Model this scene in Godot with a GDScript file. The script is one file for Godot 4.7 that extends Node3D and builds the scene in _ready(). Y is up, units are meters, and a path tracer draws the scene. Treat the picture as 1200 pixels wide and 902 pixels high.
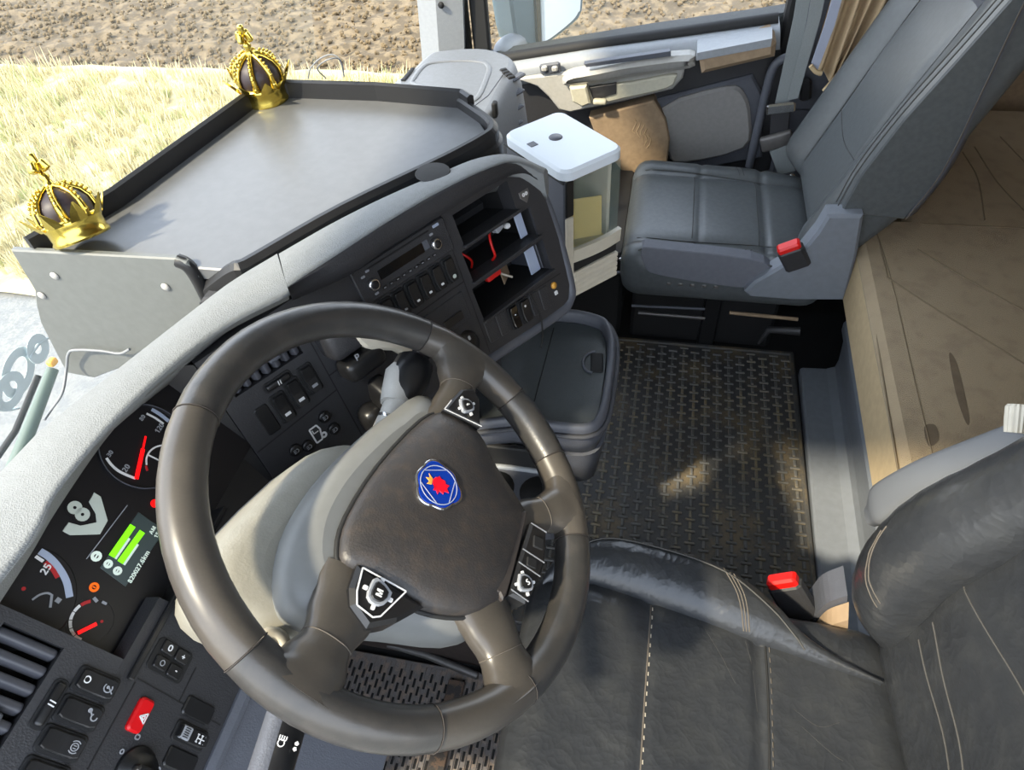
extends Node3D
# Truck cab interior seen from the open driver's door. Metres, y up, x towards the passenger door, -z towards the windscreen.

var M := {}
var rng := RandomNumberGenerator.new()
var used := {}

# ---------------------------------------------------------------- mesh builder
class Q:
	var t := PackedVector3Array()
	var g := PackedByteArray()
	func tri(a: Vector3, b: Vector3, c: Vector3, smooth := true) -> void:
		t.append(a); t.append(b); t.append(c); g.append(1 if smooth else 0)
	func quad(a: Vector3, b: Vector3, c: Vector3, d: Vector3, smooth := true) -> void:
		tri(a, b, c, smooth); tri(a, c, d, smooth)
	func cap(ring: Array, flip := false) -> void:
		var c := Vector3.ZERO
		for p in ring: c += p
		c /= ring.size()
		for i in ring.size():
			var a: Vector3 = ring[i]
			var b: Vector3 = ring[(i + 1) % ring.size()]
			if flip: tri(c, b, a, false)
			else: tri(c, a, b, false)
	func loft(rings: Array, closed := true, caps := true, smooth := true) -> Q:
		for k in rings.size() - 1:
			var A: Array = rings[k]
			var B: Array = rings[k + 1]
			var n := A.size()
			for i in (n if closed else n - 1):
				var j := (i + 1) % n
				quad(A[i], A[j], B[j], B[i], smooth)
		if caps and closed:
			cap(rings[0], true); cap(rings[-1])
		return self
	func tube(path: Array, r, seg := 8, closed := false, flat := 1.0) -> Q:
		var n := path.size()
		var rings := []
		var up := Vector3.ZERO
		for i in n:
			var p: Vector3 = path[i]
			var a: Vector3 = path[(i - 1 + n) % n] if (closed or i > 0) else p
			var b: Vector3 = path[(i + 1) % n] if (closed or i < n - 1) else p
			var d := (b - a).normalized()
			if up == Vector3.ZERO:
				up = Vector3.UP if absf(d.y) < 0.8 else Vector3.RIGHT
			var s := d.cross(up).normalized()
			up = s.cross(d).normalized()
			var rr: float = r[i] if r is Array else r
			var ring := []
			for k in seg:
				var an := TAU * k / seg
				ring.append(p + s * (cos(an) * rr) + up * (sin(an) * rr * flat))
			rings.append(ring)
		if closed: rings.append(rings[0])
		loft(rings, true, not closed)
		return self
	func lathe(prof: Array, seg := 20, xf := Transform3D.IDENTITY, smooth := true) -> Q:
		var rings := []
		for p in prof:
			var ring := []
			for k in seg:
				var a := TAU * k / seg
				ring.append(xf * Vector3(cos(a) * p.x, p.y, sin(a) * p.x))
			rings.append(ring)
		loft(rings, true, true, smooth)
		return self
	static func inset(poly: Array, d: float) -> Array:
		var out := []
		var n := poly.size()
		for i in n:
			var p: Vector2 = poly[i]
			var e0: Vector2 = (p - poly[(i - 1 + n) % n]).normalized()
			var e1: Vector2 = (poly[(i + 1) % n] - p).normalized()
			var n0 := Vector2(-e0.y, e0.x)
			var n1 := Vector2(-e1.y, e1.x)
			var m := (n0 + n1)
			var k := 1.0 + n0.dot(n1)
			out.append(p + m * (d / maxf(k, 0.3)))
		return out
	func prism(poly: Array, z0: float, z1: float, bevel := 0.0, xf := Transform3D.IDENTITY, smooth_side := false) -> Q:
		var P := poly.duplicate()
		if Geometry2D.is_polygon_clockwise(PackedVector2Array(P)): P.reverse()
		var top := inset(P, bevel) if bevel > 0.0 else P
		var n := P.size()
		var up := signf(z1 - z0)
		for i in n:
			var j := (i + 1) % n
			var a: Vector2 = P[i]
			var b: Vector2 = P[j]
			var zc := z1 - bevel * up
			quad(xf * Vector3(a.x, a.y, z0), xf * Vector3(b.x, b.y, z0), xf * Vector3(b.x, b.y, zc), xf * Vector3(a.x, a.y, zc), smooth_side)
			if bevel > 0.0:
				var c: Vector2 = top[i]
				var d: Vector2 = top[j]
				quad(xf * Vector3(a.x, a.y, zc), xf * Vector3(b.x, b.y, zc), xf * Vector3(d.x, d.y, z1), xf * Vector3(c.x, c.y, z1), smooth_side)
		var ids := Geometry2D.triangulate_polygon(PackedVector2Array(top))
		for k in range(0, ids.size(), 3):
			var p := [top[ids[k]], top[ids[k + 1]], top[ids[k + 2]]]
			if (p[1] - p[0]).cross(p[2] - p[0]) < 0.0: p = [p[0], p[2], p[1]]
			tri(xf * Vector3(p[0].x, p[0].y, z1), xf * Vector3(p[1].x, p[1].y, z1), xf * Vector3(p[2].x, p[2].y, z1), false)
		ids = Geometry2D.triangulate_polygon(PackedVector2Array(P))
		for k in range(0, ids.size(), 3):
			var p := [P[ids[k]], P[ids[k + 1]], P[ids[k + 2]]]
			if (p[1] - p[0]).cross(p[2] - p[0]) > 0.0: p = [p[0], p[2], p[1]]
			tri(xf * Vector3(p[0].x, p[0].y, z0), xf * Vector3(p[1].x, p[1].y, z0), xf * Vector3(p[2].x, p[2].y, z0), false)
		return self
	func box(c: Vector3, s: Vector3, bev := 0.004, xf := Transform3D.IDENTITY) -> Q:
		var h := s * 0.5
		var b := minf(bev, minf(h.x, minf(h.y, h.z)) * 0.9)
		var ring := func(x: float, z: float, y: float, cut: float) -> Array:
			var o := []
			for q in [[x - cut, z], [x, z - cut], [x, -z + cut], [x - cut, -z], [-x + cut, -z], [-x, -z + cut], [-x, z - cut], [-x + cut, z]]:
				o.append(xf * (c + Vector3(q[0], y, q[1])))
			return o
		var rings := [ring.call(h.x - b, h.z - b, -h.y, b * 0.5), ring.call(h.x, h.z, -h.y + b, b), ring.call(h.x, h.z, h.y - b, b), ring.call(h.x - b, h.z - b, h.y, b * 0.5)]
		loft(rings, true, true, false)
		return self
	func soft(size: Vector3, r: float, n := Vector3i(12, 6, 12), fn = null, xf := Transform3D.IDENTITY) -> Q:
		var h := size * 0.5
		var core := h - Vector3(r, r, r)
		for f in 6:
			var ax := f / 2
			var sg := 1.0 if f % 2 == 0 else -1.0
			var a1 := (ax + 1) % 3
			var a2 := (ax + 2) % 3
			var n1: int = n[a1]
			var n2: int = n[a2]
			var P := []
			for i in n1 + 1:
				var row := []
				for j in n2 + 1:
					var p := Vector3.ZERO
					p[ax] = h[ax] * sg
					p[a1] = spread(i, n1, h[a1], r)
					p[a2] = spread(j, n2, h[a2], r)
					var q := Vector3(clampf(p.x, -core.x, core.x), clampf(p.y, -core.y, core.y), clampf(p.z, -core.z, core.z))
					var d := p - q
					if d.length() > 1e-7: p = q + d.normalized() * r
					if fn != null: p = fn.call(p)
					row.append(xf * p)
				P.append(row)
			for i in n1:
				for j in n2:
					if sg > 0: quad(P[i][j], P[i + 1][j], P[i + 1][j + 1], P[i][j + 1])
					else: quad(P[i][j], P[i][j + 1], P[i + 1][j + 1], P[i + 1][j])
		return self
	static func spread(i: int, n: int, h: float, r: float) -> float:
		# three steps in each rounded rim, the rest between them
		var e := 3
		if n <= 2 * e: return lerpf(-h, h, float(i) / n)
		if i <= e: return -h + r * (1.0 - cos(PI * 0.5 * i / e)) * 1.0 if i < e else -h + r
		if i >= n - e: return -spread(n - i, n, h, r)
		return lerpf(-h + r, h - r, float(i - e) / (n - 2 * e))
	func grid(fn: Callable, nu: int, nv: int) -> Q:
		var P := []
		for i in nu + 1:
			var row := []
			for j in nv + 1: row.append(fn.call(float(i) / nu, float(j) / nv))
			P.append(row)
		for i in nu:
			for j in nv: quad(P[i][j], P[i + 1][j], P[i + 1][j + 1], P[i][j + 1])
		return self
	func mesh() -> ArrayMesh:
		var vol := 0.0
		var c := Vector3.ZERO
		for p in t: c += p
		c /= maxi(1, t.size())
		for i in range(0, t.size(), 3):
			vol += (t[i] - c).dot((t[i + 1] - c).cross(t[i + 2] - c))
		var s := SurfaceTool.new()
		s.begin(Mesh.PRIMITIVE_TRIANGLES)
		for i in g.size():
			s.set_smooth_group(0 if g[i] == 1 else -1)
			var k := i * 3
			s.add_vertex(t[k])
			if vol >= 0.0:
				s.add_vertex(t[k + 2]); s.add_vertex(t[k + 1])
			else:
				s.add_vertex(t[k + 1]); s.add_vertex(t[k + 2])
		s.generate_normals()
		s.index()
		return s.commit()

func rrect(w: float, h: float, r: float, seg := 4, c := Vector2.ZERO) -> Array:
	var o := []
	for q in [[1, 1, 0.0], [-1, 1, 0.5], [-1, -1, 1.0], [1, -1, 1.5]]:
		for k in seg + 1:
			var a: float = PI * (q[2] + 0.5 * k / seg)
			o.append(c + Vector2(q[0] * (w * 0.5 - r) + cos(a) * r, q[1] * (h * 0.5 - r) + sin(a) * r))
	return o

func smooth_path(pts: Array, per := 6, closed := false) -> Array:
	var o := []
	var n := pts.size()
	for i in (n if closed else n - 1):
		var p0: Vector3 = pts[(i - 1 + n) % n] if (closed or i > 0) else pts[0] * 2.0 - pts[1]
		var p1: Vector3 = pts[i]
		var p2: Vector3 = pts[(i + 1) % n]
		var p3: Vector3 = pts[(i + 2) % n] if (closed or i < n - 2) else pts[n - 1] * 2.0 - pts[n - 2]
		for k in per:
			o.append(p1.cubic_interpolate(p2, p0, p3, float(k) / per))
	if not closed: o.append(pts[n - 1])
	return o

func smooth_poly(pts: Array, per := 4) -> Array:
	var v := []
	for p in pts: v.append(Vector3(p.x, p.y, 0))
	var o := []
	for p in smooth_path(v, per, true): o.append(Vector2(p.x, p.y))
	return o

# ---------------------------------------------------------------- nodes
func numbered(called: String) -> String:
	var k: int = used.get(called, 0)
	used[called] = k + 1
	return called if k == 0 else "%s_%03d" % [called, k]

func thing(called: String, label: String, category: String, at := Vector3.ZERO, group := "", kind := "") -> Node3D:
	var o := Node3D.new()
	o.name = numbered(called)
	add_child(o)
	o.position = at
	tag(o, label, category, group, kind)
	return o

func tag(o: Node, label: String, category: String, group := "", kind := "") -> Node:
	if label: o.set_meta("label", label)
	if category: o.set_meta("category", category)
	if group: o.set_meta("group", group)
	if kind: o.set_meta("kind", kind)
	return o

func obj(called: String, q, m: Material, parent: Node3D = null, xf := Transform3D.IDENTITY, label := "") -> MeshInstance3D:
	var o := MeshInstance3D.new()
	o.mesh = q.mesh() if q is Q else q
	o.material_override = null
	for i in o.mesh.get_surface_count(): o.set_surface_override_material(i, m)
	if parent == null:
		o.name = numbered(called)
		add_child(o)
		o.transform = xf
	else:
		o.name = called
		parent.add_child(o, true)
		o.transform = parent.global_transform.affine_inverse() * xf
	if label: o.set_meta("label", label)
	return o

func at(F: Transform3D, u: float, v: float, w := 0.0) -> Transform3D:
	return F * Transform3D(Basis.IDENTITY, Vector3(u, v, w))

func turned(F: Transform3D, u: float, v: float, w: float, ang: float) -> Transform3D:
	return F * Transform3D(Basis(Vector3(0, 0, 1), ang), Vector3(u, v, w))

func text(s: String, h: float, m: Material, parent: Node3D, xf: Transform3D, called := "lettering", depth := 0.0005) -> MeshInstance3D:
	var tm := TextMesh.new()
	var f := SystemFont.new()
	f.font_names = PackedStringArray(["Droid Sans"])
	f.font_weight = 700
	tm.font = f
	tm.text = s
	tm.font_size = 32
	tm.pixel_size = h / 23.0
	tm.depth = depth
	tm.curve_step = 2.0
	return obj(called, tm, m, parent, xf)

# ---------------------------------------------------------------- materials
var texs := {}
func noise_tex(freq: float, lo: float, hi: float, sd: int, kind := 0, size := 512) -> ImageTexture:
	var key := "a%s_%s_%s_%d_%d" % [freq, lo, hi, sd, kind]
	if texs.has(key): return texs[key]
	var n := FastNoiseLite.new()
	n.seed = sd
	n.frequency = freq
	n.noise_type = FastNoiseLite.TYPE_CELLULAR if kind == 1 else FastNoiseLite.TYPE_SIMPLEX_SMOOTH
	n.fractal_octaves = 5
	if kind == 2: n.fractal_type = FastNoiseLite.FRACTAL_RIDGED
	var im := n.get_seamless_image(size, size)
	im.convert(Image.FORMAT_RGB8)
	var d := im.get_data()
	for i in d.size(): d[i] = int(lerpf(lo, hi, d[i] / 255.0) * 255.0)
	im = Image.create_from_data(size, size, false, Image.FORMAT_RGB8, d)
	texs[key] = ImageTexture.create_from_image(im)
	return texs[key]

func normal_tex(freq: float, strength: float, sd: int, kind := 0, size := 512) -> ImageTexture:
	var key := "n%s_%s_%d_%d" % [freq, strength, sd, kind]
	if texs.has(key): return texs[key]
	var n := FastNoiseLite.new()
	n.seed = sd
	n.frequency = freq
	n.noise_type = FastNoiseLite.TYPE_CELLULAR if kind == 1 else FastNoiseLite.TYPE_SIMPLEX_SMOOTH
	n.fractal_octaves = 3
	if kind == 2: n.fractal_type = FastNoiseLite.FRACTAL_RIDGED
	var im := n.get_seamless_image(size, size)
	im.convert(Image.FORMAT_RGBA8)
	im.bump_map_to_normal_map(strength)
	texs[key] = ImageTexture.create_from_image(im)
	return texs[key]

# two colours blended by noise: patches of dirt, wear and dust with a grain of their own
func blend_tex(a: Color, b: Color, freq: float, lo: float, hi: float, sd: int, size := 512, fine := 0.15) -> ImageTexture:
	var n := FastNoiseLite.new()
	n.seed = sd
	n.frequency = freq
	n.fractal_octaves = 5
	var im := n.get_seamless_image(size, size)
	n.frequency = 0.15
	n.seed = sd + 7
	var im2 := n.get_seamless_image(size, size)
	im.convert(Image.FORMAT_L8)
	im2.convert(Image.FORMAT_L8)
	var d := im.get_data()
	var d2 := im2.get_data()
	var o := PackedByteArray()
	o.resize(size * size * 3)
	for i in size * size:
		var k := smoothstep(lo, hi, d[i] / 255.0 + (d2[i] / 255.0 - 0.5) * fine * 2.0)
		var f := 1.0 + (d2[i] / 255.0 - 0.5) * fine
		o[i * 3] = int(clampf(lerpf(a.r, b.r, k) * f, 0, 1) * 255.0)
		o[i * 3 + 1] = int(clampf(lerpf(a.g, b.g, k) * f, 0, 1) * 255.0)
		o[i * 3 + 2] = int(clampf(lerpf(a.b, b.b, k) * f, 0, 1) * 255.0)
	return ImageTexture.create_from_image(Image.create_from_data(size, size, false, Image.FORMAT_RGB8, o))

func mat(key: String, col: Color, rough := 0.6, o := {}) -> StandardMaterial3D:
	var m := StandardMaterial3D.new()
	m.resource_name = key
	m.albedo_color = col
	m.roughness = rough
	m.metallic = o.get("metal", 0.0)
	m.metallic_specular = o.get("spec", 0.5)
	var s: float = o.get("scale", 3.0)
	m.uv1_triplanar = true
	m.uv1_scale = Vector3(s, s, s)
	if o.has("tex"): m.albedo_texture = o.tex
	if o.has("nrm"):
		m.normal_enabled = true
		m.normal_texture = o.nrm
		m.normal_scale = o.get("nscale", 0.5)
	if o.has("rtex"): m.roughness_texture = o.rtex
	if o.has("glow"):
		m.emission_enabled = true
		m.emission = col
		m.emission_energy_multiplier = o.glow
	if o.has("alpha"):
		m.transparency = BaseMaterial3D.TRANSPARENCY_ALPHA
		m.albedo_color.a = o.alpha
	if o.has("rim"):
		m.rim_enabled = true
		m.rim = o.rim
	if o.has("coat"):
		m.clearcoat_enabled = true
		m.clearcoat = o.coat
		m.clearcoat_roughness = 0.2
	M[key] = m
	return m

func make_materials() -> void:
	var grain := normal_tex(0.12, 6.0, 3, 1)
	var leather := normal_tex(0.06, 7.0, 5, 1)
	var wrinkle := normal_tex(0.011, 5.0, 15, 2)
	var soft_noise := noise_tex(0.012, 0.88, 1.0, 11)
	var dust := noise_tex(0.02, 0.94, 1.0, 12)
	mat("plastic_dark", Color(0.19, 0.19, 0.20), 0.5, {"tex": dust, "nrm": grain, "nscale": 0.25, "scale": 8.0})
	mat("plastic_black", Color(0.11, 0.11, 0.115), 0.35, {"tex": dust, "scale": 8.0})
	mat("plastic_void", Color(0.06, 0.06, 0.065), 0.7)
	mat("pad", Color(0.50, 0.51, 0.51), 0.75, {"tex": dust, "nrm": grain, "nscale": 0.5, "scale": 9.0})
	mat("pad_lip", Color(0.27, 0.275, 0.295), 0.7, {"tex": dust, "nrm": grain, "nscale": 0.6, "scale": 9.0})
	mat("grey", Color(0.57, 0.585, 0.60), 0.5, {"tex": dust, "nrm": grain, "nscale": 0.2, "scale": 7.0})
	mat("grey_dark", Color(0.33, 0.34, 0.37), 0.5, {"tex": dust, "nrm": grain, "nscale": 0.2, "scale": 7.0})
	mat("grey_light", Color(0.71, 0.70, 0.675), 0.5, {"tex": dust, "nrm": grain, "nscale": 0.15, "scale": 7.0})
	mat("beige_door", Color(0.78, 0.76, 0.68), 0.55, {"tex": dust, "scale": 7.0})
	mat("brown_dusty", Color(0.61, 0.52, 0.415), 0.85, {"tex": soft_noise, "scale": 6.0})
	mat("tray_plate_lit", Color(0.42, 0.43, 0.42), 0.5, {"tex": dust, "scale": 5.0})  # black plastic; the light on the end plate is put into this grey
	mat("tray_top", Color(0.40, 0.405, 0.41), 0.34, {"tex": dust, "scale": 4.0})
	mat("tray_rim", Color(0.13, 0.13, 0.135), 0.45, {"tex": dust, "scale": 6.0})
	mat("gloss_black", Color(0.045, 0.045, 0.05), 0.12)
	mat("dial_black", Color(0.07, 0.07, 0.085), 0.4)
	mat("print_white", Color(0.86, 0.86, 0.86), 0.6)
	mat("print_grey", Color(0.55, 0.56, 0.58), 0.6)
	mat("chrome", Color(0.8, 0.8, 0.8), 0.25, {"metal": 1.0})
	mat("scale_blue", Color(0.62, 0.66, 0.74), 0.5)
	mat("leather", Color(0.86, 0.89, 0.92), 0.31, {"tex": blend_tex(Color(0.205, 0.205, 0.21), Color(0.235, 0.232, 0.23), 0.008, 0.3, 0.95, 21, 512, 0.04), "nrm": wrinkle, "nscale": 0.55, "scale": 4.0})
	mat("leather_blue", Color(0.335, 0.35, 0.355), 0.38, {"tex": soft_noise, "nrm": leather, "nscale": 0.12, "scale": 9.0})
	mat("wheel_leather", Color(0.88, 0.9, 0.92), 0.32, {"tex": blend_tex(Color(0.235, 0.225, 0.215), Color(0.28, 0.262, 0.245), 0.006, 0.3, 0.8, 31, 512, 0.05), "nrm": leather, "nscale": 0.08, "scale": 10.0})
	mat("wheel_worn", Color(0.9, 0.91, 0.92), 0.32, {"tex": blend_tex(Color(0.285, 0.265, 0.243), Color(0.335, 0.31, 0.28), 0.006, 0.3, 0.8, 33, 512, 0.05), "scale": 4.0})
	mat("airbag", Color(0.92, 0.92, 0.93), 0.45, {"tex": blend_tex(Color(0.215, 0.205, 0.20), Color(0.275, 0.245, 0.22), 0.007, 0.4, 0.9, 35, 512, 0.10), "nrm": leather, "nscale": 0.3, "scale": 14.0})
	mat("wheel_hub", Color(0.47, 0.475, 0.47), 0.45, {"tex": dust, "scale": 5.0})
	mat("wheel_hub_dark", Color(0.22, 0.20, 0.19), 0.5)
	mat("shroud", Color(0.56, 0.55, 0.51), 0.55, {"tex": dust, "nrm": grain, "nscale": 0.15, "scale": 6.0})
	mat("stain", Color(0.43, 0.37, 0.29), 0.95, {"tex": soft_noise, "scale": 6.0})
	mat("brown_dark", Color(0.24, 0.20, 0.18), 0.8, {"tex": soft_noise, "scale": 6.0})
	mat("side_cloth", Color(0.40, 0.41, 0.44), 0.8, {"tex": dust, "scale": 6.0})
	mat("lid", Color(0.27, 0.29, 0.30), 0.32, {"tex": dust, "nrm": grain, "nscale": 0.15, "scale": 6.0})
	mat("mirror_case", Color(0.34, 0.42, 0.47), 0.45)
	mat("seam_dark", Color(0.20, 0.18, 0.165), 0.8)
	mat("vent_slat", Color(0.27, 0.275, 0.30), 0.5)
	mat("crack", Color(0.25, 0.245, 0.235), 0.8)
	mat("armrest_grey", Color(0.37, 0.38, 0.395), 0.5)
	mat("quilt_thread", Color(0.47, 0.41, 0.32), 0.95)
	mat("thread_dark", Color(0.27, 0.27, 0.265), 0.9)
	mat("pod_grey", Color(0.44, 0.455, 0.475), 0.5, {"tex": dust, "nrm": grain, "nscale": 0.2, "scale": 7.0})
	mat("thread", Color(0.34, 0.315, 0.285), 0.9)
	mat("thread_pale", Color(0.66, 0.63, 0.57), 0.9)
	mat("tan", Color(1, 1, 1), 0.95, {"tex": blend_tex(Color(0.60, 0.53, 0.42), Color(0.555, 0.485, 0.385), 0.006, 0.4, 0.95, 41, 512, 0.12), "nrm": normal_tex(0.2, 8.0, 6, 1), "nscale": 0.35, "scale": 5.0, "rim": 0.2})
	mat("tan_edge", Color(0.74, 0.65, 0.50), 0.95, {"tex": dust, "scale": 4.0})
	mat("curtain", Color(0.72, 0.63, 0.50), 0.95, {"tex": dust, "scale": 4.0})
	mat("lining", Color(0.60, 0.62, 0.68), 0.9)
	mat("mat_rubber", Color(1, 1, 1), 0.55, {"tex": blend_tex(Color(0.36, 0.36, 0.355), Color(0.50, 0.45, 0.35), 0.008, 0.4, 0.9, 51, 512, 0.1), "scale": 1.6})
	mat("mat_base", Color(1, 1, 1), 0.6, {"tex": blend_tex(Color(0.26, 0.26, 0.26), Color(0.40, 0.355, 0.28), 0.008, 0.4, 0.9, 52, 512, 0.1), "scale": 1.6})
	mat("foot_rubber", Color(1, 1, 1), 0.7, {"tex": blend_tex(Color(0.44, 0.42, 0.41), Color(0.52, 0.465, 0.42), 0.02, 0.4, 0.7, 53), "scale": 3.0})
	mat("foot_base", Color(1, 1, 1), 0.8, {"tex": blend_tex(Color(0.22, 0.205, 0.20), Color(0.36, 0.29, 0.24), 0.02, 0.4, 0.7, 54), "scale": 3.0})
	mat("under", Color(0.085, 0.085, 0.09), 0.7, {"tex": dust, "scale": 4.0})
	mat("metal_dull", Color(0.45, 0.44, 0.43), 0.5, {"metal": 0.6, "tex": dust, "scale": 6.0})
	mat("door_grey", Color(0.53, 0.52, 0.51), 0.6, {"tex": dust, "scale": 6.0})
	mat("ledge", Color(0.47, 0.49, 0.52), 0.45, {"tex": dust, "scale": 4.0})
	mat("white_box", Color(0.86, 0.89, 0.92), 0.4)
	mat("cream", Color(0.82, 0.79, 0.72), 0.5, {"tex": dust, "scale": 5.0})
	mat("gold", Color(0.88, 0.78, 0.38), 0.2, {"metal": 1.0})
	mat("velvet", Color(0.17, 0.13, 0.15), 0.5)
	mat("paper_yellow", Color(0.90, 0.80, 0.48), 0.9)
	mat("box_pane", Color(0.55, 0.62, 0.58), 0.05, {"alpha": 0.15, "spec": 0.3})
	mat("glass", Color(0.9, 0.95, 0.95), 0.02, {"alpha": 0.04, "spec": 0.12})
	mat("mirror", Color(0.85, 0.87, 0.88), 0.02, {"metal": 1.0})
	mat("red_plastic", Color(0.86, 0.08, 0.06), 0.4)
	mat("red_wire", Color(0.75, 0.08, 0.06), 0.5)
	mat("hazard_red", Color(0.80, 0.02, 0.06), 0.4)
	mat("emblem_blue", Color(0.03, 0.20, 0.58), 0.25)
	mat("emblem_red", Color(0.86, 0.06, 0.16), 0.3)
	mat("emblem_gold", Color(0.85, 0.62, 0.25), 0.4)
	mat("belt", Color(0.52, 0.54, 0.54), 0.85, {"tex": dust, "scale": 20.0})
	mat("cable_grey", Color(0.50, 0.51, 0.52), 0.5)
	mat("rubber_black", Color(0.10, 0.10, 0.10), 0.7)
	mat("display_glass", Color(0.20, 0.245, 0.25), 0.3, {"glow": 0.15})
	mat("display_green", Color(0.42, 0.86, 0.05), 0.5, {"glow": 0.7})
	mat("display_white", Color(0.75, 0.80, 0.76), 0.5, {"glow": 0.25})
	mat("needle_red", Color(0.92, 0.03, 0.05), 0.4, {"glow": 0.7})
	mat("light_red", Color(0.85, 0.02, 0.02), 0.4, {"glow": 0.8})
	mat("light_orange", Color(0.80, 0.33, 0.02), 0.4, {"glow": 0.5})
	mat("dial_red", Color(0.66, 0.12, 0.14), 0.5)
	mat("badge_grey", Color(0.74, 0.77, 0.73), 0.4)
	mat("cab_lining", Color(0.66, 0.66, 0.64), 0.9)
	mat("decal_grey", Color(0.76, 0.80, 0.80), 0.7)
	mat("wiper", Color(0.34, 0.40, 0.37), 0.5)
	mat("asphalt", Color(1, 1, 1), 0.95, {"tex": blend_tex(Color(0.42, 0.425, 0.42), Color(0.455, 0.455, 0.44), 0.03, 0.3, 0.7, 61), "scale": 0.5})
	mat("verge", Color(1, 1, 1), 1.0, {"tex": blend_tex(Color(0.72, 0.68, 0.53), Color(0.60, 0.56, 0.42), 0.02, 0.35, 0.75, 62), "scale": 0.4})
	mat("soil", Color(1, 1, 1), 1.0, {"tex": blend_tex(Color(0.30, 0.255, 0.185), Color(0.43, 0.37, 0.275), 0.03, 0.35, 0.75, 63), "scale": 0.35})
	mat("straw", Color(0.76, 0.72, 0.56), 0.95)
	mat("weed", Color(0.66, 0.68, 0.46), 0.95)
	mat("clod", Color(0.41, 0.35, 0.255), 1.0)
	mat("truck_white", Color(0.80, 0.82, 0.84), 0.3)


# ================================================================ scene
func _ready() -> void:
	rng.seed = 7
	var cam := Camera3D.new()
	cam.name = "camera"
	cam.fov = 59.13
	cam.near = 0.02
	cam.transform = Transform3D(Basis(Vector3(0.1959, -0.0676, 0.9783), Vector3(0.7353, 0.6702, -0.1009), Vector3(-0.6488, 0.7391, 0.181)), Vector3(-0.965, 1.42, 0))
	add_child(cam)
	cam.current = true
	var sky_look := ProceduralSkyMaterial.new()
	sky_look.sky_top_color = Color(0.76, 0.81, 0.88)
	sky_look.sky_horizon_color = Color(0.93, 0.94, 0.94)
	sky_look.ground_bottom_color = Color(0.45, 0.42, 0.36)
	sky_look.ground_horizon_color = Color(0.62, 0.60, 0.55)
	sky_look.sky_energy_multiplier = 1.0
	var sky := Sky.new()
	sky.sky_material = sky_look
	var env := Environment.new()
	env.background_mode = Environment.BG_SKY
	env.sky = sky
	env.background_energy_multiplier = 3.0
	env.tonemap_mode = Environment.TONE_MAPPER_LINEAR
	env.tonemap_exposure = 2.0
	env.sdfgi_enabled = true
	env.ssao_enabled = true
	env.ssil_enabled = true
	var we := WorldEnvironment.new()
	we.name = "world"
	we.environment = env
	add_child(we)
	var sun := DirectionalLight3D.new()
	sun.name = "sun"
	sun.light_color = Color(1.0, 0.95, 0.84)
	sun.light_energy = 1.3
	sun.light_angular_distance = 3.0
	sun.shadow_enabled = true
	sun.look_at_from_position(Vector3(-1.15, 1.62, -1.0), Vector3.ZERO)
	add_child(sun)
	make_materials()
	outside()
	shell()
	passenger_door()
	dashboard()
	tray()
	wheel()
	bunk()
	floor_mats()
	driver_seat()
	passenger_seat()
	storage_bin()
	white_box()
	mirror_and_wiper()
	belts_and_curtain()
	crowns()
	small_things()

func struct(called: String, q, m: Material, label: String, category: String) -> MeshInstance3D:
	var o := obj(called, q, m)
	tag(o, label, category, "", "structure")
	return o

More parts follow.
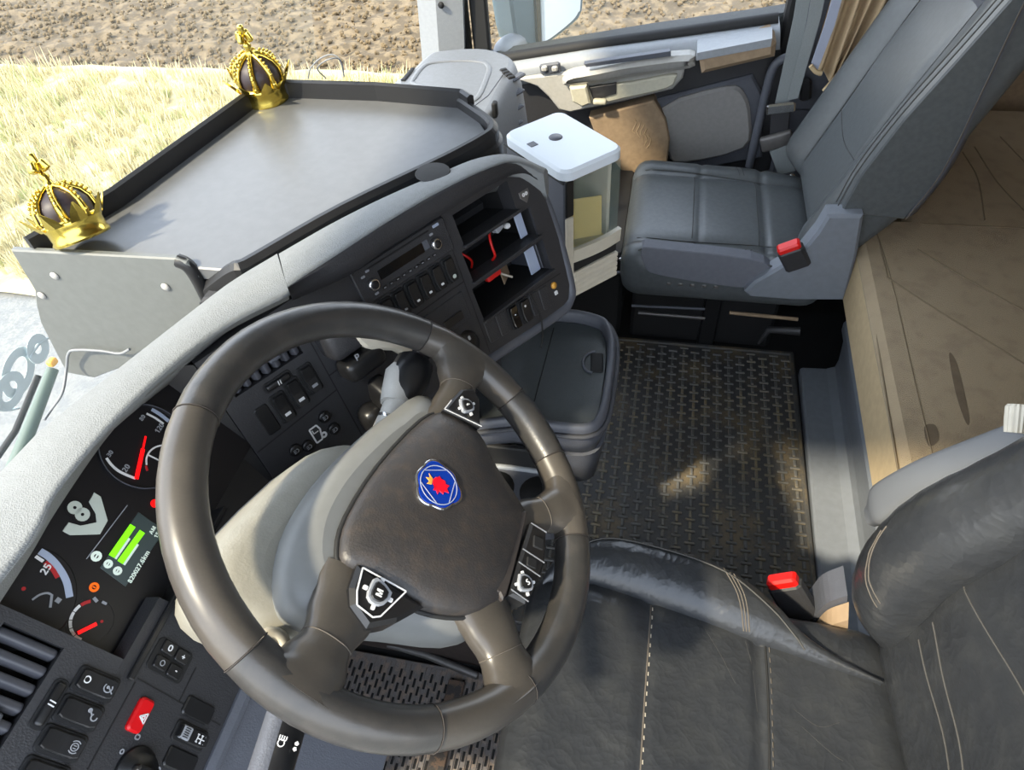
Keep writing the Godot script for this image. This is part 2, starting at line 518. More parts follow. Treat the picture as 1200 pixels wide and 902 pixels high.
# ---------------------------------------------------------------- the land outside
func outside() -> void:
	var gy := -1.3
	var hn := FastNoiseLite.new()
	hn.seed = 4
	hn.frequency = 0.9
	var q := Q.new().box(Vector3(-18.0, gy - 0.15, 0), Vector3(39.6, 0.3, 80.0), 0.01)
	struct("road", q, M.asphalt, "pale grey asphalt road under the truck", "road")
	q = Q.new().grid(func(u: float, v: float) -> Vector3:
		var x := lerpf(1.75, 5.1, u)
		var z := lerpf(-30.0, 14.0, v)
		return Vector3(x, gy + 0.02 + 0.06 * hn.get_noise_2d(x, z) + 0.03 * u, z), 24, 240)
	struct("verge", q, M.verge, "dry yellow grass verge between road and ploughed field", "verge")
	q = Q.new().grid(func(u: float, v: float) -> Vector3:
		var x := 4.8 + 55.0 * u * u
		var z := lerpf(-40.0, 30.0, v)
		var f := hn.get_noise_2d(x * 2.0, z * 2.0) * 0.06 + hn.get_noise_2d(x * 7.0, z * 7.0) * 0.04
		return Vector3(x, gy - 0.02 + f, z), 150, 400)
	struct("field", q, M.soil, "brown ploughed field beyond the verge", "field")
	# blades of dry grass: too many to count
	var blade := Q.new()
	for k in 7:
		var a := TAU * k / 7.0 + 0.3 * (k % 2)
		var b := Vector3(cos(a), 0, sin(a)) * 0.02
		var s := Vector3(-sin(a), 0, cos(a)) * 0.006
		var tip := b * (2.2 + 0.5 * (k % 3)) + Vector3(0, 0.10 + 0.02 * (k % 3), 0)
		var mid := b * 1.4 + Vector3(0, 0.06, 0)
		blade.quad(b - s, b + s, mid + s * 0.7, mid - s * 0.7)
		blade.tri(mid - s * 0.7, mid + s * 0.7, tip)
	var bm := blade.mesh()
	for kind in 2:
		var mm := MultiMesh.new()
		mm.transform_format = MultiMesh.TRANSFORM_3D
		mm.mesh = bm
		var n := 9000 if kind == 0 else 1500
		mm.instance_count = n
		for i in n:
			var x := rng.randf_range(1.9, 5.0)
			var z := rng.randf_range(-9.0, 4.0)
			var s := rng.randf_range(0.6, 1.6)
			mm.set_instance_transform(i, Transform3D(Basis(Vector3.UP, rng.randf() * TAU).scaled(Vector3(s, s * rng.randf_range(0.6, 1.3), s)), Vector3(x, gy + 0.01, z)))
		var mi := MultiMeshInstance3D.new()
		mi.name = "dry_grass" if kind == 0 else "green_grass"
		mi.multimesh = mm
		mi.material_override = M.straw if kind == 0 else M.weed
		add_child(mi)
		tag(mi, "dry straw-coloured grass on the roadside verge" if kind == 0 else "sparse green grass among the dry verge", "grass", "", "stuff")
	var clod := Q.new().soft(Vector3(0.05, 0.03, 0.042), 0.012, Vector3i(4, 4, 4), func(p: Vector3) -> Vector3: return p * (1.0 + 0.9 * hn.get_noise_3d(p.x * 90.0, p.y * 90.0, p.z * 90.0)))
	var cm := MultiMesh.new()
	cm.transform_format = MultiMesh.TRANSFORM_3D
	cm.mesh = clod.mesh()
	cm.instance_count = 16000
	for i in 16000:
		var x := 4.9 + 9.0 * pow(rng.randf(), 1.4)
		var z := rng.randf_range(-16.0, 6.0)
		var s := rng.randf_range(0.3, 1.1)
		cm.set_instance_transform(i, Transform3D(Basis.from_euler(Vector3(rng.randf() * 6.0, rng.randf() * 6.0, rng.randf() * 6.0)).scaled(Vector3(s, s, s)), Vector3(x, gy + 0.0, z)))
	var ci := MultiMeshInstance3D.new()
	ci.name = "soil_clods"
	ci.multimesh = cm
	ci.material_override = M.clod
	add_child(ci)
	tag(ci, "crumbled brown clods of earth covering the ploughed field", "soil", "", "stuff")

# ---------------------------------------------------------------- cab shell
func shell() -> void:
	var q := Q.new()
	q.box(Vector3(0, -0.32, 0.06), Vector3(2.3, 0.06, 2.4), 0.004)
	struct("floor", q, M.under, "dark cab floor under the seats and mats", "floor")
	# raised centre floor over the engine
	q = Q.new().box(Vector3(0.16, -0.15, 0.0), Vector3(1.12, 0.27, 1.5), 0.01)
	q.box(Vector3(0.86, -0.2, 0.2), Vector3(0.30, 0.17, 1.2), 0.01)
	struct("floor_tunnel", q, M.under, "raised dark centre floor over the engine", "floor")
	q = Q.new().box(Vector3(0, 2.0, 0.1), Vector3(2.3, 0.06, 2.3), 0.004)
	struct("ceiling", q, M.cab_lining, "pale lining of the cab roof", "ceiling")
	q = Q.new().box(Vector3(0, 0.85, 1.23), Vector3(2.3, 2.3, 0.05), 0.004)
	struct("wall_rear", q, M.brown_dusty, "brown upholstered rear wall behind the bunk", "wall")
	# driver side: sill, rear quarter and front post round the open doorway
	q = Q.new().box(Vector3(-1.14, -0.05, -0.2), Vector3(0.06, 0.5, 1.5), 0.004)
	q.box(Vector3(-1.14, 0.85, 0.88), Vector3(0.06, 2.3, 0.66), 0.004)
	q.box(Vector3(-1.14, 1.9, -0.2), Vector3(0.06, 0.16, 1.6), 0.004)
	q.box(Vector3(-1.14, 0.45, -0.95), Vector3(0.06, 1.5, 0.18), 0.004)
	struct("wall_left", q, M.cab_lining, "driver side wall round the open doorway", "wall")
	# passenger side above and behind the door
	q = Q.new().box(Vector3(1.14, 0.85, 0.86), Vector3(0.06, 2.3, 0.74), 0.004)
	q.box(Vector3(1.14, 1.9, -0.2), Vector3(0.06, 0.16, 1.6), 0.004)
	struct("wall_right", q, M.brown_dusty, "passenger side wall behind the door", "wall")
	q = Q.new().box(Vector3(1.19, 0.6, 3.0), Vector3(0.02, 2.8, 5.2), 0.004)
	struct("wall_outer", q, M.truck_white, "pale painted outer side of the truck seen in the mirror", "body side")
	# front below the glass and the header above it
	q = Q.new().box(Vector3(0, 0.02, -1.10), Vector3(2.3, 0.72, 0.06), 0.004)
	q.box(Vector3(0, 1.93, -0.9), Vector3(2.3, 0.13, 0.12), 0.004)
	struct("wall_front", q, M.grey_dark, "front bulkhead and header round the windscreen", "wall")
	var F := Transform3D(Basis(Vector3.RIGHT, deg_to_rad(9.0)), Vector3(0, 1.10, -1.02))
	q = Q.new().box(Vector3.ZERO, Vector3(2.16, 1.52, 0.006), 0.001, F)
	var w := struct("window_1", q, M.glass, "windscreen of clear glass in front of the dashboard", "window")
	# right windscreen post with its seal
	var pl := Q.new()
	var ring_top := []
	var ring_low := []
	for s in [[0.0, 0.0], [0.215, 0.0], [0.215, 0.06], [0.10, 0.085], [0.0, 0.06]]:
		ring_low.append(Vector3(1.09 - s[1], 0.45, -0.745 + s[0] * 0.62))
		ring_top.append(Vector3(1.07 - s[1], 1.9, -0.62 + s[0] * 0.62))
	pl.loft([ring_low, ring_top], true, true, false)
	var post := struct("trim_1", pl, M.grey, "light grey post right of the windscreen", "trim")
	var bolt := Q.new().lathe([Vector2(0.0, 0), Vector2(0.009, 0), Vector2(0.009, 0.002), Vector2(0.0, 0.003)], 12)
	obj("screw_hole", bolt, M.plastic_void, post, Transform3D(Basis(Vector3(0, 0, 1), PI * 0.5), Vector3(1, 0.7456, -0.6417)))
	q = Q.new().box(Vector3(1.06, 1.15, -0.60), Vector3(0.035, 1.5, 0.03), 0.006)
	q.box(Vector3(1.07, 1.15, -0.553), Vector3(0.03, 1.5, 0.05), 0.006)
	struct("trim_2", q, M.rubber_black, "black rubber door seal beside the windscreen post", "trim")


# ---------------------------------------------------------------- passenger door
func plate(parent: Node3D, called: String, pts: Array, thick: float, bevel: float, m: Material, rounded := false) -> MeshInstance3D:
	# a panel whose face lies in the plane x = pts[0].x, facing the cab
	var poly := []
	for p in pts: poly.append(Vector2(-p.z, p.y))
	if rounded: poly = smooth_poly(poly, 3)
	var F := Transform3D(Basis(Vector3(0, 0, -1), Vector3.UP, Vector3(1, 0, 0)), Vector3(pts[0].x, 0, 0))
	return obj(called, Q.new().prism(poly, thick, 0.0, bevel, F), m, parent)

func passenger_door() -> void:
	var X := 1.04
	var d := thing("door_1", "closed grey passenger door with armrest and brown pocket", "door", Vector3(X, 0, 0), "", "structure")
	# outer skin from floor to window line
	var q := Q.new()
	var sill := [Vector3(1.06, 0.5632, -0.5701), Vector3(1.06, 0.5849, -0.4373), Vector3(1.06, 0.6454, -0.0684), Vector3(1.06, 0.6911, 0.2527), Vector3(1.06, 0.7018, 0.3149)]
	var sec := []
	for p in sill:
		sec.append([Vector3(1.15, p.y, p.z), Vector3(1.15, -0.3, p.z), Vector3(1.09, -0.3, p.z), Vector3(1.09, p.y, p.z)])
	q.loft(sec, true, true, false)
	obj("door_skin", q, M.plastic_void, d)
	# upper trim rail under the glass
	var r0 := [Vector3(1.02, 0.5766, -0.4609), Vector3(1.02, 0.6184, -0.2063), Vector3(1.02, 0.6503, 0.0256), Vector3(1.02, 0.6867, 0.2709)]
	var r1 := [Vector3(1, 0.5256, -0.4397), Vector3(1, 0.5698, -0.2028), Vector3(1, 0.6018, 0.0319), Vector3(1, 0.6364, 0.2805)]
	var rings := []
	for i in 4:
		var a: Vector3 = r0[i]
		var b: Vector3 = r1[i]
		rings.append([a + Vector3(0.06, 0.004, 0), a, a.lerp(b, 0.35) + Vector3(-0.012, 0, 0), b, b + Vector3(0.06, -0.02, 0)])
	obj("upper_rail", Q.new().loft(rings), M.grey, d)
	obj("window_seal", Q.new().tube([Vector3(1.055, 0.5787, -0.5016), Vector3(1.055, 0.6231, -0.2104), Vector3(1.055, 0.657, 0.0238), Vector3(1.055, 0.6929, 0.2672)], 0.017, 8), M.rubber_black, d)
	# lower skin
	plate(d, "lower_lining", [Vector3(1.035, 0.5094, -0.4634), Vector3(1.035, 0.6225, 0.2877), Vector3(1.035, 0.2936, 0.3952), Vector3(1.035, 0.1185, -0.0246), Vector3(1.035, 0.055, -0.4948)], 0.03, 0.0, M.plastic_dark)
	# mid panel with grab handle, switch pack and the inner door pull
	plate(d, "handle_panel", [Vector3(0.985, 0.5501, -0.4327), Vector3(0.985, 0.564, -0.3487), Vector3(0.985, 0.5724, -0.289), Vector3(0.985, 0.5966, -0.1184), Vector3(0.985, 0.6218, 0.0437), Vector3(0.985, 0.5615, 0.037), Vector3(0.985, 0.5298, 0.0124), Vector3(0.985, 0.4917, -0.1247), Vector3(0.985, 0.4538, -0.2797), Vector3(0.985, 0.4607, -0.3131), Vector3(0.985, 0.4989, -0.3431), Vector3(0.985, 0.5287, -0.3752)], 0.06, 0.005, M.grey_light)
	plate(d, "grab_bar", [Vector3(0.955, 0.5734, -0.2896), Vector3(0.955, 0.5395, -0.2776), Vector3(0.955, 0.5721, -0.1026), Vector3(0.955, 0.5981, 0.0519), Vector3(0.955, 0.6164, 0.0586), Vector3(0.955, 0.6342, 0.0475), Vector3(0.955, 0.614, -0.1052), Vector3(0.955, 0.594, -0.1982)], 0.05, 0.012, M.grey_light, true)
	plate(d, "grab_slot", [Vector3(0.953, 0.6106, -0.2363), Vector3(0.953, 0.6014, -0.2291), Vector3(0.953, 0.6344, -0.0018), Vector3(0.953, 0.6477, -0.0054)], 0.02, 0.001, M.grey_dark)
	plate(d, "handle_recess", [Vector3(0.97, 0.5339, -0.2229), Vector3(0.97, 0.5535, -0.1027), Vector3(0.97, 0.577, 0.008), Vector3(0.97, 0.5654, 0.0185), Vector3(0.97, 0.5387, -0.002), Vector3(0.97, 0.5063, -0.1241), Vector3(0.97, 0.4863, -0.2147)], 0.02, 0.004, M.beige_door, true)
	plate(d, "handle_hollow", [Vector3(0.966, 0.5382, -0.2225), Vector3(0.966, 0.552, -0.1453), Vector3(0.966, 0.5227, -0.144), Vector3(0.966, 0.5011, -0.207)], 0.01, 0.001, M.plastic_dark)
	plate(d, "door_handle", [Vector3(0.945, 0.5465, -0.2761), Vector3(0.945, 0.5525, -0.2274), Vector3(0.945, 0.5008, -0.2144), Vector3(0.945, 0.49, -0.239), Vector3(0.945, 0.5045, -0.2664)], 0.03, 0.005, M.beige_door).set_meta("label", "cream inner door handle")
	obj("lock_lever", Q.new().soft(Vector3(0.02, 0.016, 0.04), 0.007, Vector3i(7, 7, 7)), M.beige_door, d, Transform3D(Basis.IDENTITY, Vector3(0.955, 0.5043, -0.1886)))
	var sp: Vector3 = Vector3(0.985, 0.5837, -0.3357)
	obj("switch_plate", Q.new().box(Vector3.ZERO, Vector3(0.012, 0.03, 0.06), 0.004), M.grey_dark, d, Transform3D(Basis(Vector3.RIGHT, -0.15), sp))
	for k in 2: obj("window_switch", Q.new().box(Vector3.ZERO, Vector3(0.014, 0.016, 0.018), 0.004), M.grey_light, d, Transform3D(Basis(Vector3.RIGHT, -0.15), sp + Vector3(-0.006, 0.002, -0.016 + 0.03 * k)))
	# padded armrest: pale top, dusty face
	plate(d, "armrest", [Vector3(0.93, 0.6491, 0.0682), Vector3(0.93, 0.6851, 0.2474), Vector3(0.93, 0.6768, 0.2595), Vector3(0.93, 0.6429, 0.2624), Vector3(0.93, 0.5958, 0.0841)], 0.12, 0.012, M.brown_dusty).set_meta("label", "dusty brown padded armrest")
	var at0 := [Vector3(0.928, 0.6542, 0.0654), Vector3(0.928, 0.692, 0.2459)]
	var at1 := [Vector3(1.02, 0.6551, 0.0636), Vector3(1.02, 0.6866, 0.2516)]
	q = Q.new().loft([[at0[0], at1[0], at1[0] + Vector3(0, -0.03, 0), at0[0] + Vector3(0, -0.02, 0)], [at0[1], at1[1], at1[1] + Vector3(0, -0.03, 0), at0[1] + Vector3(0, -0.02, 0)]], true, true, false)
	obj("armrest_top", q, M.grey, d)
	plate(d, "door_pocket", [Vector3(0.99, 0.4371, -0.2238), Vector3(0.99, 0.4941, -0.0372), Vector3(0.99, 0.4388, 0.0021), Vector3(0.99, 0.3726, 0.0211), Vector3(0.99, 0.3023, 0.0206), Vector3(0.99, 0.2546, 0.0043), Vector3(0.99, 0.2022, -0.0663), Vector3(0.99, 0.3643, -0.1964)], 0.06, 0.004, M.brown_dusty).set_meta("label", "dusty brown door pocket panel")
	plate(d, "speaker_panel", [Vector3(1.02, 0.4826, -0.0331), Vector3(1.02, 0.5592, 0.2259), Vector3(1.02, 0.5072, 0.261), Vector3(1.02, 0.3119, 0.2993), Vector3(1.02, 0.2419, 0.0464), Vector3(1.02, 0.3703, 0.02)], 0.04, 0.006, M.grey_dark)
	plate(d, "speaker_cover", [Vector3(1.005, 0.4622, -0.0107), Vector3(1.005, 0.5287, 0.1574), Vector3(1.005, 0.513, 0.211), Vector3(1.005, 0.4388, 0.2431), Vector3(1.005, 0.3457, 0.2408), Vector3(1.005, 0.2901, 0.0678), Vector3(1.005, 0.3223, 0.0179)], 0.03, 0.008, M.door_grey, true)
	# scuffs on the pocket are grooves in its face
	for k in 5:
		var g0: Vector3 = Vector3(0.989, 0.4371, -0.067)
		var pth := []
		for j in 5: pth.append(g0 + Vector3(0, -0.012 * j - 0.01 * k + 0.004 * sin(j * 2.0 + k), 0.012 * k - 0.02 + 0.006 * sin(j * 1.7 + k)))
		obj("scuff", Q.new().tube(pth, 0.0012, 4), M.curtain, d)
	# side glass
	var gl := [Vector3(1.08, 0.5395, -0.5612), Vector3(1.08, 0.8588, -0.5285), Vector3(1.08, 0.8481, 0.2623), Vector3(1.08, 0.6754, 0.3007)]
	q = Q.new().box(Vector3(1.085, 1.16, -0.12), Vector3(0.005, 1.28, 0.86), 0.001)
	var win := struct("window_2", q, M.glass, "clear side window of the passenger door", "window")
	# rear door frame and B-post
	q = Q.new()
	var f0 := [Vector3(1.04, 0.6941, 0.2533), Vector3(1.04, 0.7068, 0.306), Vector3(1.04, 0.6604, 0.3445)]
	q.box(Vector3(1.075, 1.2, 0.30), Vector3(0.05, 1.45, 0.035), 0.008)
	struct("trim_3", q, M.rubber_black, "dark rear frame of the passenger side window", "trim")
	q = Q.new().box(Vector3(1.06, 1.2, 0.40), Vector3(0.09, 1.5, 0.17), 0.02)
	q.box(Vector3(1.07, 0.2, 0.42), Vector3(0.09, 1.0, 0.2), 0.02)
	struct("trim_4", q, M.grey_dark, "grey post behind the passenger door", "trim")
	# curved grab rail behind the door
	var gp := [Vector3(0.97, 0.6313, 0.3033), Vector3(0.97, 0.6178, 0.2784), Vector3(0.97, 0.5908, 0.2667), Vector3(0.97, 0.5304, 0.2634), Vector3(0.97, 0.4316, 0.2621), Vector3(0.97, 0.3107, 0.2608)]
	var rail := obj("grab_rail", Q.new().tube(smooth_path(gp, 4), 0.012, 8), M.grey_dark)
	tag(rail, "curved dark grey grab rail at the door's rear edge", "rail")


# ---------------------------------------------------------------- dashboard
func panel_with_holes(outer: Array, holes: Array, z0: float, z1: float, F: Transform3D) -> Q:
	var q := Q.new()
	var cuts := []
	var lo := 1e9
	var hi := -1e9
	for p in outer:
		lo = minf(lo, p.x); hi = maxf(hi, p.x)
	cuts = [lo, hi]
	for h in holes: cuts.append_array([h.position.x, h.end.x])
	cuts.sort()
	for i in cuts.size() - 1:
		if cuts[i + 1] - cuts[i] < 1e-4: continue
		var band := PackedVector2Array([Vector2(cuts[i], -9), Vector2(cuts[i + 1], -9), Vector2(cuts[i + 1], 9), Vector2(cuts[i], 9)])
		var parts: Array = Geometry2D.intersect_polygons(PackedVector2Array(outer), band)
		for h in holes:
			if h.position.x < cuts[i] + 1e-5 and h.end.x > cuts[i + 1] - 1e-5:
				var next := []
				for p in parts:
					var cut := PackedVector2Array([Vector2(cuts[i] - 0.01, h.position.y), Vector2(cuts[i + 1] + 0.01, h.position.y), Vector2(cuts[i + 1] + 0.01, h.end.y), Vector2(cuts[i] - 0.01, h.end.y)])
					next.append_array(Geometry2D.clip_polygons(p, cut))
				parts = next
		for p in parts: q.prism(Array(p), z0, z1, 0.0, F)
	return q

func liner(c: Rect2, depth: float, F: Transform3D) -> Q:
	# open-fronted box behind an opening
	var q := Q.new()
	var t := 0.003
	var cx := c.get_center()
	q.box(Vector3(cx.x, cx.y, -depth), Vector3(c.size.x + 2 * t, c.size.y + 2 * t, t), 0.0005, F)
	q.box(Vector3(c.position.x - t * 0.5, cx.y, -depth * 0.5 - 0.002), Vector3(t, c.size.y + 2 * t, depth - 0.004), 0.0005, F)
	q.box(Vector3(c.end.x + t * 0.5, cx.y, -depth * 0.5 - 0.002), Vector3(t, c.size.y + 2 * t, depth - 0.004), 0.0005, F)
	q.box(Vector3(cx.x, c.position.y - t * 0.5, -depth * 0.5 - 0.002), Vector3(c.size.x, t, depth - 0.004), 0.0005, F)
	q.box(Vector3(cx.x, c.end.y + t * 0.5, -depth * 0.5 - 0.002), Vector3(c.size.x, t, depth - 0.004), 0.0005, F)
	return q

# rocker with a raised, dished cap; long axis is local y
func rocker_mesh(w: float, h: float) -> Q:
	var q := Q.new()
	var n := 8
	var rings := []
	for i in n + 1:
		var s := float(i) / n
		var y := lerpf(-h * 0.5, h * 0.5, s)
		var z := 0.0045 + 0.0025 * pow(absf(s * 2.0 - 1.0), 1.6)
		var e := w * 0.5 - (0.0015 if (i == 0 or i == n) else 0.0)
		rings.append([Vector3(-e, y, -0.004), Vector3(-e, y, z - 0.001), Vector3(-e + 0.001, y, z), Vector3(e - 0.001, y, z), Vector3(e, y, z - 0.001), Vector3(e, y, -0.004)])
	q.loft(rings, true, true, false)
	return q

func rocker(dash: Node3D, F: Transform3D, u: float, v: float, w: float, h: float, ang := 0.0, m: Material = null) -> MeshInstance3D:
	var T := turned(F, u, v, 0.001, ang)
	var fr := Q.new().prism(rrect(w + 0.006, h + 0.006, 0.004), -0.004, 0.0015, 0.001)
	var s := obj("switch", fr, M.plastic_void, dash, T)
	obj("rocker", rocker_mesh(w, h), m if m else M.plastic_black, s, T)
	return s

func arc_strip(q: Q, c: Vector2, r0: float, r1: float, a0: float, a1: float, z: float, n := 14) -> void:
	for i in n:
		var x := lerpf(a0, a1, float(i) / n)
		var y := lerpf(a0, a1, float(i + 1) / n)
		var p := [c + Vector2(cos(x), sin(x)) * r0, c + Vector2(cos(x), sin(x)) * r1, c + Vector2(cos(y), sin(y)) * r1, c + Vector2(cos(y), sin(y)) * r0]
		q.prism(p, z - 0.0004, z)

func bar2(q: Q, a: Vector2, b: Vector2, w: float, z: float) -> void:
	var s := (b - a).normalized().orthogonal() * w * 0.5
	q.prism([a - s, b - s, b + s, a + s], z - 0.0004, z)

func line2(pts: Array, w: float) -> Q:
	# one ribbon of print along a line
	var q := Q.new()
	var v := []
	for p in pts: v.append(Vector3(p.x, p.y, 0))
	var s := smooth_path(v, 4) if v.size() > 2 else v
	var a := []
	var b := []
	for i in s.size():
		var d: Vector3 = (s[mini(i + 1, s.size() - 1)] - s[maxi(i - 1, 0)]).normalized()
		var n := Vector3(-d.y, d.x, 0) * w * 0.5
		a.append(s[i] + n)
		b.append(s[i] - n)
	var rings := []
	var t := Vector3(0, 0, 0.0004)
	for i in s.size(): rings.append([a[i], b[i], b[i] - t, a[i] - t])
	return q.loft(rings, true, true, false)

func dashboard() -> void:
	var C := Transform3D(Vector3(0.848, 0, 0.5299), Vector3(0.1812, 0.9397, -0.29), Vector3(-0.498, 0.342, 0.7969), Vector3(-0.2613, 0.9, -0.3393))
	var U := Transform3D(Vector3(1, 0, 0), Vector3(0, 0.8192, -0.5736), Vector3(0, 0.5736, 0.8192), Vector3(-0.7, 0.89, -0.51))
	var K := Transform3D(Vector3(1, 0, 0), Vector3(0, 0.8192, -0.5736), Vector3(0, 0.5736, 0.8192), Vector3(-0.7, 0.8757, -0.5305))
	var L := Transform3D(Vector3(1, 0, 0), Vector3(0, 0.9397, -0.342), Vector3(0, 0.342, 0.9397), Vector3(-0.8097, 0.799, -0.4463))
	var dash := thing("dashboard", "dark grey dashboard curving round the steering wheel to the passenger side", "dashboard", Vector3(-0.4, -0.29, -0.6))
	# --- padded hoods
	var inn := [Vector3(-1.09, 0.90, -0.50), Vector3(-0.8123, 0.9, -0.5108), Vector3(-0.7211, 0.905, -0.5161), Vector3(-0.6273, 0.905, -0.5188), Vector3(-0.5468, 0.905, -0.5024), Vector3(-0.4786, 0.905, -0.4705), Vector3(-0.4139, 0.905, -0.4191)]
	var cre := [Vector3(-1.09, 0.93, -0.535), Vector3(-0.8059, 0.925, -0.4974), Vector3(-0.721, 0.928, -0.5038), Vector3(-0.6321, 0.928, -0.4995), Vector3(-0.5491, 0.928, -0.4794), Vector3(-0.4879, 0.928, -0.4497), Vector3(-0.4312, 0.928, -0.4026)]
	var out := [Vector3(-1.09, 0.92, -0.62), Vector3(-0.7067, 0.925, -0.5782), Vector3(-0.643, 0.925, -0.5693), Vector3(-0.5541, 0.925, -0.5389), Vector3(-0.4454, 0.925, -0.5005), Vector3(-0.4039, 0.925, -0.4828), Vector3(-0.3554, 0.925, -0.4546)]
	dash_hood(dash, "cluster_hood", inn, cre, out)
	inn = [Vector3(-0.4127, 0.903, -0.4159), Vector3(-0.3602, 0.905, -0.3615), Vector3(-0.2815, 0.905, -0.3199), Vector3(-0.2063, 0.905, -0.2705), Vector3(-0.1302, 0.9, -0.228), Vector3(-0.0773, 0.885, -0.1992), Vector3(-0.0554, 0.86, -0.1782)]
	cre = [Vector3(-0.4207, 0.93, -0.4098), Vector3(-0.3574, 0.932, -0.371), Vector3(-0.2837, 0.932, -0.3298), Vector3(-0.2074, 0.93, -0.2833), Vector3(-0.1373, 0.924, -0.2353), Vector3(-0.0888, 0.908, -0.2045), Vector3(-0.0578, 0.872, -0.1708)]
	out = [Vector3(-0.3552, 0.925, -0.4524), Vector3(-0.2851, 0.925, -0.4082), Vector3(-0.2209, 0.925, -0.3594), Vector3(-0.1555, 0.922, -0.3063), Vector3(-0.0936, 0.915, -0.2601), Vector3(-0.054, 0.9, -0.2183), Vector3(-0.0373, 0.87, -0.1703)]
	dash_hood(dash, "console_hood", inn, cre, out)
	# --- hidden body that carries the panels
	var q := Q.new()
	var plan := []
	for p in [Vector2(-1.09, -0.585), Vector2(-0.56, -0.585), Vector2(-0.44, -0.505), Vector2(-0.06, -0.27), Vector2(0.0, -0.33), Vector2(-0.30, -0.57), Vector2(-0.52, -0.67), Vector2(-1.09, -0.67)]: plan.append(Vector2(p.x, -p.y))
	var up := Transform3D(Basis(Vector3.RIGHT, Vector3(0, 0, -1), Vector3.UP), Vector3.ZERO)
	q.prism(plan, 0.42, 0.82, 0.0, up)
	obj("dash_body", q, M.plastic_dark, dash)
	q = Q.new()
	plan = []
	for p in [Vector3(-0.3979, 0.875, -0.5643), Vector3(-0.3273, 0.875, -0.5646), Vector3(-0.236, 0.875, -0.5204), Vector3(-0.1141, 0.875, -0.4064), Vector3(-0.0636, 0.875, -0.3258), Vector3(-0.1242, 0.875, -0.3358), Vector3(-0.26, 0.875, -0.4196), Vector3(-0.3694, 0.875, -0.496)]: plan.append(Vector2(p.x, -p.z))
	q.prism(plan, 0.80, 0.875, 0.004, up)
	obj("dash_top", q, M.pad_lip, dash)
	# lower shelf between the dash and the windscreen
	q = Q.new().box(Vector3(0, 0.385, -0.84), Vector3(2.16, 0.03, 0.44), 0.004)
	obj("scuttle_shelf", q, M.grey, dash)
	# --- instrument cluster
	q = Q.new().prism([Vector2(-0.125, 0.03), Vector2(0.20, 0.03), Vector2(0.20, -0.125), Vector2(-0.125, -0.125)], -0.01, 0.0, 0.0, K)
	var cl := obj("instrument_cluster", q, M.dial_black, dash)
	q = Q.new().box(Vector3(-0.03, -0.125, 0.012), Vector3(0.19, 0.006, 0.03), 0.001, K)
	q.quad(K * Vector3(0.165, 0.03, 0.0), K * Vector3(0.175, -0.13, 0.0), C * Vector3(-0.301, -0.215, -0.002), C * Vector3(-0.301, -0.012, -0.002), false)
	q.quad(K * Vector3(0.165, 0.03, -0.008), C * Vector3(-0.301, -0.012, -0.01), C * Vector3(-0.301, -0.215, -0.01), K * Vector3(0.175, -0.13, -0.008), false)
	obj("cluster_surround", q, M.plastic_black, dash)
	cluster_details(dash, K)
	# --- left vent and switch facet
	var top := 0.012
	q = panel_with_holes([Vector2(-0.40, top), Vector2(-0.112, top), Vector2(-0.112, -0.1115), Vector2(-0.40, -0.1115)], [Rect2(-0.245, -0.058, 0.122, 0.054)], -0.03, 0.0, U)
	obj("vent_panel", q, M.plastic_dark, dash)
	vent(dash, U, Rect2(-0.245, -0.058, 0.122, 0.054), 8, 3)
	thumb_wheel(dash, U, -0.166, -0.0725, 0.036)
	for k in 5:
		var s := rocker(dash, U, -0.1395 - 0.0248 * k, -0.0985, 0.0165, 0.033)
		icon(s, turned(U, -0.1395 - 0.0248 * k, -0.108, 0.0078, 0.0), k)
		if k == 0: obj("symbol", ring_mark(0.0022, 0.0032), M.print_white, s, at(U, -0.1395, -0.088, 0.0072))
	# --- lower facet
	q = panel_with_holes([Vector2(-0.30, 0.001), Vector2(0.060, 0.001), Vector2(0.066, -0.06), Vector2(0.045, -0.11), Vector2(0.037, -0.150), Vector2(-0.30, -0.146)], [], -0.02, 0.0, L)
	obj("lower_switch_panel", q, M.plastic_dark, dash)
	q = Q.new()
	for p in [[Vector2(-0.011, -0.022), Vector2(-0.014, -0.142)], [Vector2(0.022, -0.079), Vector2(-0.013, -0.079)], [Vector2(-0.0145, -0.022), Vector2(-0.09, -0.022)]]: bar2(q, p[0], p[1], 0.0012, 0.0006)
	obj("panel_joint", q, M.plastic_void, dash, L)
	# hazard button, lying along the dash
	var hz := obj("hazard_button", Q.new().prism(rrect(0.030, 0.0165, 0.004), -0.004, 0.005, 0.002), M.hazard_red, dash, at(L, -0.0372, -0.0435, 0.0), "red hazard button")
	q = Q.new()
	var tr := [Vector2(0.0, 0.0045), Vector2(-0.0045, -0.0032), Vector2(0.0045, -0.0032)]
	for i in 3: bar2(q, tr[i], tr[(i + 1) % 3], 0.0011, 0.0)
	for i in 3: bar2(q, tr[i] * 0.45, tr[(i + 1) % 3] * 0.45, 0.0009, 0.0)
	obj("symbol", q, M.print_white, hz, at(L, -0.0385, -0.0455, 0.0056))
	# four-button pad
	var pad := obj("button_pad", Q.new().prism(rrect(0.031, 0.047, 0.005), -0.002, 0.0012, 0.0005), M.plastic_void, dash, at(L, 0.0155, -0.046, 0.0))
	var marks := ["O", "+", "", "-"]
	var spot := [[0.0245, -0.0365], [0.0235, -0.0555], [0.0095, -0.0365], [0.0085, -0.0555]]
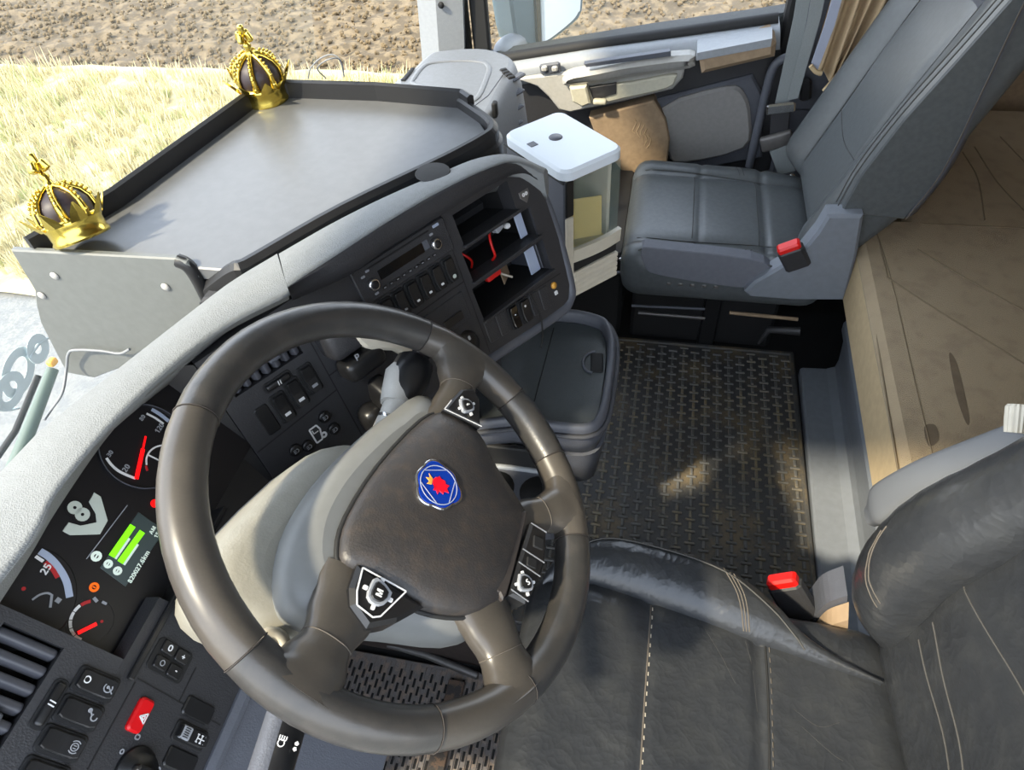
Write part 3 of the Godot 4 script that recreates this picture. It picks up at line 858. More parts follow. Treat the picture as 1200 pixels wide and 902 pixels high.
	for i in 4:
		var T := at(L, spot[i][0], spot[i][1], 0.001)
		obj("button", Q.new().prism(rrect(0.0115, 0.0165, 0.002), -0.001, 0.003, 0.0008), M.plastic_black, pad, T)
		if i == 2: obj("symbol", ring_mark(0.0021, 0.0029), M.print_grey, pad, at(L, spot[i][0], spot[i][1], 0.0045))
		else: text(marks[i], 0.006, M.print_white, pad, turned(L, spot[i][0], spot[i][1], 0.0045, PI * 0.5), "symbol")
	# three blank or fitted switches in the column on the right
	var dark := obj("blank_switch", Q.new().prism(rrect(0.0185, 0.040, 0.004), -0.002, 0.003, 0.0015), M.plastic_black, dash, at(L, -0.0115, -0.106, 0.0))
	var axle := rocker(dash, L, -0.0345, -0.110, 0.0135, 0.038)
	obj("lit_cap", Q.new().prism(rrect(0.0125, 0.0145, 0.002), 0.0, 0.0025, 0.001), M.print_grey, axle, at(L, -0.0345, -0.099, 0.005))
	q = Q.new()
	for i in 5: bar2(q, Vector2(-0.004 + 0.002 * i, -0.0035), Vector2(-0.004 + 0.002 * i, 0.003), 0.0007, 0.0)
	obj("symbol", q, M.plastic_void, axle, at(L, -0.0345, -0.099, 0.0079))
	q = Q.new()
	for y in [-0.0055, 0.0, 0.0055]: bar2(q, Vector2(-0.0028, y), Vector2(0.0028, y), 0.0011, 0.0)
	bar2(q, Vector2(0, -0.0055), Vector2(0, 0.0055), 0.0009, 0.0)
	for x in [-0.0034, 0.0034]:
		for y in [-0.0055, 0.0, 0.0055]: bar2(q, Vector2(x, y - 0.0014), Vector2(x, y + 0.0014), 0.0011, 0.0)
	obj("symbol", q, M.print_white, axle, at(L, -0.0345, -0.1205, 0.0072))
	obj("blank_switch", Q.new().prism(rrect(0.0185, 0.040, 0.004), -0.002, 0.003, 0.0015), M.plastic_black, dash, at(L, -0.057, -0.113, 0.0))
	# rotary light switch
	var kn := obj("light_knob", Q.new().lathe([Vector2(0, 0), Vector2(0.021, 0), Vector2(0.020, 0.004), Vector2(0.016, 0.006), Vector2(0.014, 0.015), Vector2(0.0, 0.016)], 24), M.plastic_black, dash, at(L, -0.078, -0.068, 0.0) * Transform3D(Basis(Vector3.RIGHT, PI * 0.5), Vector3.ZERO))
	obj("grip", Q.new().box(Vector3.ZERO, Vector3(0.007, 0.03, 0.012), 0.002), M.plastic_black, kn, at(L, -0.078, -0.068, 0.018))
	text("O", 0.006, M.print_grey, kn, turned(L, -0.0535, -0.053, 0.0012, 0.0), "symbol")
	obj("symbol", ring_mark(0.0012, 0.0026), M.print_grey, kn, at(L, -0.0705, -0.0925, 0.0012))
	obj("symbol", ring_mark(0.0012, 0.0024), M.print_grey, kn, at(L, -0.0685, -0.045, 0.0012))
	# grey trim strip along the lower edge
	q = Q.new().box(Vector3(-0.13, -0.155, -0.004), Vector3(0.34, 0.018, 0.026), 0.006, L)
	obj("trim_strip", q, M.grey_dark, dash)
	# knee panel under the strip
	q = Q.new().box(Vector3(-0.15, -0.27, -0.02), Vector3(0.42, 0.24, 0.02), 0.006, L * Transform3D(Basis(Vector3.RIGHT, deg_to_rad(-14.0)), Vector3(0, 0, -0.03)))
	obj("knee_panel", q, M.grey_dark, dash)
	console(dash, C)
	# --- passenger side: low dash top, corner pod with its vents
	q = Q.new()
	var body := [Vector2(-0.05, 0.30), Vector2(0.30, 0.30), Vector2(0.40, 0.36), Vector2(0.40, 0.60), Vector2(0.10, 0.74), Vector2(-0.10, 0.74), Vector2(-0.28, 0.66)]
	q.prism(body, 0.35, 0.64, 0.01, up)
	obj("passenger_dash", q, M.grey, dash)
	var top_y := 0.72
	var outl := [Vector3(0.3, 0.72, -0.4198), Vector3(0.5546, 0.72, -0.6399), Vector3(0.6248, 0.72, -0.6319), Vector3(0.7298, 0.72, -0.6166), Vector3(0.7673, 0.72, -0.5862), Vector3(0.7859, 0.72, -0.4885), Vector3(0.7615, 0.72, -0.4205), Vector3(0.7122, 0.72, -0.3756), Vector3(0.6355, 0.72, -0.3688), Vector3(0.5454, 0.72, -0.3709), Vector3(0.4375, 0.72, -0.3734), Vector3(0.3312, 0.72, -0.3813)]
	var pl2 := []
	for p in outl: pl2.append(Vector2(p.x, -p.z))
	pl2 = smooth_poly(pl2, 3)
	if Geometry2D.is_polygon_clockwise(PackedVector2Array(pl2)): pl2.reverse()
	var prings := []
	for s in [[-0.035, 0.42], [-0.012, 0.66], [-0.001, 0.702], [0.003, 0.712], [0.009, 0.719], [0.018, 0.722]]:
		var ring := []
		for p in Q.inset(pl2, s[0]): ring.append(Vector3(p.x, s[1], -p.y))
		prings.append(ring)
	var podn := obj("corner_pod", Q.new().loft(prings), M.pod_grey, dash)
	var rim := smooth_path([Vector3(0.5701, 0.722, -0.6015), Vector3(0.6406, 0.722, -0.6011), Vector3(0.6804, 0.722, -0.584), Vector3(0.6978, 0.722, -0.5113), Vector3(0.6899, 0.722, -0.4527), Vector3(0.6568, 0.722, -0.4301), Vector3(0.6009, 0.722, -0.4238), Vector3(0.5043, 0.722, -0.4219), Vector3(0.4697, 0.722, -0.4435)], 3)
	obj("pod_rim", Q.new().tube(rim, 0.007, 8, true, 0.5), M.pod_grey, podn)
	obj("pod_slot", Q.new().tube([Vector3(0.5783, 0.724, -0.6252), Vector3(0.6449, 0.724, -0.6197)], 0.006, 6, false, 0.4), M.plastic_void, podn)
	obj("pod_joint", Q.new().tube([Vector3(0.4381, 0.722, -0.4297), Vector3(0.5139, 0.722, -0.4001), Vector3(0.6395, 0.722, -0.3862)], 0.0016, 5), M.grey_dark, podn)
	for k in 4:
		var c0: Vector3 = Vector3(0.6487, 0.722, -0.3923)
		obj("defrost_slot", Q.new().box(Vector3.ZERO, Vector3(0.012, 0.006, 0.018), 0.002), M.plastic_void, podn, Transform3D(Basis(Vector3.UP, 0.6), c0 + Vector3(-0.026 * k, 0.006 * k, 0.012 * k)))
	# round side vent seen edge-on
	var vc: Vector3 = Vector3(0.66, 0.6804, -0.3636)
	for k in 4: obj("vent_fin", Q.new().box(Vector3.ZERO, Vector3(0.05, 0.008, 0.02), 0.003), M.grey_dark, podn, Transform3D(Basis(Vector3.UP, -0.5), vc + Vector3(-0.02 * k, -0.03 * k + 0.02, 0.0)))
	obj("screw_hole", Q.new().soft(Vector3(0.02, 0.035, 0.012), 0.005, Vector3i(7, 7, 7)), M.plastic_void, podn, Transform3D(Basis.IDENTITY, Vector3(0.4536, 0.72, -0.3711)))

func ring_mark(r0: float, r1: float) -> Q:
	var q := Q.new()
	arc_strip(q, Vector2.ZERO, r0, r1, 0.0, TAU, 0.0, 14)
	return q

func icon(s: Node3D, T: Transform3D, k: int) -> void:
	var q := Q.new()
	if k == 0:
		arc_strip(q, Vector2.ZERO, 0.0032, 0.0042, 0.9, 5.4, 0.0, 12)
		bar2(q, Vector2(-0.0035, -0.0055), Vector2(0.001, 0.0), 0.0009, 0.0)
		arc_strip(q, Vector2(0.0005, 0.0005), 0.0, 0.0014, 0.0, TAU, 0.0, 8)
	elif k == 1:
		arc_strip(q, Vector2(0.0, -0.002), 0.0022, 0.0032, 0.6, 5.0, 0.0, 10)
		bar2(q, Vector2(0.001, 0.0005), Vector2(0.0045, 0.0045), 0.0012, 0.0)
		arc_strip(q, Vector2(0.004, 0.004), 0.0004, 0.002, 0.0, TAU, 0.0, 8)
	else:
		arc_strip(q, Vector2.ZERO, 0.0026, 0.0034, 0.0, TAU, 0.0, 14)
		arc_strip(q, Vector2.ZERO, 0.0044, 0.0052, -0.8, 0.8, 0.0, 6)
		arc_strip(q, Vector2.ZERO, 0.0044, 0.0052, PI - 0.8, PI + 0.8, 0.0, 6)
		for x in [-0.001, 0.001]: bar2(q, Vector2(x, -0.0014), Vector2(x, 0.0014), 0.0007, 0.0)
	obj("symbol", q, M.print_grey, s, T)

func dash_hood(dash: Node3D, called: String, inn: Array, cre: Array, out: Array) -> void:
	var I := smooth_path(inn, 5)
	var Cc := smooth_path(cre, 5)
	var O := smooth_path(out, 5)
	var rings := []
	var lip := []
	for i in I.size():
		var a: Vector3 = I[i]
		var c: Vector3 = Cc[i]
		var o: Vector3 = O[i]
		var f := (o - c); f.y = 0; f = f.normalized()
		rings.append([c, c.lerp(o, 0.12) + Vector3(0, 0.003, 0), c.lerp(o, 0.5) + Vector3(0, 0.004, 0), o + Vector3(0, 0.001, 0), o + f * 0.012 + Vector3(0, -0.010, 0), o + f * 0.016 + Vector3(0, -0.05, 0), o + Vector3(0, -0.06, 0), c.lerp(o, 0.7) + Vector3(0, -0.04, 0)])
		lip.append([c + Vector3(0, 0.001, 0), c.lerp(a, 0.3) + Vector3(0, 0.005, 0), c.lerp(a, 0.65) + Vector3(0, 0.005, 0), a, a + Vector3(0, -0.002, 0) + f * 0.004, a + Vector3(0, -0.008, 0) + f * 0.03, c + Vector3(0, -0.02, 0) + f * 0.03])
	var h := obj(called, Q.new().loft(rings), M.pad, dash)
	obj("lip", Q.new().loft(lip), M.pad if called == "cluster_hood" else M.plastic_dark, h)

func vent(dash: Node3D, F: Transform3D, r: Rect2, n: int, tab: int) -> void:
	var v := obj("vent", liner(r, 0.03, F), M.plastic_void, dash)
	for i in n:
		var u := r.position.x + r.size.x * (i + 0.5) / n
		obj("slat", Q.new().soft(Vector3(0.0085, r.size.y * 0.98, 0.012), 0.003, Vector3i(7, 7, 7)), M.vent_slat, v, F * Transform3D(Basis(Vector3.UP, 0.35), Vector3(u, r.get_center().y, -0.009)))
	obj("tab", Q.new().soft(Vector3(0.016, r.size.y * 0.42, 0.014), 0.003, Vector3i(7, 7, 7)), M.grey_dark, v, at(F, r.position.x + r.size.x * (tab + 0.5) / n, r.get_center().y - 0.003, -0.002))

func thumb_wheel(dash: Node3D, F: Transform3D, u: float, v: float, w: float) -> void:
	var s := obj("thumb_wheel", Q.new().prism(rrect(w + 0.006, 0.0135, 0.005), -0.002, 0.001, 0.0005), M.plastic_void, dash, at(F, u, v, 0.0005))
	obj("wheel", Q.new().soft(Vector3(w, 0.0085, 0.010), 0.003, Vector3i(8, 7, 7)), M.plastic_black, s, at(F, u, v, 0.001))
	var q := Q.new()
	for x in [-0.0015, 0.0015]: bar2(q, Vector2(x, -0.003), Vector2(x + 0.0008, 0.003), 0.001, 0.0)
	obj("symbol", q, M.print_white, s, at(F, u, v, 0.0066))

func cluster_details(dash: Node3D, K: Transform3D) -> void:
	var q := Q.new()
	# engine speed dial
	var c := Vector2(-0.0962, -0.0073)
	var R := 0.046
	var dial := obj("engine_dial", Q.new().lathe([Vector2(0.0, 0.0), Vector2(0.047, 0.0), Vector2(0.046, 0.0008), Vector2(0.0, 0.0008)], 40, Transform3D.IDENTITY, false), M.dial_black, dash, at(K, c.x, c.y, 0.0004) * Transform3D(Basis(Vector3.RIGHT, PI * 0.5), Vector3.ZERO))
	obj("outer_band", line2([Vector2(-0.0545, 0.0016), Vector2(-0.0555, -0.0082), Vector2(-0.0598, -0.0203), Vector2(-0.0674, -0.033), Vector2(-0.0786, -0.0438)], 0.0062), M.scale_blue, dial, at(K, 0, 0, 0.0019))
	obj("white_scale", line2([Vector2(-0.06, 0.002), Vector2(-0.061, -0.0061)], 0.0028), M.print_white, dial, at(K, 0, 0, 0.0019))
	obj("red_scale", line2([Vector2(-0.061, -0.0078), Vector2(-0.063, -0.0158), Vector2(-0.068, -0.0249)], 0.0040), M.dial_red, dial, at(K, 0, 0, 0.0019))
	text("25", 0.0065, M.print_white, dial, at(K, Vector2(-0.0659, -0.0119).x, Vector2(-0.0659, -0.0119).y, 0.0019), "numeral")
	obj("small_scale", line2([Vector2(-0.0937, -0.0175), Vector2(-0.0873, -0.0204), Vector2(-0.0834, -0.0252), Vector2(-0.0835, -0.0302)], 0.0018), M.print_grey, dial, at(K, 0, 0, 0.0019))
	obj("small_pointer", line2([Vector2(-0.0933, -0.0342), Vector2(-0.0831, -0.0291)], 0.0022), M.print_grey, dial, at(K, 0, 0, 0.0022))
	obj("symbol", line2([Vector2(-0.0848, -0.0344), Vector2(-0.0853, -0.0389)], 0.0045), M.print_grey, dial, at(K, 0, 0, 0.0019))
	obj("dot", ring_mark(0.0, 0.0018), M.dial_red, dial, at(K, Vector2(-0.0885, -0.006).x, Vector2(-0.0885, -0.006).y, 0.0019))
	# small gauge
	c = Vector2(-0.0883, -0.0727)
	R = 0.0195
	var sm := obj("fuel_dial", ring_mark(R + 0.001, R + 0.0025), M.dial_black, dash, at(K, c.x, c.y, 0.0006))
	q = Q.new()
	for k in 5: arc_strip(q, Vector2.ZERO, R * 0.86, R, 1.15 + 0.42 * k, 1.15 + 0.42 * k + 0.38, 0.0, 4)
	obj("white_scale", q, M.print_white, sm, at(K, c.x, c.y, 0.001))
	q = Q.new()
	arc_strip(q, Vector2.ZERO, R * 0.84, R, 0.62, 1.1, 0.0, 4)
	obj("red_scale", q, M.dial_red, sm, at(K, c.x, c.y, 0.001))
	q = Q.new()
	bar2(q, Vector2(R * 0.86, R * 0.25), Vector2(R * 0.95, R * 0.5), 0.003, 0.0)
	bar2(q, Vector2(R * 0.95, -R * 0.2), Vector2(R * 0.95, R * 0.05), 0.0025, 0.0)
	obj("symbol", q, M.print_grey, sm, at(K, c.x, c.y, 0.001))
	q = Q.new()
	var na := Vector2(-0.1031, -0.0675) - c
	var nb := Vector2(-0.0894, -0.0778) - c
	bar2(q, na, nb, 0.0034, 0.0)
	obj("needle_light", q, M.needle_red, sm, at(K, c.x, c.y, 0.003))
	obj("dot", ring_mark(0.0, 0.0014), M.dial_red, sm, at(K, Vector2(-0.0853, -0.0814).x, Vector2(-0.0853, -0.0814).y, 0.001))
	# road speed dial, half behind the wheel rim
	c = Vector2(0.0858, -0.0224)
	R = 0.0436
	dial = obj("speed_dial", Q.new().lathe([Vector2(0.0, 0.0), Vector2(R + 0.004, 0.0), Vector2(R + 0.004, 0.003), Vector2(R + 0.0025, 0.003), Vector2(R + 0.0015, 0.0008), Vector2(0.0, 0.0008)], 48, Transform3D.IDENTITY, false), M.dial_black, dash, at(K, c.x, c.y, 0.0005) * Transform3D(Basis(Vector3.RIGHT, PI * 0.5), Vector3.ZERO))
	q = Q.new()
	arc_strip(q, Vector2.ZERO, R + 0.0028, R + 0.0038, 0.0, TAU, 0.0, 48)
	obj("dial_ring", q, M.grey_dark, dial, at(K, c.x, c.y, 0.004))
	obj("outer_band", line2([Vector2(0.126, -0.0062), Vector2(0.1265, -0.0167), Vector2(0.1254, -0.0283)], 0.0040), M.scale_blue, dial, at(K, 0, 0, 0.0019))
	obj("upper_scale", line2([Vector2(0.1184, -0.0044), Vector2(0.1197, -0.0143), Vector2(0.1194, -0.0253)], 0.0022), M.print_white, dial, at(K, 0, 0, 0.0019))
	obj("white_scale", line2([Vector2(0.053, 0.0022), Vector2(0.0496, -0.0057), Vector2(0.0479, -0.0146), Vector2(0.0487, -0.024), Vector2(0.0503, -0.0331)], 0.0026), M.print_white, dial, at(K, 0, 0, 0.0019))
	text("20", 0.0055, M.print_grey, dial, at(K, Vector2(0.0544, -0.0194).x, Vector2(0.0544, -0.0194).y, 0.0019), "numeral")
	text("120", 0.0055, M.print_grey, dial, at(K, Vector2(0.1124, -0.0242).x, Vector2(0.1124, -0.0242).y, 0.0019), "numeral")
	text("80", 0.0045, M.print_grey, dial, at(K, Vector2(0.1115, -0.0034).x, Vector2(0.1115, -0.0034).y, 0.0019), "numeral")
	text("30", 0.0045, M.print_grey, dial, at(K, Vector2(0.0587, 0.002).x, Vector2(0.0587, 0.002).y, 0.0019), "numeral")
	obj("small_scale", line2([Vector2(0.0692, -0.0347), Vector2(0.0756, -0.0307), Vector2(0.0841, -0.0297), Vector2(0.0919, -0.0324), Vector2(0.0978, -0.0374)], 0.0018), M.print_white, dial, at(K, 0, 0, 0.0019))
	obj("small_spoke", line2([Vector2(0.0793, -0.0295), Vector2(0.0808, -0.0434)], 0.0015), M.print_white, dial, at(K, 0, 0, 0.0022))
	obj("small_mark", line2([Vector2(0.0679, -0.0345), Vector2(0.0641, -0.0389)], 0.0022), M.dial_red, dial, at(K, 0, 0, 0.0019))
	q = Q.new()
	na = Vector2(0.0495, -0.0336) - c
	nb = Vector2(0.0949, -0.0168) - c
	bar2(q, na, na.lerp(nb, 0.7), 0.0042, 0.0)
	bar2(q, na.lerp(nb, 0.68), nb, 0.002, 0.0)
	obj("needle_light", q, M.needle_red, dial, at(K, c.x, c.y, 0.004))
	# warning lights
	obj("warning_light", ring_mark(0.0, 0.0045), M.light_red, dash, at(K, Vector2(0.0383, -0.064).x, Vector2(0.0383, -0.064).y, 0.0012))
	q = Q.new()
	arc_strip(q, Vector2.ZERO, 0.0022, 0.0046, 0.0, TAU, 0.0, 14)
	bar2(q, Vector2(0, -0.0015), Vector2(0, 0.0015), 0.0012, 0.0)
	obj("warning_light", q, M.light_orange, dash, at(K, Vector2(-0.0613, -0.0579).x, Vector2(-0.0613, -0.0579).y, 0.0012))
	# V8 badge
	var a := Vector2(-0.0059, -0.0113)
	q = Q.new().prism([Vector2(-0.0292, -0.0044), Vector2(-0.0198, -0.0043), Vector2(-0.0173, -0.0151), Vector2(-0.0072, -0.0259), Vector2(-0.0004, -0.0206), Vector2(0.0065, -0.0088), Vector2(0.0169, -0.0076), Vector2(0.0166, -0.0153), Vector2(-0.0006, -0.0338), Vector2(-0.0156, -0.035), Vector2(-0.0294, -0.0124)], 0.0, 0.0012, 0.0003, K)
	var badge := obj("engine_badge", q, M.badge_grey, dash, Transform3D.IDENTITY, "pale V8 badge")
	var d0 := Vector2(-0.0052, -0.001)
	var d1 := Vector2(-0.0074, -0.0105)
	q = Q.new()
	arc_strip(q, d0, 0.0, 0.0085, 0.0, TAU, 0.0014, 20)
	arc_strip(q, d1, 0.0, 0.0088, 0.0, TAU, 0.0015, 20)
	obj("badge_gap", q, M.dial_black, badge, K)
	q = Q.new()
	arc_strip(q, d0, 0.0016, 0.0066, 0.0, TAU, 0.0018, 16)
	arc_strip(q, d1, 0.0016, 0.0068, 0.0, TAU, 0.0018, 16)
	obj("numeral", q, M.badge_grey, badge, K)
	# display
	var dp := [Vector2(0.022, -0.0547), Vector2(-0.0431, -0.0526), Vector2(-0.0478, -0.0835), Vector2(0.0187, -0.0884)]
	q = Q.new().prism(dp, 0.0, 0.001, 0.0003, K)
	var disp := obj("display", q, M.display_glass, dash)
	q = Q.new()
	bar2(q, Vector2(0.0224, -0.0415), Vector2(-0.0418, -0.0373), 0.0009, 0.001)
	obj("bezel_line", q, M.print_grey, disp, K)
	q = Q.new()
	bar2(q, Vector2(-0.0292, -0.0558), Vector2(0.0069, -0.0571), 0.0062, 0.0)
	bar2(q, Vector2(-0.0305, -0.066), Vector2(0.0063, -0.0684), 0.0062, 0.0)
	obj("display_bar", q, M.display_green, disp, at(K, 0, 0, 0.0018))
	q = Q.new()
	for p in [[134, 655, 152, 629], [144, 663, 162, 637]]: pass
	bar2(q, Vector2(-0.0297, -0.0603), Vector2(-0.0059, -0.0611), 0.0022, 0.0)
	bar2(q, Vector2(-0.0309, -0.0705), Vector2(-0.007, -0.0716), 0.0022, 0.0)
	var ic := [Vector2(-0.0358, -0.0434), Vector2(-0.037, -0.057), Vector2(-0.0387, -0.0683)]
	for i in 3:
		arc_strip(q, ic[i], 0.0022 if i == 0 else 0.0018, 0.0052 if i == 0 else 0.0044, 0.0, TAU, 0.0, 12)
		bar2(q, ic[i] + Vector2(-0.002, 0), ic[i] + Vector2(0.002, 0), 0.0016, 0.0)
	obj("display_symbol", q, M.display_white, disp, at(K, 0, 0, 0.002))
	var o := Vector2(-0.0257, -0.0842)
	text("820027.6km", 0.0045, M.display_white, disp, at(K, o.x, o.y, 0.0018), "display_lettering")
	o = Vector2(0.0127, -0.0796)
	text("AM", 0.004, M.display_white, disp, at(K, o.x, o.y + 0.003, 0.0018), "display_lettering")
	text("15:1", 0.004, M.display_white, disp, at(K, o.x, o.y - 0.0035, 0.0018), "display_lettering")

func console(dash: Node3D, C: Transform3D) -> void:
	var outer := [Vector2(-0.300, -0.010), Vector2(-0.300, -0.215), Vector2(0.02, -0.243), Vector2(0.235, -0.262), Vector2(0.256, -0.256), Vector2(0.267, -0.235), Vector2(0.274, -0.15), Vector2(0.272, -0.085), Vector2(0.262, -0.05), Vector2(0.240, -0.032), Vector2(0.205, -0.016), Vector2(0.15, -0.008), Vector2(0.05, -0.003), Vector2(-0.10, -0.003)]
	var vr := Rect2(-0.283, -0.072, 0.098, 0.052)
	var c1 := Rect2(0.098, -0.070, 0.112, 0.046)
	var c2 := Rect2(0.090, -0.126, 0.146, 0.048)
	var c3 := Rect2(0.083, -0.190, 0.158, 0.054)
	var q := panel_with_holes(outer, [vr, c1, c2, c3], -0.03, 0.0, C)
	obj("console_panel", q, M.plastic_dark, dash)
	vent(dash, C, vr, 7, 4)
	for c in [c1, c2, c3]: obj("open_compartment", liner(c, 0.10, C), M.plastic_void, dash)
	# dividing grooves drawn as narrow sunk joints
	q = Q.new()
	for p in [[Vector2(-0.170, -0.02), Vector2(-0.172, -0.225)], [Vector2(-0.298, -0.148), Vector2(-0.172, -0.141)], [Vector2(0.0785, -0.012), Vector2(0.071, -0.243)], [Vector2(-0.172, -0.118), Vector2(0.075, -0.118)], [Vector2(0.083, -0.194), Vector2(0.255, -0.206)]]: bar2(q, p[0], p[1], 0.0016, 0.0004)
	obj("panel_joint", q, M.plastic_void, dash, C)
	# raised frame lines round the open bays
	q = Q.new()
	for c in [c1, c2, c3]:
		q.box(Vector3(c.get_center().x, c.position.y - 0.002, 0.003), Vector3(c.size.x + 0.006, 0.004, 0.008), 0.001, C)
	obj("bay_ledge", q, M.plastic_dark, dash)
	# right end cheek and lower edge in lighter grey
	var path := [C * Vector3(0.03, -0.250, -0.004), C * Vector3(0.15, -0.262, -0.004), C * Vector3(0.235, -0.268, -0.004), C * Vector3(0.260, -0.262, -0.005), C * Vector3(0.273, -0.24, -0.006), C * Vector3(0.281, -0.15, -0.010), C * Vector3(0.279, -0.085, -0.013), C * Vector3(0.268, -0.046, -0.014)]
	obj("console_edge", Q.new().tube(smooth_path(path, 4), 0.0095, 8), M.grey_dark, dash)
	q = Q.new().box(Vector3(0.255, -0.15, -0.06), Vector3(0.03, 0.20, 0.09), 0.006, C)
	obj("console_cheek", q, M.grey_dark, dash)
	# vent-side switches
	thumb_wheel(dash, C, -0.2315, -0.0845, 0.034)
	for k in 3:
		var u := -0.2425 + 0.0238 * k
		var v := -0.1165 + 0.0055 * k
		var s := rocker(dash, C, u, v, 0.0155, 0.036)
		q = Q.new().prism(rrect(0.008, 0.0045, 0.0008), 0.0, 0.0005)
		bar2(q, Vector2(-0.003, -0.003), Vector2(0.003, -0.003), 0.0012, 0.0004)
		obj("symbol", q, M.print_white if k < 2 else M.print_grey, s, at(C, u, v - 0.0095, 0.0062))
	obj("blank_switch", Q.new().prism(rrect(0.0185, 0.041, 0.004), -0.002, 0.002, 0.0012), M.plastic_black, dash, at(C, -0.2665, -0.119, 0.0))
	# round heater buttons and the pump symbol between them
	for p in [Vector2(-0.2037, -0.1624), Vector2(-0.201, -0.1853), Vector2(-0.258, -0.1767), Vector2(-0.2414, -0.1829), Vector2(-0.2562, -0.1993)]:
		var b := obj("round_button", Q.new().lathe([Vector2(0, 0), Vector2(0.0085, 0), Vector2(0.0082, 0.003), Vector2(0.007, 0.0042), Vector2(0.0, 0.0046)], 16), M.plastic_black, dash, at(C, p.x, p.y, 0.0) * Transform3D(Basis(Vector3.RIGHT, PI * 0.5), Vector3.ZERO))
		q = Q.new()
		for y in [-0.0022, 0.0, 0.0022]: bar2(q, Vector2(-0.0042, y), Vector2(-0.0008, y), 0.0009, 0.0)
		arc_strip(q, Vector2(0.0002, 0), 0.002, 0.003, -PI * 0.5, PI * 0.5, 0.0, 6)
		obj("symbol", q, M.print_grey, b, at(C, p.x, p.y, 0.0053))
	var lg := Vector2(-0.2229, -0.1769)
	q = Q.new()
	var op := [Vector2(-0.007, -0.0105), Vector2(-0.007, 0.0115), Vector2(0.004, 0.0115), Vector2(0.006, 0.004), Vector2(0.002, -0.0105)]
	for i in 5: bar2(q, op[i], op[(i + 1) % 5], 0.0022, 0.0)
	bar2(q, Vector2(-0.0042, 0.003), Vector2(0.0028, 0.003), 0.0014, 0.0)
	bar2(q, Vector2(-0.0042, 0.003), Vector2(-0.0042, 0.0085), 0.0014, 0.0)
	arc_strip(q, Vector2(0.0065, -0.0068), 0.0018, 0.0046, 0.0, TAU, 0.0, 12)
	obj("mirror_symbol", q, M.print_white, dash, at(C, lg.x, lg.y, 0.001))
	# dark handle block right of the vent
	q = Q.new().soft(Vector3(0.075, 0.045, 0.05), 0.012, Vector3i(9, 8, 8))
	obj("lever_block", q, M.plastic_dark, dash, at(C, -0.128, -0.075, 0.012))
	q = Q.new().soft(Vector3(0.06, 0.03, 0.04), 0.01, Vector3i(9, 8, 8))
	obj("lever_block", q, M.plastic_black, dash, at(C, -0.130, -0.118, 0.02))
	text("P", 0.009, M.print_grey, dash, at(C, -0.14, -0.100, 0.041), "lettering")
	obj("cream_lever", Q.new().prism(smooth_poly([Vector2(-0.1242, -0.0651), Vector2(-0.0542, -0.126), Vector2(-0.055, -0.1457), Vector2(-0.0758, -0.1435), Vector2(-0.09, -0.124), Vector2(-0.1228, -0.0982)], 3), 0.02, 0.04, 0.004, C), M.cream, dash)
	# key-operated brake knob
	var kk := obj("parking_brake_lever", Q.new().soft(Vector3(0.028, 0.05, 0.05), 0.012, Vector3i(8, 8, 8)), M.plastic_black, dash, C * Transform3D(Basis(Vector3.RIGHT, 0.5), Vector3(-0.128, -0.172, 0.035)))
	obj("symbol", ring_mark(0.002, 0.0048), M.print_white, kk, C * Transform3D(Basis(Vector3.RIGHT, 0.1), Vector3(-0.122, -0.166, 0.062)))
	obj("side_knob", Q.new().soft(Vector3(0.035, 0.05, 0.04), 0.016, Vector3i(8, 8, 8)), M.plastic_black, dash, at(C, -0.150, -0.205, 0.012))
	# radio
	var rad := obj("radio", Q.new().prism(rrect(0.162, 0.050, 0.003), -0.002, 0.005, 0.0015), M.plastic_dark, dash, at(C, -0.002, -0.041, 0.0))
	obj("disc_slot", Q.new().box(Vector3.ZERO, Vector3(0.108, 0.0022, 0.002), 0.0004), M.plastic_void, rad, at(C, -0.005, -0.0225, 0.005))
	obj("display", Q.new().prism(rrect(0.078, 0.0135, 0.001), 0.0, 0.0008), M.gloss_black, rad, at(C, -0.008, -0.0385, 0.005))
	for k in 2:
		var u: float = -0.0612 if k == 0 else 0.0506
		var kb := Q.new().lathe([Vector2(0, 0), Vector2(0.0085, 0), Vector2(0.0085, 0.006), Vector2(0.0078, 0.0085), Vector2(0.006, 0.009), Vector2(0.0, 0.0086)], 24)
		obj("volume_knob", kb, M.chrome, rad, at(C, u, -0.0435, 0.004) * Transform3D(Basis(Vector3.RIGHT, PI * 0.5), Vector3.ZERO))
		obj("knob_face", Q.new().lathe([Vector2(0, 0), Vector2(0.0062, 0), Vector2(0.0055, 0.0006), Vector2(0.0, 0.0006)], 16), M.plastic_black, rad, at(C, u, -0.0435, 0.0127) * Transform3D(Basis(Vector3.RIGHT, PI * 0.5), Vector3.ZERO))
	for k in 9: obj("preset_button", Q.new().prism(rrect(0.0085, 0.004, 0.001), 0.0, 0.0012, 0.0004), M.plastic_black, rad, at(C, -0.047 + 0.0112 * k, -0.0565, 0.005))
	q = Q.new()
	for k in 9: bar2(q, Vector2(-0.0485 + 0.0112 * k, 0.0), Vector2(-0.0455 + 0.0112 * k, 0.0), 0.0012, 0.0)
	obj("preset_symbols", q, M.print_grey, rad, at(C, 0.0, -0.0565, 0.0068))
	for p in [[-0.069, -0.0285], [-0.060, -0.0245], [0.0505, -0.029], [-0.061, -0.0575]]:
		obj("small_button", Q.new().prism(rrect(0.006, 0.003, 0.001), 0.0, 0.0012, 0.0004), M.print_grey, rad, at(C, p[0], p[1], 0.005))
	obj("maker_plate", Q.new().prism(rrect(0.011, 0.004, 0.001), 0.0, 0.0008), M.scale_blue, rad, at(C, 0.0625, -0.0215, 0.005))
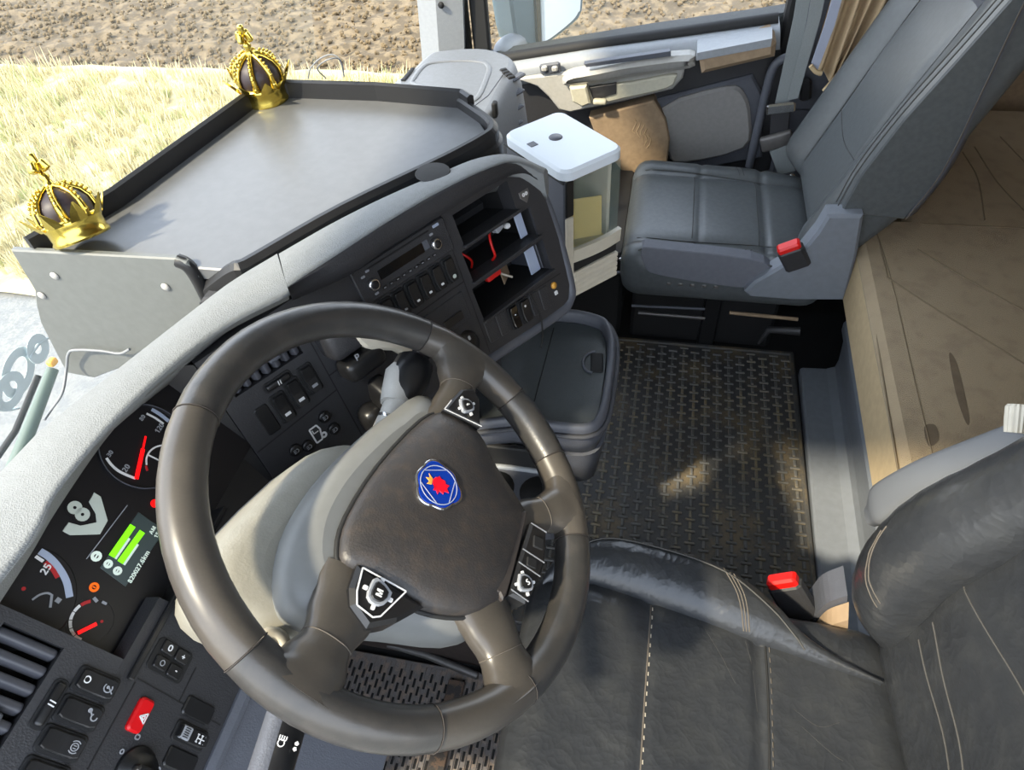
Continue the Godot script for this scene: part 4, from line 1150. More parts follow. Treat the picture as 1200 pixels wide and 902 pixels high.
	obj("display_edge", Q.new().prism(rrect(0.009, 0.0125, 0.001), 0.0, 0.0008), M.grey_dark, rad, at(C, 0.0365, -0.0375, 0.005))
	# rocker row under the radio
	for k in 6:
		var u := -0.055 + 0.0229 * k
		var s := rocker(dash, C, u, -0.0895, 0.0155, 0.033)
		q = Q.new().prism(rrect(0.005, 0.0035, 0.001), 0.0, 0.0005)
		obj("symbol", q, M.print_white if k > 1 else M.print_grey, s, at(C, u, -0.0995, 0.0064))
	obj("lit_symbol", ring_mark(0.0, 0.0032), M.badge_grey, dash, at(C, 0.0595, -0.0998, 0.0072))
	# ashtray flap and ignition lock plate under the rockers
	var fl := obj("ashtray_flap", Q.new().prism(rrect(0.085, 0.045, 0.003), 0.0, 0.002, 0.001), M.plastic_dark, dash, at(C, 0.022, -0.150, 0.0))
	obj("finger_pull", Q.new().prism(rrect(0.036, 0.014, 0.002), 0.0, 0.003, 0.001), M.plastic_black, fl, at(C, 0.032, -0.1585, 0.002))
	var kn := obj("rotary_knob", Q.new().lathe([Vector2(0, 0), Vector2(0.02, 0), Vector2(0.018, 0.006), Vector2(0.015, 0.012), Vector2(0.0, 0.0125)], 20), M.plastic_black, dash, at(C, 0.040, -0.205, 0.0) * Transform3D(Basis(Vector3.RIGHT, PI * 0.5), Vector3.ZERO))
	obj("pointer", Q.new().box(Vector3.ZERO, Vector3(0.004, 0.007, 0.003), 0.001), M.print_grey, kn, at(C, 0.0395, -0.1925, 0.013))
	# shield badge on the bay's right jamb
	var bg := obj("shield_badge", Q.new().prism([Vector2(-0.010, 0.008), Vector2(0.010, 0.008), Vector2(0.010, -0.001), Vector2(0.0, -0.012), Vector2(-0.010, -0.001)], 0.0, 0.0015, 0.0006), M.metal_dull, dash, at(C, 0.2335, -0.058, 0.0))
	q = Q.new()
	arc_strip(q, Vector2(-0.003, 0.002), 0.001, 0.003, 0.0, TAU, 0.0, 8)
	arc_strip(q, Vector2(0.003, 0.002), 0.001, 0.003, 0.0, TAU, 0.0, 8)
	obj("numeral", q, M.print_white, bg, at(C, 0.2335, -0.058, 0.0022))
	# loose wiring in the open bays
	obj("red_wire", Q.new().tube(smooth_path([C * Vector3(0.168, -0.082, -0.02), C * Vector3(0.155, -0.085, -0.012), C * Vector3(0.148, -0.100, -0.006), C * Vector3(0.149, -0.116, -0.008), C * Vector3(0.150, -0.126, -0.02)], 5), 0.0022, 6), M.red_wire, dash)
	obj("red_wire", Q.new().tube(smooth_path([C * Vector3(0.105, -0.083, -0.05), C * Vector3(0.112, -0.098, -0.03), C * Vector3(0.120, -0.112, -0.03), C * Vector3(0.122, -0.125, -0.04)], 5), 0.002, 6), M.red_wire, dash)
	obj("wire_plug", Q.new().box(Vector3.ZERO, Vector3(0.018, 0.012, 0.014), 0.002), M.print_grey, dash, C * Transform3D(Basis(Vector3(0, 0, 1), 0.3), Vector3(0.178, -0.084, -0.018)))
	obj("wire_plug", Q.new().box(Vector3.ZERO, Vector3(0.009, 0.008, 0.010), 0.002), M.print_white, dash, at(C, 0.198, -0.092, -0.02))
	obj("grey_bracket", Q.new().box(Vector3.ZERO, Vector3(0.016, 0.044, 0.003), 0.001), M.scale_blue, dash, at(C, 0.222, -0.101, -0.018))
	obj("grey_bracket", Q.new().box(Vector3.ZERO, Vector3(0.022, 0.05, 0.003), 0.001), M.scale_blue, dash, at(C, 0.222, -0.162, -0.018))
	obj("red_cap", Q.new().soft(Vector3(0.03, 0.012, 0.012), 0.004, Vector3i(7, 7, 7)), M.red_wire, dash, at(C, 0.135, -0.142, -0.012))
	obj("pale_wire", Q.new().tube(smooth_path([C * Vector3(0.147, -0.138, -0.03), C * Vector3(0.152, -0.15, -0.012), C * Vector3(0.166, -0.163, -0.008)], 5), 0.002, 6), M.thread_pale, dash)
	obj("brown_card", Q.new().box(Vector3.ZERO, Vector3(0.04, 0.045, 0.002), 0.0005), M.brown_dusty, dash, C * Transform3D(Basis(Vector3.UP, 0.6), Vector3(0.185, -0.160, -0.05)))
	# bottom row of rockers and the lighter
	for k in 5:
		var u := 0.0885 + 0.0243 * k
		var v := -0.2125 - 0.0026 * k
		if k == 2:
			var s := rocker(dash, C, u, v, 0.0145, 0.036, -0.03, M.gloss_black)
			obj("symbol", ring_mark(0.0, 0.0011), M.print_white, s, at(C, u, v + 0.004, 0.0062))
		elif k == 3:
			var s := rocker(dash, C, u, v, 0.0165, 0.036, -0.03)
			obj("symbol", ring_mark(0.0, 0.0018), M.print_white, s, at(C, u - 0.001, v + 0.009, 0.0072))
		else:
			obj("blank_switch", Q.new().prism(rrect(0.0195, 0.038, 0.003), -0.002, 0.002, 0.001), M.plastic_dark, dash, turned(C, u, v, 0.0, -0.03))
	obj("empty_bay", liner(Rect2(0.178, -0.243, 0.013, 0.038), 0.01, C), M.plastic_void, dash)
	obj("switch_hole", Q.new().prism(rrect(0.012, 0.036, 0.002), 0.0, 0.0012), M.plastic_void, dash, turned(C, 0.1885, -0.2225, 0.0, -0.03))
	obj("blank_switch", Q.new().prism(rrect(0.0195, 0.038, 0.003), -0.002, 0.002, 0.001), M.plastic_dark, dash, turned(C, 0.2085, -0.2255, 0.0, -0.03))
	obj("socket", Q.new().lathe([Vector2(0, 0), Vector2(0.006, 0), Vector2(0.0055, 0.003), Vector2(0.0, 0.0034)], 16), M.emblem_gold, dash, at(C, 0.2335, -0.2165, 0.0) * Transform3D(Basis(Vector3.RIGHT, PI * 0.5), Vector3.ZERO))
	obj("socket", Q.new().box(Vector3.ZERO, Vector3(0.007, 0.007, 0.003), 0.001), M.print_white, dash, at(C, 0.2335, -0.2305, 0.001))
	obj("dangling_cord", Q.new().tube(smooth_path([C * Vector3(0.178, -0.198, 0.004), C * Vector3(0.182, -0.235, 0.008), C * Vector3(0.176, -0.262, 0.010), C * Vector3(0.172, -0.285, 0.004), C * Vector3(0.165, -0.296, 0.002)], 5), 0.0014, 5), M.rubber_black, dash)


# ---------------------------------------------------------------- tray on the dashboard
func tray() -> void:
	var y := 0.905
	var t := thing("dashboard_tray", "black table tray across the dashboard top with raised rim", "tray", Vector3(-0.1, 0.66, -0.6))
	var up := Transform3D(Basis(Vector3.RIGHT, Vector3(0, 0, -1), Vector3.UP), Vector3.ZERO)
	var fl := [Vector3(-0.3736, 0.905, -0.8342), Vector3(-0.2372, 0.905, -0.7823), Vector3(0.0588, 0.905, -0.7244), Vector3(0.1273, 0.905, -0.6583), Vector3(0.0938, 0.905, -0.3229), Vector3(-0.01, 0.905, -0.2618), Vector3(-0.0899, 0.905, -0.3142), Vector3(-0.2291, 0.905, -0.4233), Vector3(-0.3459, 0.905, -0.496), Vector3(-0.4125, 0.905, -0.5283), Vector3(-0.3777, 0.905, -0.5763)]
	var poly := []
	for p in fl: poly.append(Vector2(maxf(p.x, -0.369), -p.z))
	obj("table_top", Q.new().prism(poly, y - 0.018, y, 0.002, up), M.tray_top, t)
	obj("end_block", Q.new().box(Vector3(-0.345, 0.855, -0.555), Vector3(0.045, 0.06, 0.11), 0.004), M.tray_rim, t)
	# front and far rim
	var r := [Vector3(-0.3939, 0.932, -0.8081), Vector3(-0.2468, 0.932, -0.7602), Vector3(0.0252, 0.932, -0.706), Vector3(0.0859, 0.932, -0.6948), Vector3(0.1046, 0.932, -0.6456), Vector3(0.1023, 0.932, -0.482), Vector3(0.0845, 0.932, -0.3288), Vector3(0.0645, 0.932, -0.3082)]
	for i in r.size(): r[i].x = maxf(r[i].x, -0.369)
	var rings := []
	for i in r.size():
		var p: Vector3 = r[i]
		var a: Vector3 = r[maxi(i - 1, 0)]
		var b: Vector3 = r[mini(i + 1, r.size() - 1)]
		var n := (b - a).cross(Vector3.UP).normalized() * 0.006
		rings.append([p - n, p + Vector3(0, 0.003, 0), p + n, p + n + Vector3(0, -0.05, 0), p - n + Vector3(0, -0.05, 0)])
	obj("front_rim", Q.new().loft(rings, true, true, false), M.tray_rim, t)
	# near rim, thicker, with a double edge
	r = smooth_path([Vector3(-0.371, 0.8747, -0.5718), Vector3(-0.3814, 0.912, -0.5159), Vector3(-0.3483, 0.914, -0.4913), Vector3(-0.2379, 0.918, -0.4164), Vector3(-0.1003, 0.918, -0.3095), Vector3(-0.0349, 0.918, -0.2656), Vector3(-0.008, 0.918, -0.257), Vector3(0.0211, 0.918, -0.2689), Vector3(0.07, 0.918, -0.3155), Vector3(0.0928, 0.918, -0.34)], 4)
	for i in r.size(): r[i].x = maxf(r[i].x, -0.369)
	rings = []
	for i in r.size():
		var p: Vector3 = r[i]
		var a: Vector3 = r[maxi(i - 1, 0)]
		var b: Vector3 = r[mini(i + 1, r.size() - 1)]
		var n := (b - a).cross(Vector3.UP).normalized() * 0.008
		rings.append([p - n, p - n * 0.6 + Vector3(0, 0.004, 0), p + n * 0.2 + Vector3(0, 0.004, 0), p + n + Vector3(0, -0.003, 0), p + n * 1.1 + Vector3(0, -0.018, 0), p + n * 1.7 + Vector3(0, -0.022, 0), p + n * 1.7 + Vector3(0, -0.045, 0), p - n + Vector3(0, -0.045, 0)])
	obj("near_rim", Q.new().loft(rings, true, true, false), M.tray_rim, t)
	# left end plate with its rivets
	var X := -0.376
	var o := [Vector3(-0.376, 0.9163, -0.8377), Vector3(-0.376, 0.9231, -0.5868), Vector3(-0.376, 0.9175, -0.5738), Vector3(-0.376, 0.8948, -0.5673), Vector3(-0.376, 0.8558, -0.5687), Vector3(-0.376, 0.8179, -0.592), Vector3(-0.376, 0.758, -0.6747), Vector3(-0.376, 0.7023, -0.777), Vector3(-0.376, 0.6603, -0.8634), Vector3(-0.376, 0.6656, -0.9116), Vector3(-0.376, 0.7103, -0.9016), Vector3(-0.376, 0.7798, -0.8841), Vector3(-0.376, 0.8153, -0.8672), Vector3(-0.376, 0.846, -0.8489)]
	poly = []
	for p in o: poly.append(Vector2(-p.z, p.y))
	var F := Transform3D(Basis(Vector3(0, 0, -1), Vector3.UP, Vector3(1, 0, 0)), Vector3(X, 0, 0))
	var pl := obj("end_plate", Q.new().prism(poly, 0.008, 0.0, 0.002, F), M.tray_plate_lit, t, Transform3D.IDENTITY, "black plastic end plate facing the driver, coloured in its lit grey")
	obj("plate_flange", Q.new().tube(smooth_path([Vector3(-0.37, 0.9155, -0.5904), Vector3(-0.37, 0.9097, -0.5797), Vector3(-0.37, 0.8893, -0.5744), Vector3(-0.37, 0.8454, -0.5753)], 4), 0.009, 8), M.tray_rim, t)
	for p in [Vector3(-0.377, 0.8779, -0.7932), Vector3(-0.377, 0.8382, -0.8407), Vector3(-0.377, 0.8746, -0.6239)]:
		obj("rivet", Q.new().lathe([Vector2(0.006, 0), Vector2(0.0055, 0.0016), Vector2(0.003, 0.003), Vector2(0.0, 0.0034)], 14, Transform3D(Basis(Vector3(0, 0, 1), PI * 0.5), p)), M.grey_light, pl)

# ---------------------------------------------------------------- steering wheel
func wheel() -> void:
	var W := Transform3D(Vector3(0.9988, -0.0385, -0.0318), Vector3(0, 0.6365, -0.7712), Vector3(0.0499, 0.7703, 0.6357), Vector3(-0.62, 0.84, -0.216))
	var w := thing("steering_wheel", "worn brown-black leather steering wheel with four spokes and blue emblem", "steering wheel", W.origin - W.basis.z * 0.05)
	var R := 0.2145
	var r := 0.0198
	# rim in six stitched leather sections
	var cuts := [-0.42, 0.22, 1.72, 2.72, 3.55, 4.05, 4.95, 5.45, TAU - 0.42]
	for k in cuts.size() - 1:
		var rings := []
		var n := maxi(4, int((cuts[k + 1] - cuts[k]) / 0.09))
		for i in n + 1:
			var a := lerpf(cuts[k] + 0.004, cuts[k + 1] - 0.004, float(i) / n)
			var d := Vector3(cos(a), sin(a), 0)
			var rr := r * (1.0 if (i > 0 and i < n) else 0.975)
			var ring := []
			for j in 18:
				var b := TAU * j / 18.0
				ring.append(W * (d * (R + cos(b) * rr) + Vector3(0, 0, sin(b) * rr * 1.08)))
			rings.append(ring)
		obj("rim", Q.new().loft(rings), M.wheel_leather if k % 2 == 1 else M.wheel_worn, w)
	for c in cuts.slice(1):
		var d := Vector3(cos(c), sin(c), 0)
		var pts := []
		for j in 18:
			var b := TAU * j / 18.0
			pts.append(W * (d * (R + cos(b) * r * 1.0) + Vector3(0, 0, sin(b) * r * 1.08)))
		obj("rim_seam", Q.new().tube(pts, 0.0006, 4, true), M.seam_dark, w)
	# spokes: lofted from hub to rim, flaring into it
	spoke(w, W, [Vector3(0.105, -0.022, -0.012), Vector3(0.135, -0.020, -0.006), Vector3(0.165, -0.016, -0.002), Vector3(0.190, -0.012, 0.0), Vector3(0.214, -0.010, 0.0)], [0.036, 0.028, 0.021, 0.030, 0.060], [0.020, 0.0185, 0.018, 0.020, 0.0219])
	spoke(w, W, [Vector3(-0.10, 0.020, -0.012), Vector3(-0.135, 0.024, -0.006), Vector3(-0.165, 0.029, -0.002), Vector3(-0.190, 0.034, 0.0), Vector3(-0.214, 0.040, 0.0)], [0.040, 0.031, 0.023, 0.031, 0.062], [0.020, 0.0185, 0.018, 0.020, 0.0219])
	spoke(w, W, [Vector3(-0.060, -0.100, -0.010), Vector3(-0.085, -0.122, -0.006), Vector3(-0.108, -0.142, -0.003), Vector3(-0.128, -0.158, 0.0), Vector3(-0.150, -0.172, 0.0)], [0.040, 0.030, 0.024, 0.030, 0.056], [0.020, 0.018, 0.0175, 0.020, 0.0219])
	spoke(w, W, [Vector3(0.020, -0.120, -0.010), Vector3(0.045, -0.142, -0.006), Vector3(0.062, -0.160, -0.003), Vector3(0.076, -0.178, 0.0), Vector3(0.090, -0.194, 0.0)], [0.030, 0.025, 0.021, 0.027, 0.052], [0.020, 0.018, 0.0175, 0.020, 0.0219])
	# smooth grey hub shell behind the cushion
	var body := smooth_poly([Vector2(0.150, 0.012), Vector2(0.105, 0.042), Vector2(0.05, 0.066), Vector2(-0.02, 0.088), Vector2(-0.085, 0.094), Vector2(-0.135, 0.078), Vector2(-0.150, 0.045), Vector2(-0.13, -0.03), Vector2(-0.10, -0.115), Vector2(-0.03, -0.148), Vector2(0.055, -0.140), Vector2(0.12, -0.06)], 4)
	var rings := []
	for s in [[1.0, -0.045], [1.0, -0.035], [0.985, -0.025], [0.955, -0.0165], [0.90, -0.009], [0.83, -0.004], [0.74, -0.001]]:
		var ring := []
		for p in body: ring.append(W * Vector3(p.x * s[0], p.y * s[0], s[1]))
		rings.append(ring)
	obj("hub_shell", Q.new().loft(rings), M.wheel_hub if M.has("wheel_hub") else M.grey, w)
	# airbag cushion
	var air := [Vector2(0.1162, -0.009), Vector2(0.0901, 0.0153), Vector2(0.0116, 0.0422), Vector2(-0.0544, 0.0534), Vector2(-0.0872, 0.0497), Vector2(-0.1006, 0.0376), Vector2(-0.103, -0.0007), Vector2(-0.1066, -0.0435), Vector2(-0.0958, -0.0841), Vector2(-0.0786, -0.1103), Vector2(-0.0487, -0.128), Vector2(0.0329, -0.1361), Vector2(0.0528, -0.1285), Vector2(0.0836, -0.0853), Vector2(0.1142, -0.0525)]
	air = smooth_poly(air, 3)
	var cen := Vector2.ZERO
	for p in air: cen += p / air.size()
	rings = []
	for s in [[1.0, -0.012], [1.0, 0.004], [0.985, 0.010], [0.94, 0.0145], [0.80, 0.020], [0.5, 0.026], [0.2, 0.0275]]:
		var ring := []
		for p in air:
			var d: Vector2 = cen + (p - cen) * s[0]
			ring.append(W * Vector3(d.x, d.y, s[1]))
		rings.append(ring)
	obj("airbag_cover", Q.new().loft(rings), M.airbag, w)
	var gap := []
	for p in air: gap.append(W * Vector3(cen.x + (p.x - cen.x) * 1.008, cen.y + (p.y - cen.y) * 1.008, 0.0015))
	obj("cover_joint", Q.new().tube(gap, 0.0028, 6, true), M.rubber_black, w)
	# grip ridge at the cover's lower edge
	var gp := [Vector2(0.0301, -0.107), Vector2(0.0422, -0.1258), Vector2(0.0342, -0.1322), Vector2(-0.0582, -0.1257), Vector2(-0.0612, -0.1167), Vector2(-0.0526, -0.1104)]
	obj("cover_label", Q.new().prism(smooth_poly(gp, 3), 0.008, 0.0165, 0.002, W), M.wheel_hub_dark if M.has("wheel_hub_dark") else M.plastic_dark, w)
	emblem(w, W)
	button_group(w, W, 0)
	button_group(w, W, 1)
	button_group(w, W, 2)
	column(W)

func spoke(w: Node3D, W: Transform3D, c: Array, wid: Array, th: Array) -> void:
	var cs := smooth_path(c, 4)
	var rings := []
	var n := cs.size()
	for i in n:
		var p: Vector3 = cs[i]
		var a: Vector3 = cs[maxi(i - 1, 0)]
		var b: Vector3 = cs[mini(i + 1, n - 1)]
		var d := (b - a).normalized()
		var s := Vector3(0, 0, 1).cross(d).normalized()
		var f := float(i) / (n - 1) * (wid.size() - 1)
		var k := mini(int(f), wid.size() - 2)
		var e := smoothstep(0.0, 1.0, f - k)
		var hw := lerpf(wid[k], wid[k + 1], e)
		var ht := lerpf(th[k], th[k + 1], e)
		var ring := []
		for j in 20:
			var an := TAU * j / 20.0
			var x := cos(an)
			var z := sin(an)
			var q := p + s * (signf(x) * pow(absf(x), 0.8) * hw) + Vector3(0, 0, signf(z) * pow(absf(z), 0.9) * ht)
			# where the flare meets the rim it bends with it
			if i > n * 0.6:
				var rad := Vector2(q.x, q.y).length()
				var lim := 0.2145 + 0.004
				if rad > lim:
					q.x *= lim / rad; q.y *= lim / rad
			ring.append(W * q)
		rings.append(ring)
	obj("spoke", Q.new().loft(rings), M.wheel_worn, w)
	var pts := []
	var m: Array = rings[int(n * 0.5)]
	for p in m: pts.append(p)
	obj("spoke_seam", Q.new().tube(pts, 0.0007, 4, true), M.thread, w)

func emblem(w: Node3D, W: Transform3D) -> void:
	var E := Transform3D(W.basis.scaled_local(Vector3(1.25, 1.25, 1.0)), W * Vector3(0.0085, -0.0155, 0.0268))
	# three-lobed outline: crown of the emblem points forward
	var o := []
	for i in 48:
		var a := TAU * i / 48.0
		var k := 0.0205 + 0.0022 * pow(maxf(0.0, cos(3.0 * (a - PI * 0.5) + PI)), 0.6) - 0.0006 * cos(6.0 * a)
		o.append(Vector2(cos(a), sin(a)) * k)
	var e := obj("emblem", Q.new().prism(o, -0.002, 0.0022, 0.0008), M.chrome, w, E, "blue enamel emblem with a red crowned griffin head")
	var oi := []
	for p in o: oi.append(p * 0.92)
	obj("enamel", Q.new().prism(oi, 0.0, 0.0026, 0.0004), M.emblem_blue, e, E)
	var q := Q.new()
	arc_strip(q, Vector2.ZERO, 0.0166, 0.0173, 0.0, TAU, 0.0031, 32)
	for k in 3:
		var a := PI * 0.5 + TAU * k / 3.0 + PI
		bar2(q, Vector2.from_angle(a - 0.7) * 0.0168, Vector2.from_angle(a + 0.7) * 0.0168, 0.0006, 0.0031)
	obj("emblem_line", q, M.scale_blue, e, E)
	q = Q.new().prism([Vector2(-0.0015, 0.0058), Vector2(0.002, 0.0062), Vector2(0.0055, 0.0045), Vector2(0.0045, 0.0022), Vector2(0.0078, 0.002), Vector2(0.0062, -0.0005), Vector2(0.0064, -0.0042), Vector2(0.0040, -0.0055), Vector2(0.0042, -0.0092), Vector2(0.0005, -0.0078), Vector2(-0.0025, -0.0104), Vector2(-0.0032, -0.0062), Vector2(-0.0062, -0.0058), Vector2(-0.0052, -0.0018), Vector2(-0.0085, -0.0012), Vector2(-0.0058, 0.0012), Vector2(-0.0072, 0.0034), Vector2(-0.0035, 0.0032)], 0.0, 0.0034, 0.0004)
	obj("griffin_head", q, M.emblem_red, e, E)
	q = Q.new().prism([Vector2(-0.003, 0.0060), Vector2(0.0025, 0.0066), Vector2(0.0052, 0.0112), Vector2(0.0022, 0.0092), Vector2(0.0005, 0.0126), Vector2(-0.0012, 0.0090), Vector2(-0.0046, 0.0104)], 0.0, 0.0033, 0.0003)
	obj("griffin_crown", q, M.emblem_gold, e, E)

func button_group(w: Node3D, W: Transform3D, k: int) -> void:
	var q := Q.new()
	if k == 0:
		var o := [Vector2(0.1093, -0.0005), Vector2(0.1256, -0.0052), Vector2(0.1505, -0.0138), Vector2(0.1617, -0.0281), Vector2(0.1525, -0.0391), Vector2(0.1151, -0.0498)]
		var p := obj("button_panel", q.prism(o, -0.01, 0.0185, 0.003, W), M.plastic_black, w)
		q = Q.new()
		for i in 2: bar2(q, o[i * 5], o[(i * 5 + 1) % 6] if i == 0 else o[0], 0.0012, 0.0192)
		obj("panel_edge", q, M.print_white, p, W)
		button_mark(p, W, Vector2(0.1291, -0.0245), 0.0088, 0.45)
		q = Q.new()
		arc_strip(q, Vector2.ZERO, 0.0, 0.0014, 0.0, TAU, 0.0, 8)
		bar2(q, Vector2(-0.0015, 0.001), Vector2(0.0015, -0.0022), 0.0014, 0.0)
		obj("symbol", q, M.print_white, p, turned(W, Vector2(0.1284, -0.0235).x, Vector2(0.1284, -0.0235).y, 0.0246, 0.2))
	elif k == 1:
		var o := [Vector2(-0.1012, 0.0277), Vector2(-0.1228, 0.0257), Vector2(-0.1339, 0.0215), Vector2(-0.138, 0.0045), Vector2(-0.1345, -0.002), Vector2(-0.1038, -0.0183)]
		var p := obj("button_panel", q.prism([Vector2(-0.0989, 0.0321), Vector2(-0.1216, 0.0321), Vector2(-0.1357, 0.0258), Vector2(-0.1476, 0.0053), Vector2(-0.1321, -0.0197), Vector2(-0.1084, -0.0413), Vector2(-0.103, -0.0007)], -0.012, 0.0195, 0.004, W), M.plastic_black, w)
		q = Q.new()
		for i in 6: bar2(q, o[i], o[(i + 1) % 6], 0.0014, 0.0202)
		obj("panel_edge", q, M.print_white, p, W)
		button_mark(p, W, Vector2(-0.1172, 0.0068), 0.0105, -2.0)
		text("M", 0.006, M.print_white, p, turned(W, Vector2(-0.1182, 0.0073).x, Vector2(-0.1182, 0.0073).y, 0.0252, 0.0), "symbol")
	else:
		var p := obj("button_panel", q.prism([Vector2(0.0314, -0.1376), Vector2(0.0302, -0.1597), Vector2(-0.0055, -0.1638), Vector2(-0.0446, -0.155), Vector2(-0.06, -0.148), Vector2(-0.0595, -0.1271), Vector2(-0.0208, -0.1308)], -0.012, 0.0195, 0.003, W), M.plastic_black, w)
		q = Q.new()
		for s in [[Vector2(0.0298, -0.1367), Vector2(0.0287, -0.1588)], [Vector2(-0.0048, -0.132), Vector2(-0.0075, -0.1618)], [Vector2(-0.0213, -0.1298), Vector2(-0.025, -0.1592)], [Vector2(-0.0539, -0.1269), Vector2(-0.0574, -0.1497)]]: bar2(q, s[0], s[1], 0.0013, 0.0202)
		obj("panel_edge", q, M.print_grey, p, W)
		button_mark(p, W, Vector2(-0.0407, -0.1418), 0.009, 0.1)
		text("S", 0.006, M.print_white, p, turned(W, Vector2(-0.0407, -0.1418).x, Vector2(-0.0407, -0.1418).y, 0.0255, -0.6), "symbol")
		obj("blank_button", Q.new().prism(rrect(0.014, 0.014, 0.002), 0.0, 0.003, 0.001), M.plastic_void, p, turned(W, Vector2(0.0112, -0.1499).x, Vector2(0.0112, -0.1499).y, 0.0185, 0.1))
		obj("blank_button", Q.new().prism(rrect(0.011, 0.013, 0.002), 0.0, 0.0025, 0.001), M.plastic_void, p, turned(W, Vector2(-0.0149, -0.1457).x, Vector2(-0.0149, -0.1457).y, 0.0185, 0.1))

func button_mark(p: Node3D, W: Transform3D, c: Vector2, s: float, ang: float) -> void:
	var sh := [Vector2(-s, s * 0.9), Vector2(s * 0.8, s), Vector2(s, -s * 0.3), Vector2(s * 0.4, -s), Vector2(-s * 0.5, -s), Vector2(-s, 0.0)]
	var T := turned(W, c.x, c.y, 0.019, ang)
	obj("rocker_pad", Q.new().prism(smooth_poly(sh, 2), 0.0, 0.0035, 0.001), M.print_grey, p, T)
	var sm := []
	for v in sh: sm.append(v * 0.72)
	obj("pad_face", Q.new().prism(smooth_poly(sm, 2), 0.0, 0.0048, 0.001), M.plastic_black, p, T)
	for k in 4:
		var a := PI * 0.5 * k + 0.4
		obj("symbol", Q.new().prism(rrect(s * 0.42, s * 0.34, s * 0.08), 0.0, 0.002), M.print_white, p, T * Transform3D(Basis(Vector3(0, 0, 1), a), Vector3(cos(a), sin(a), 0) * s * 1.22))

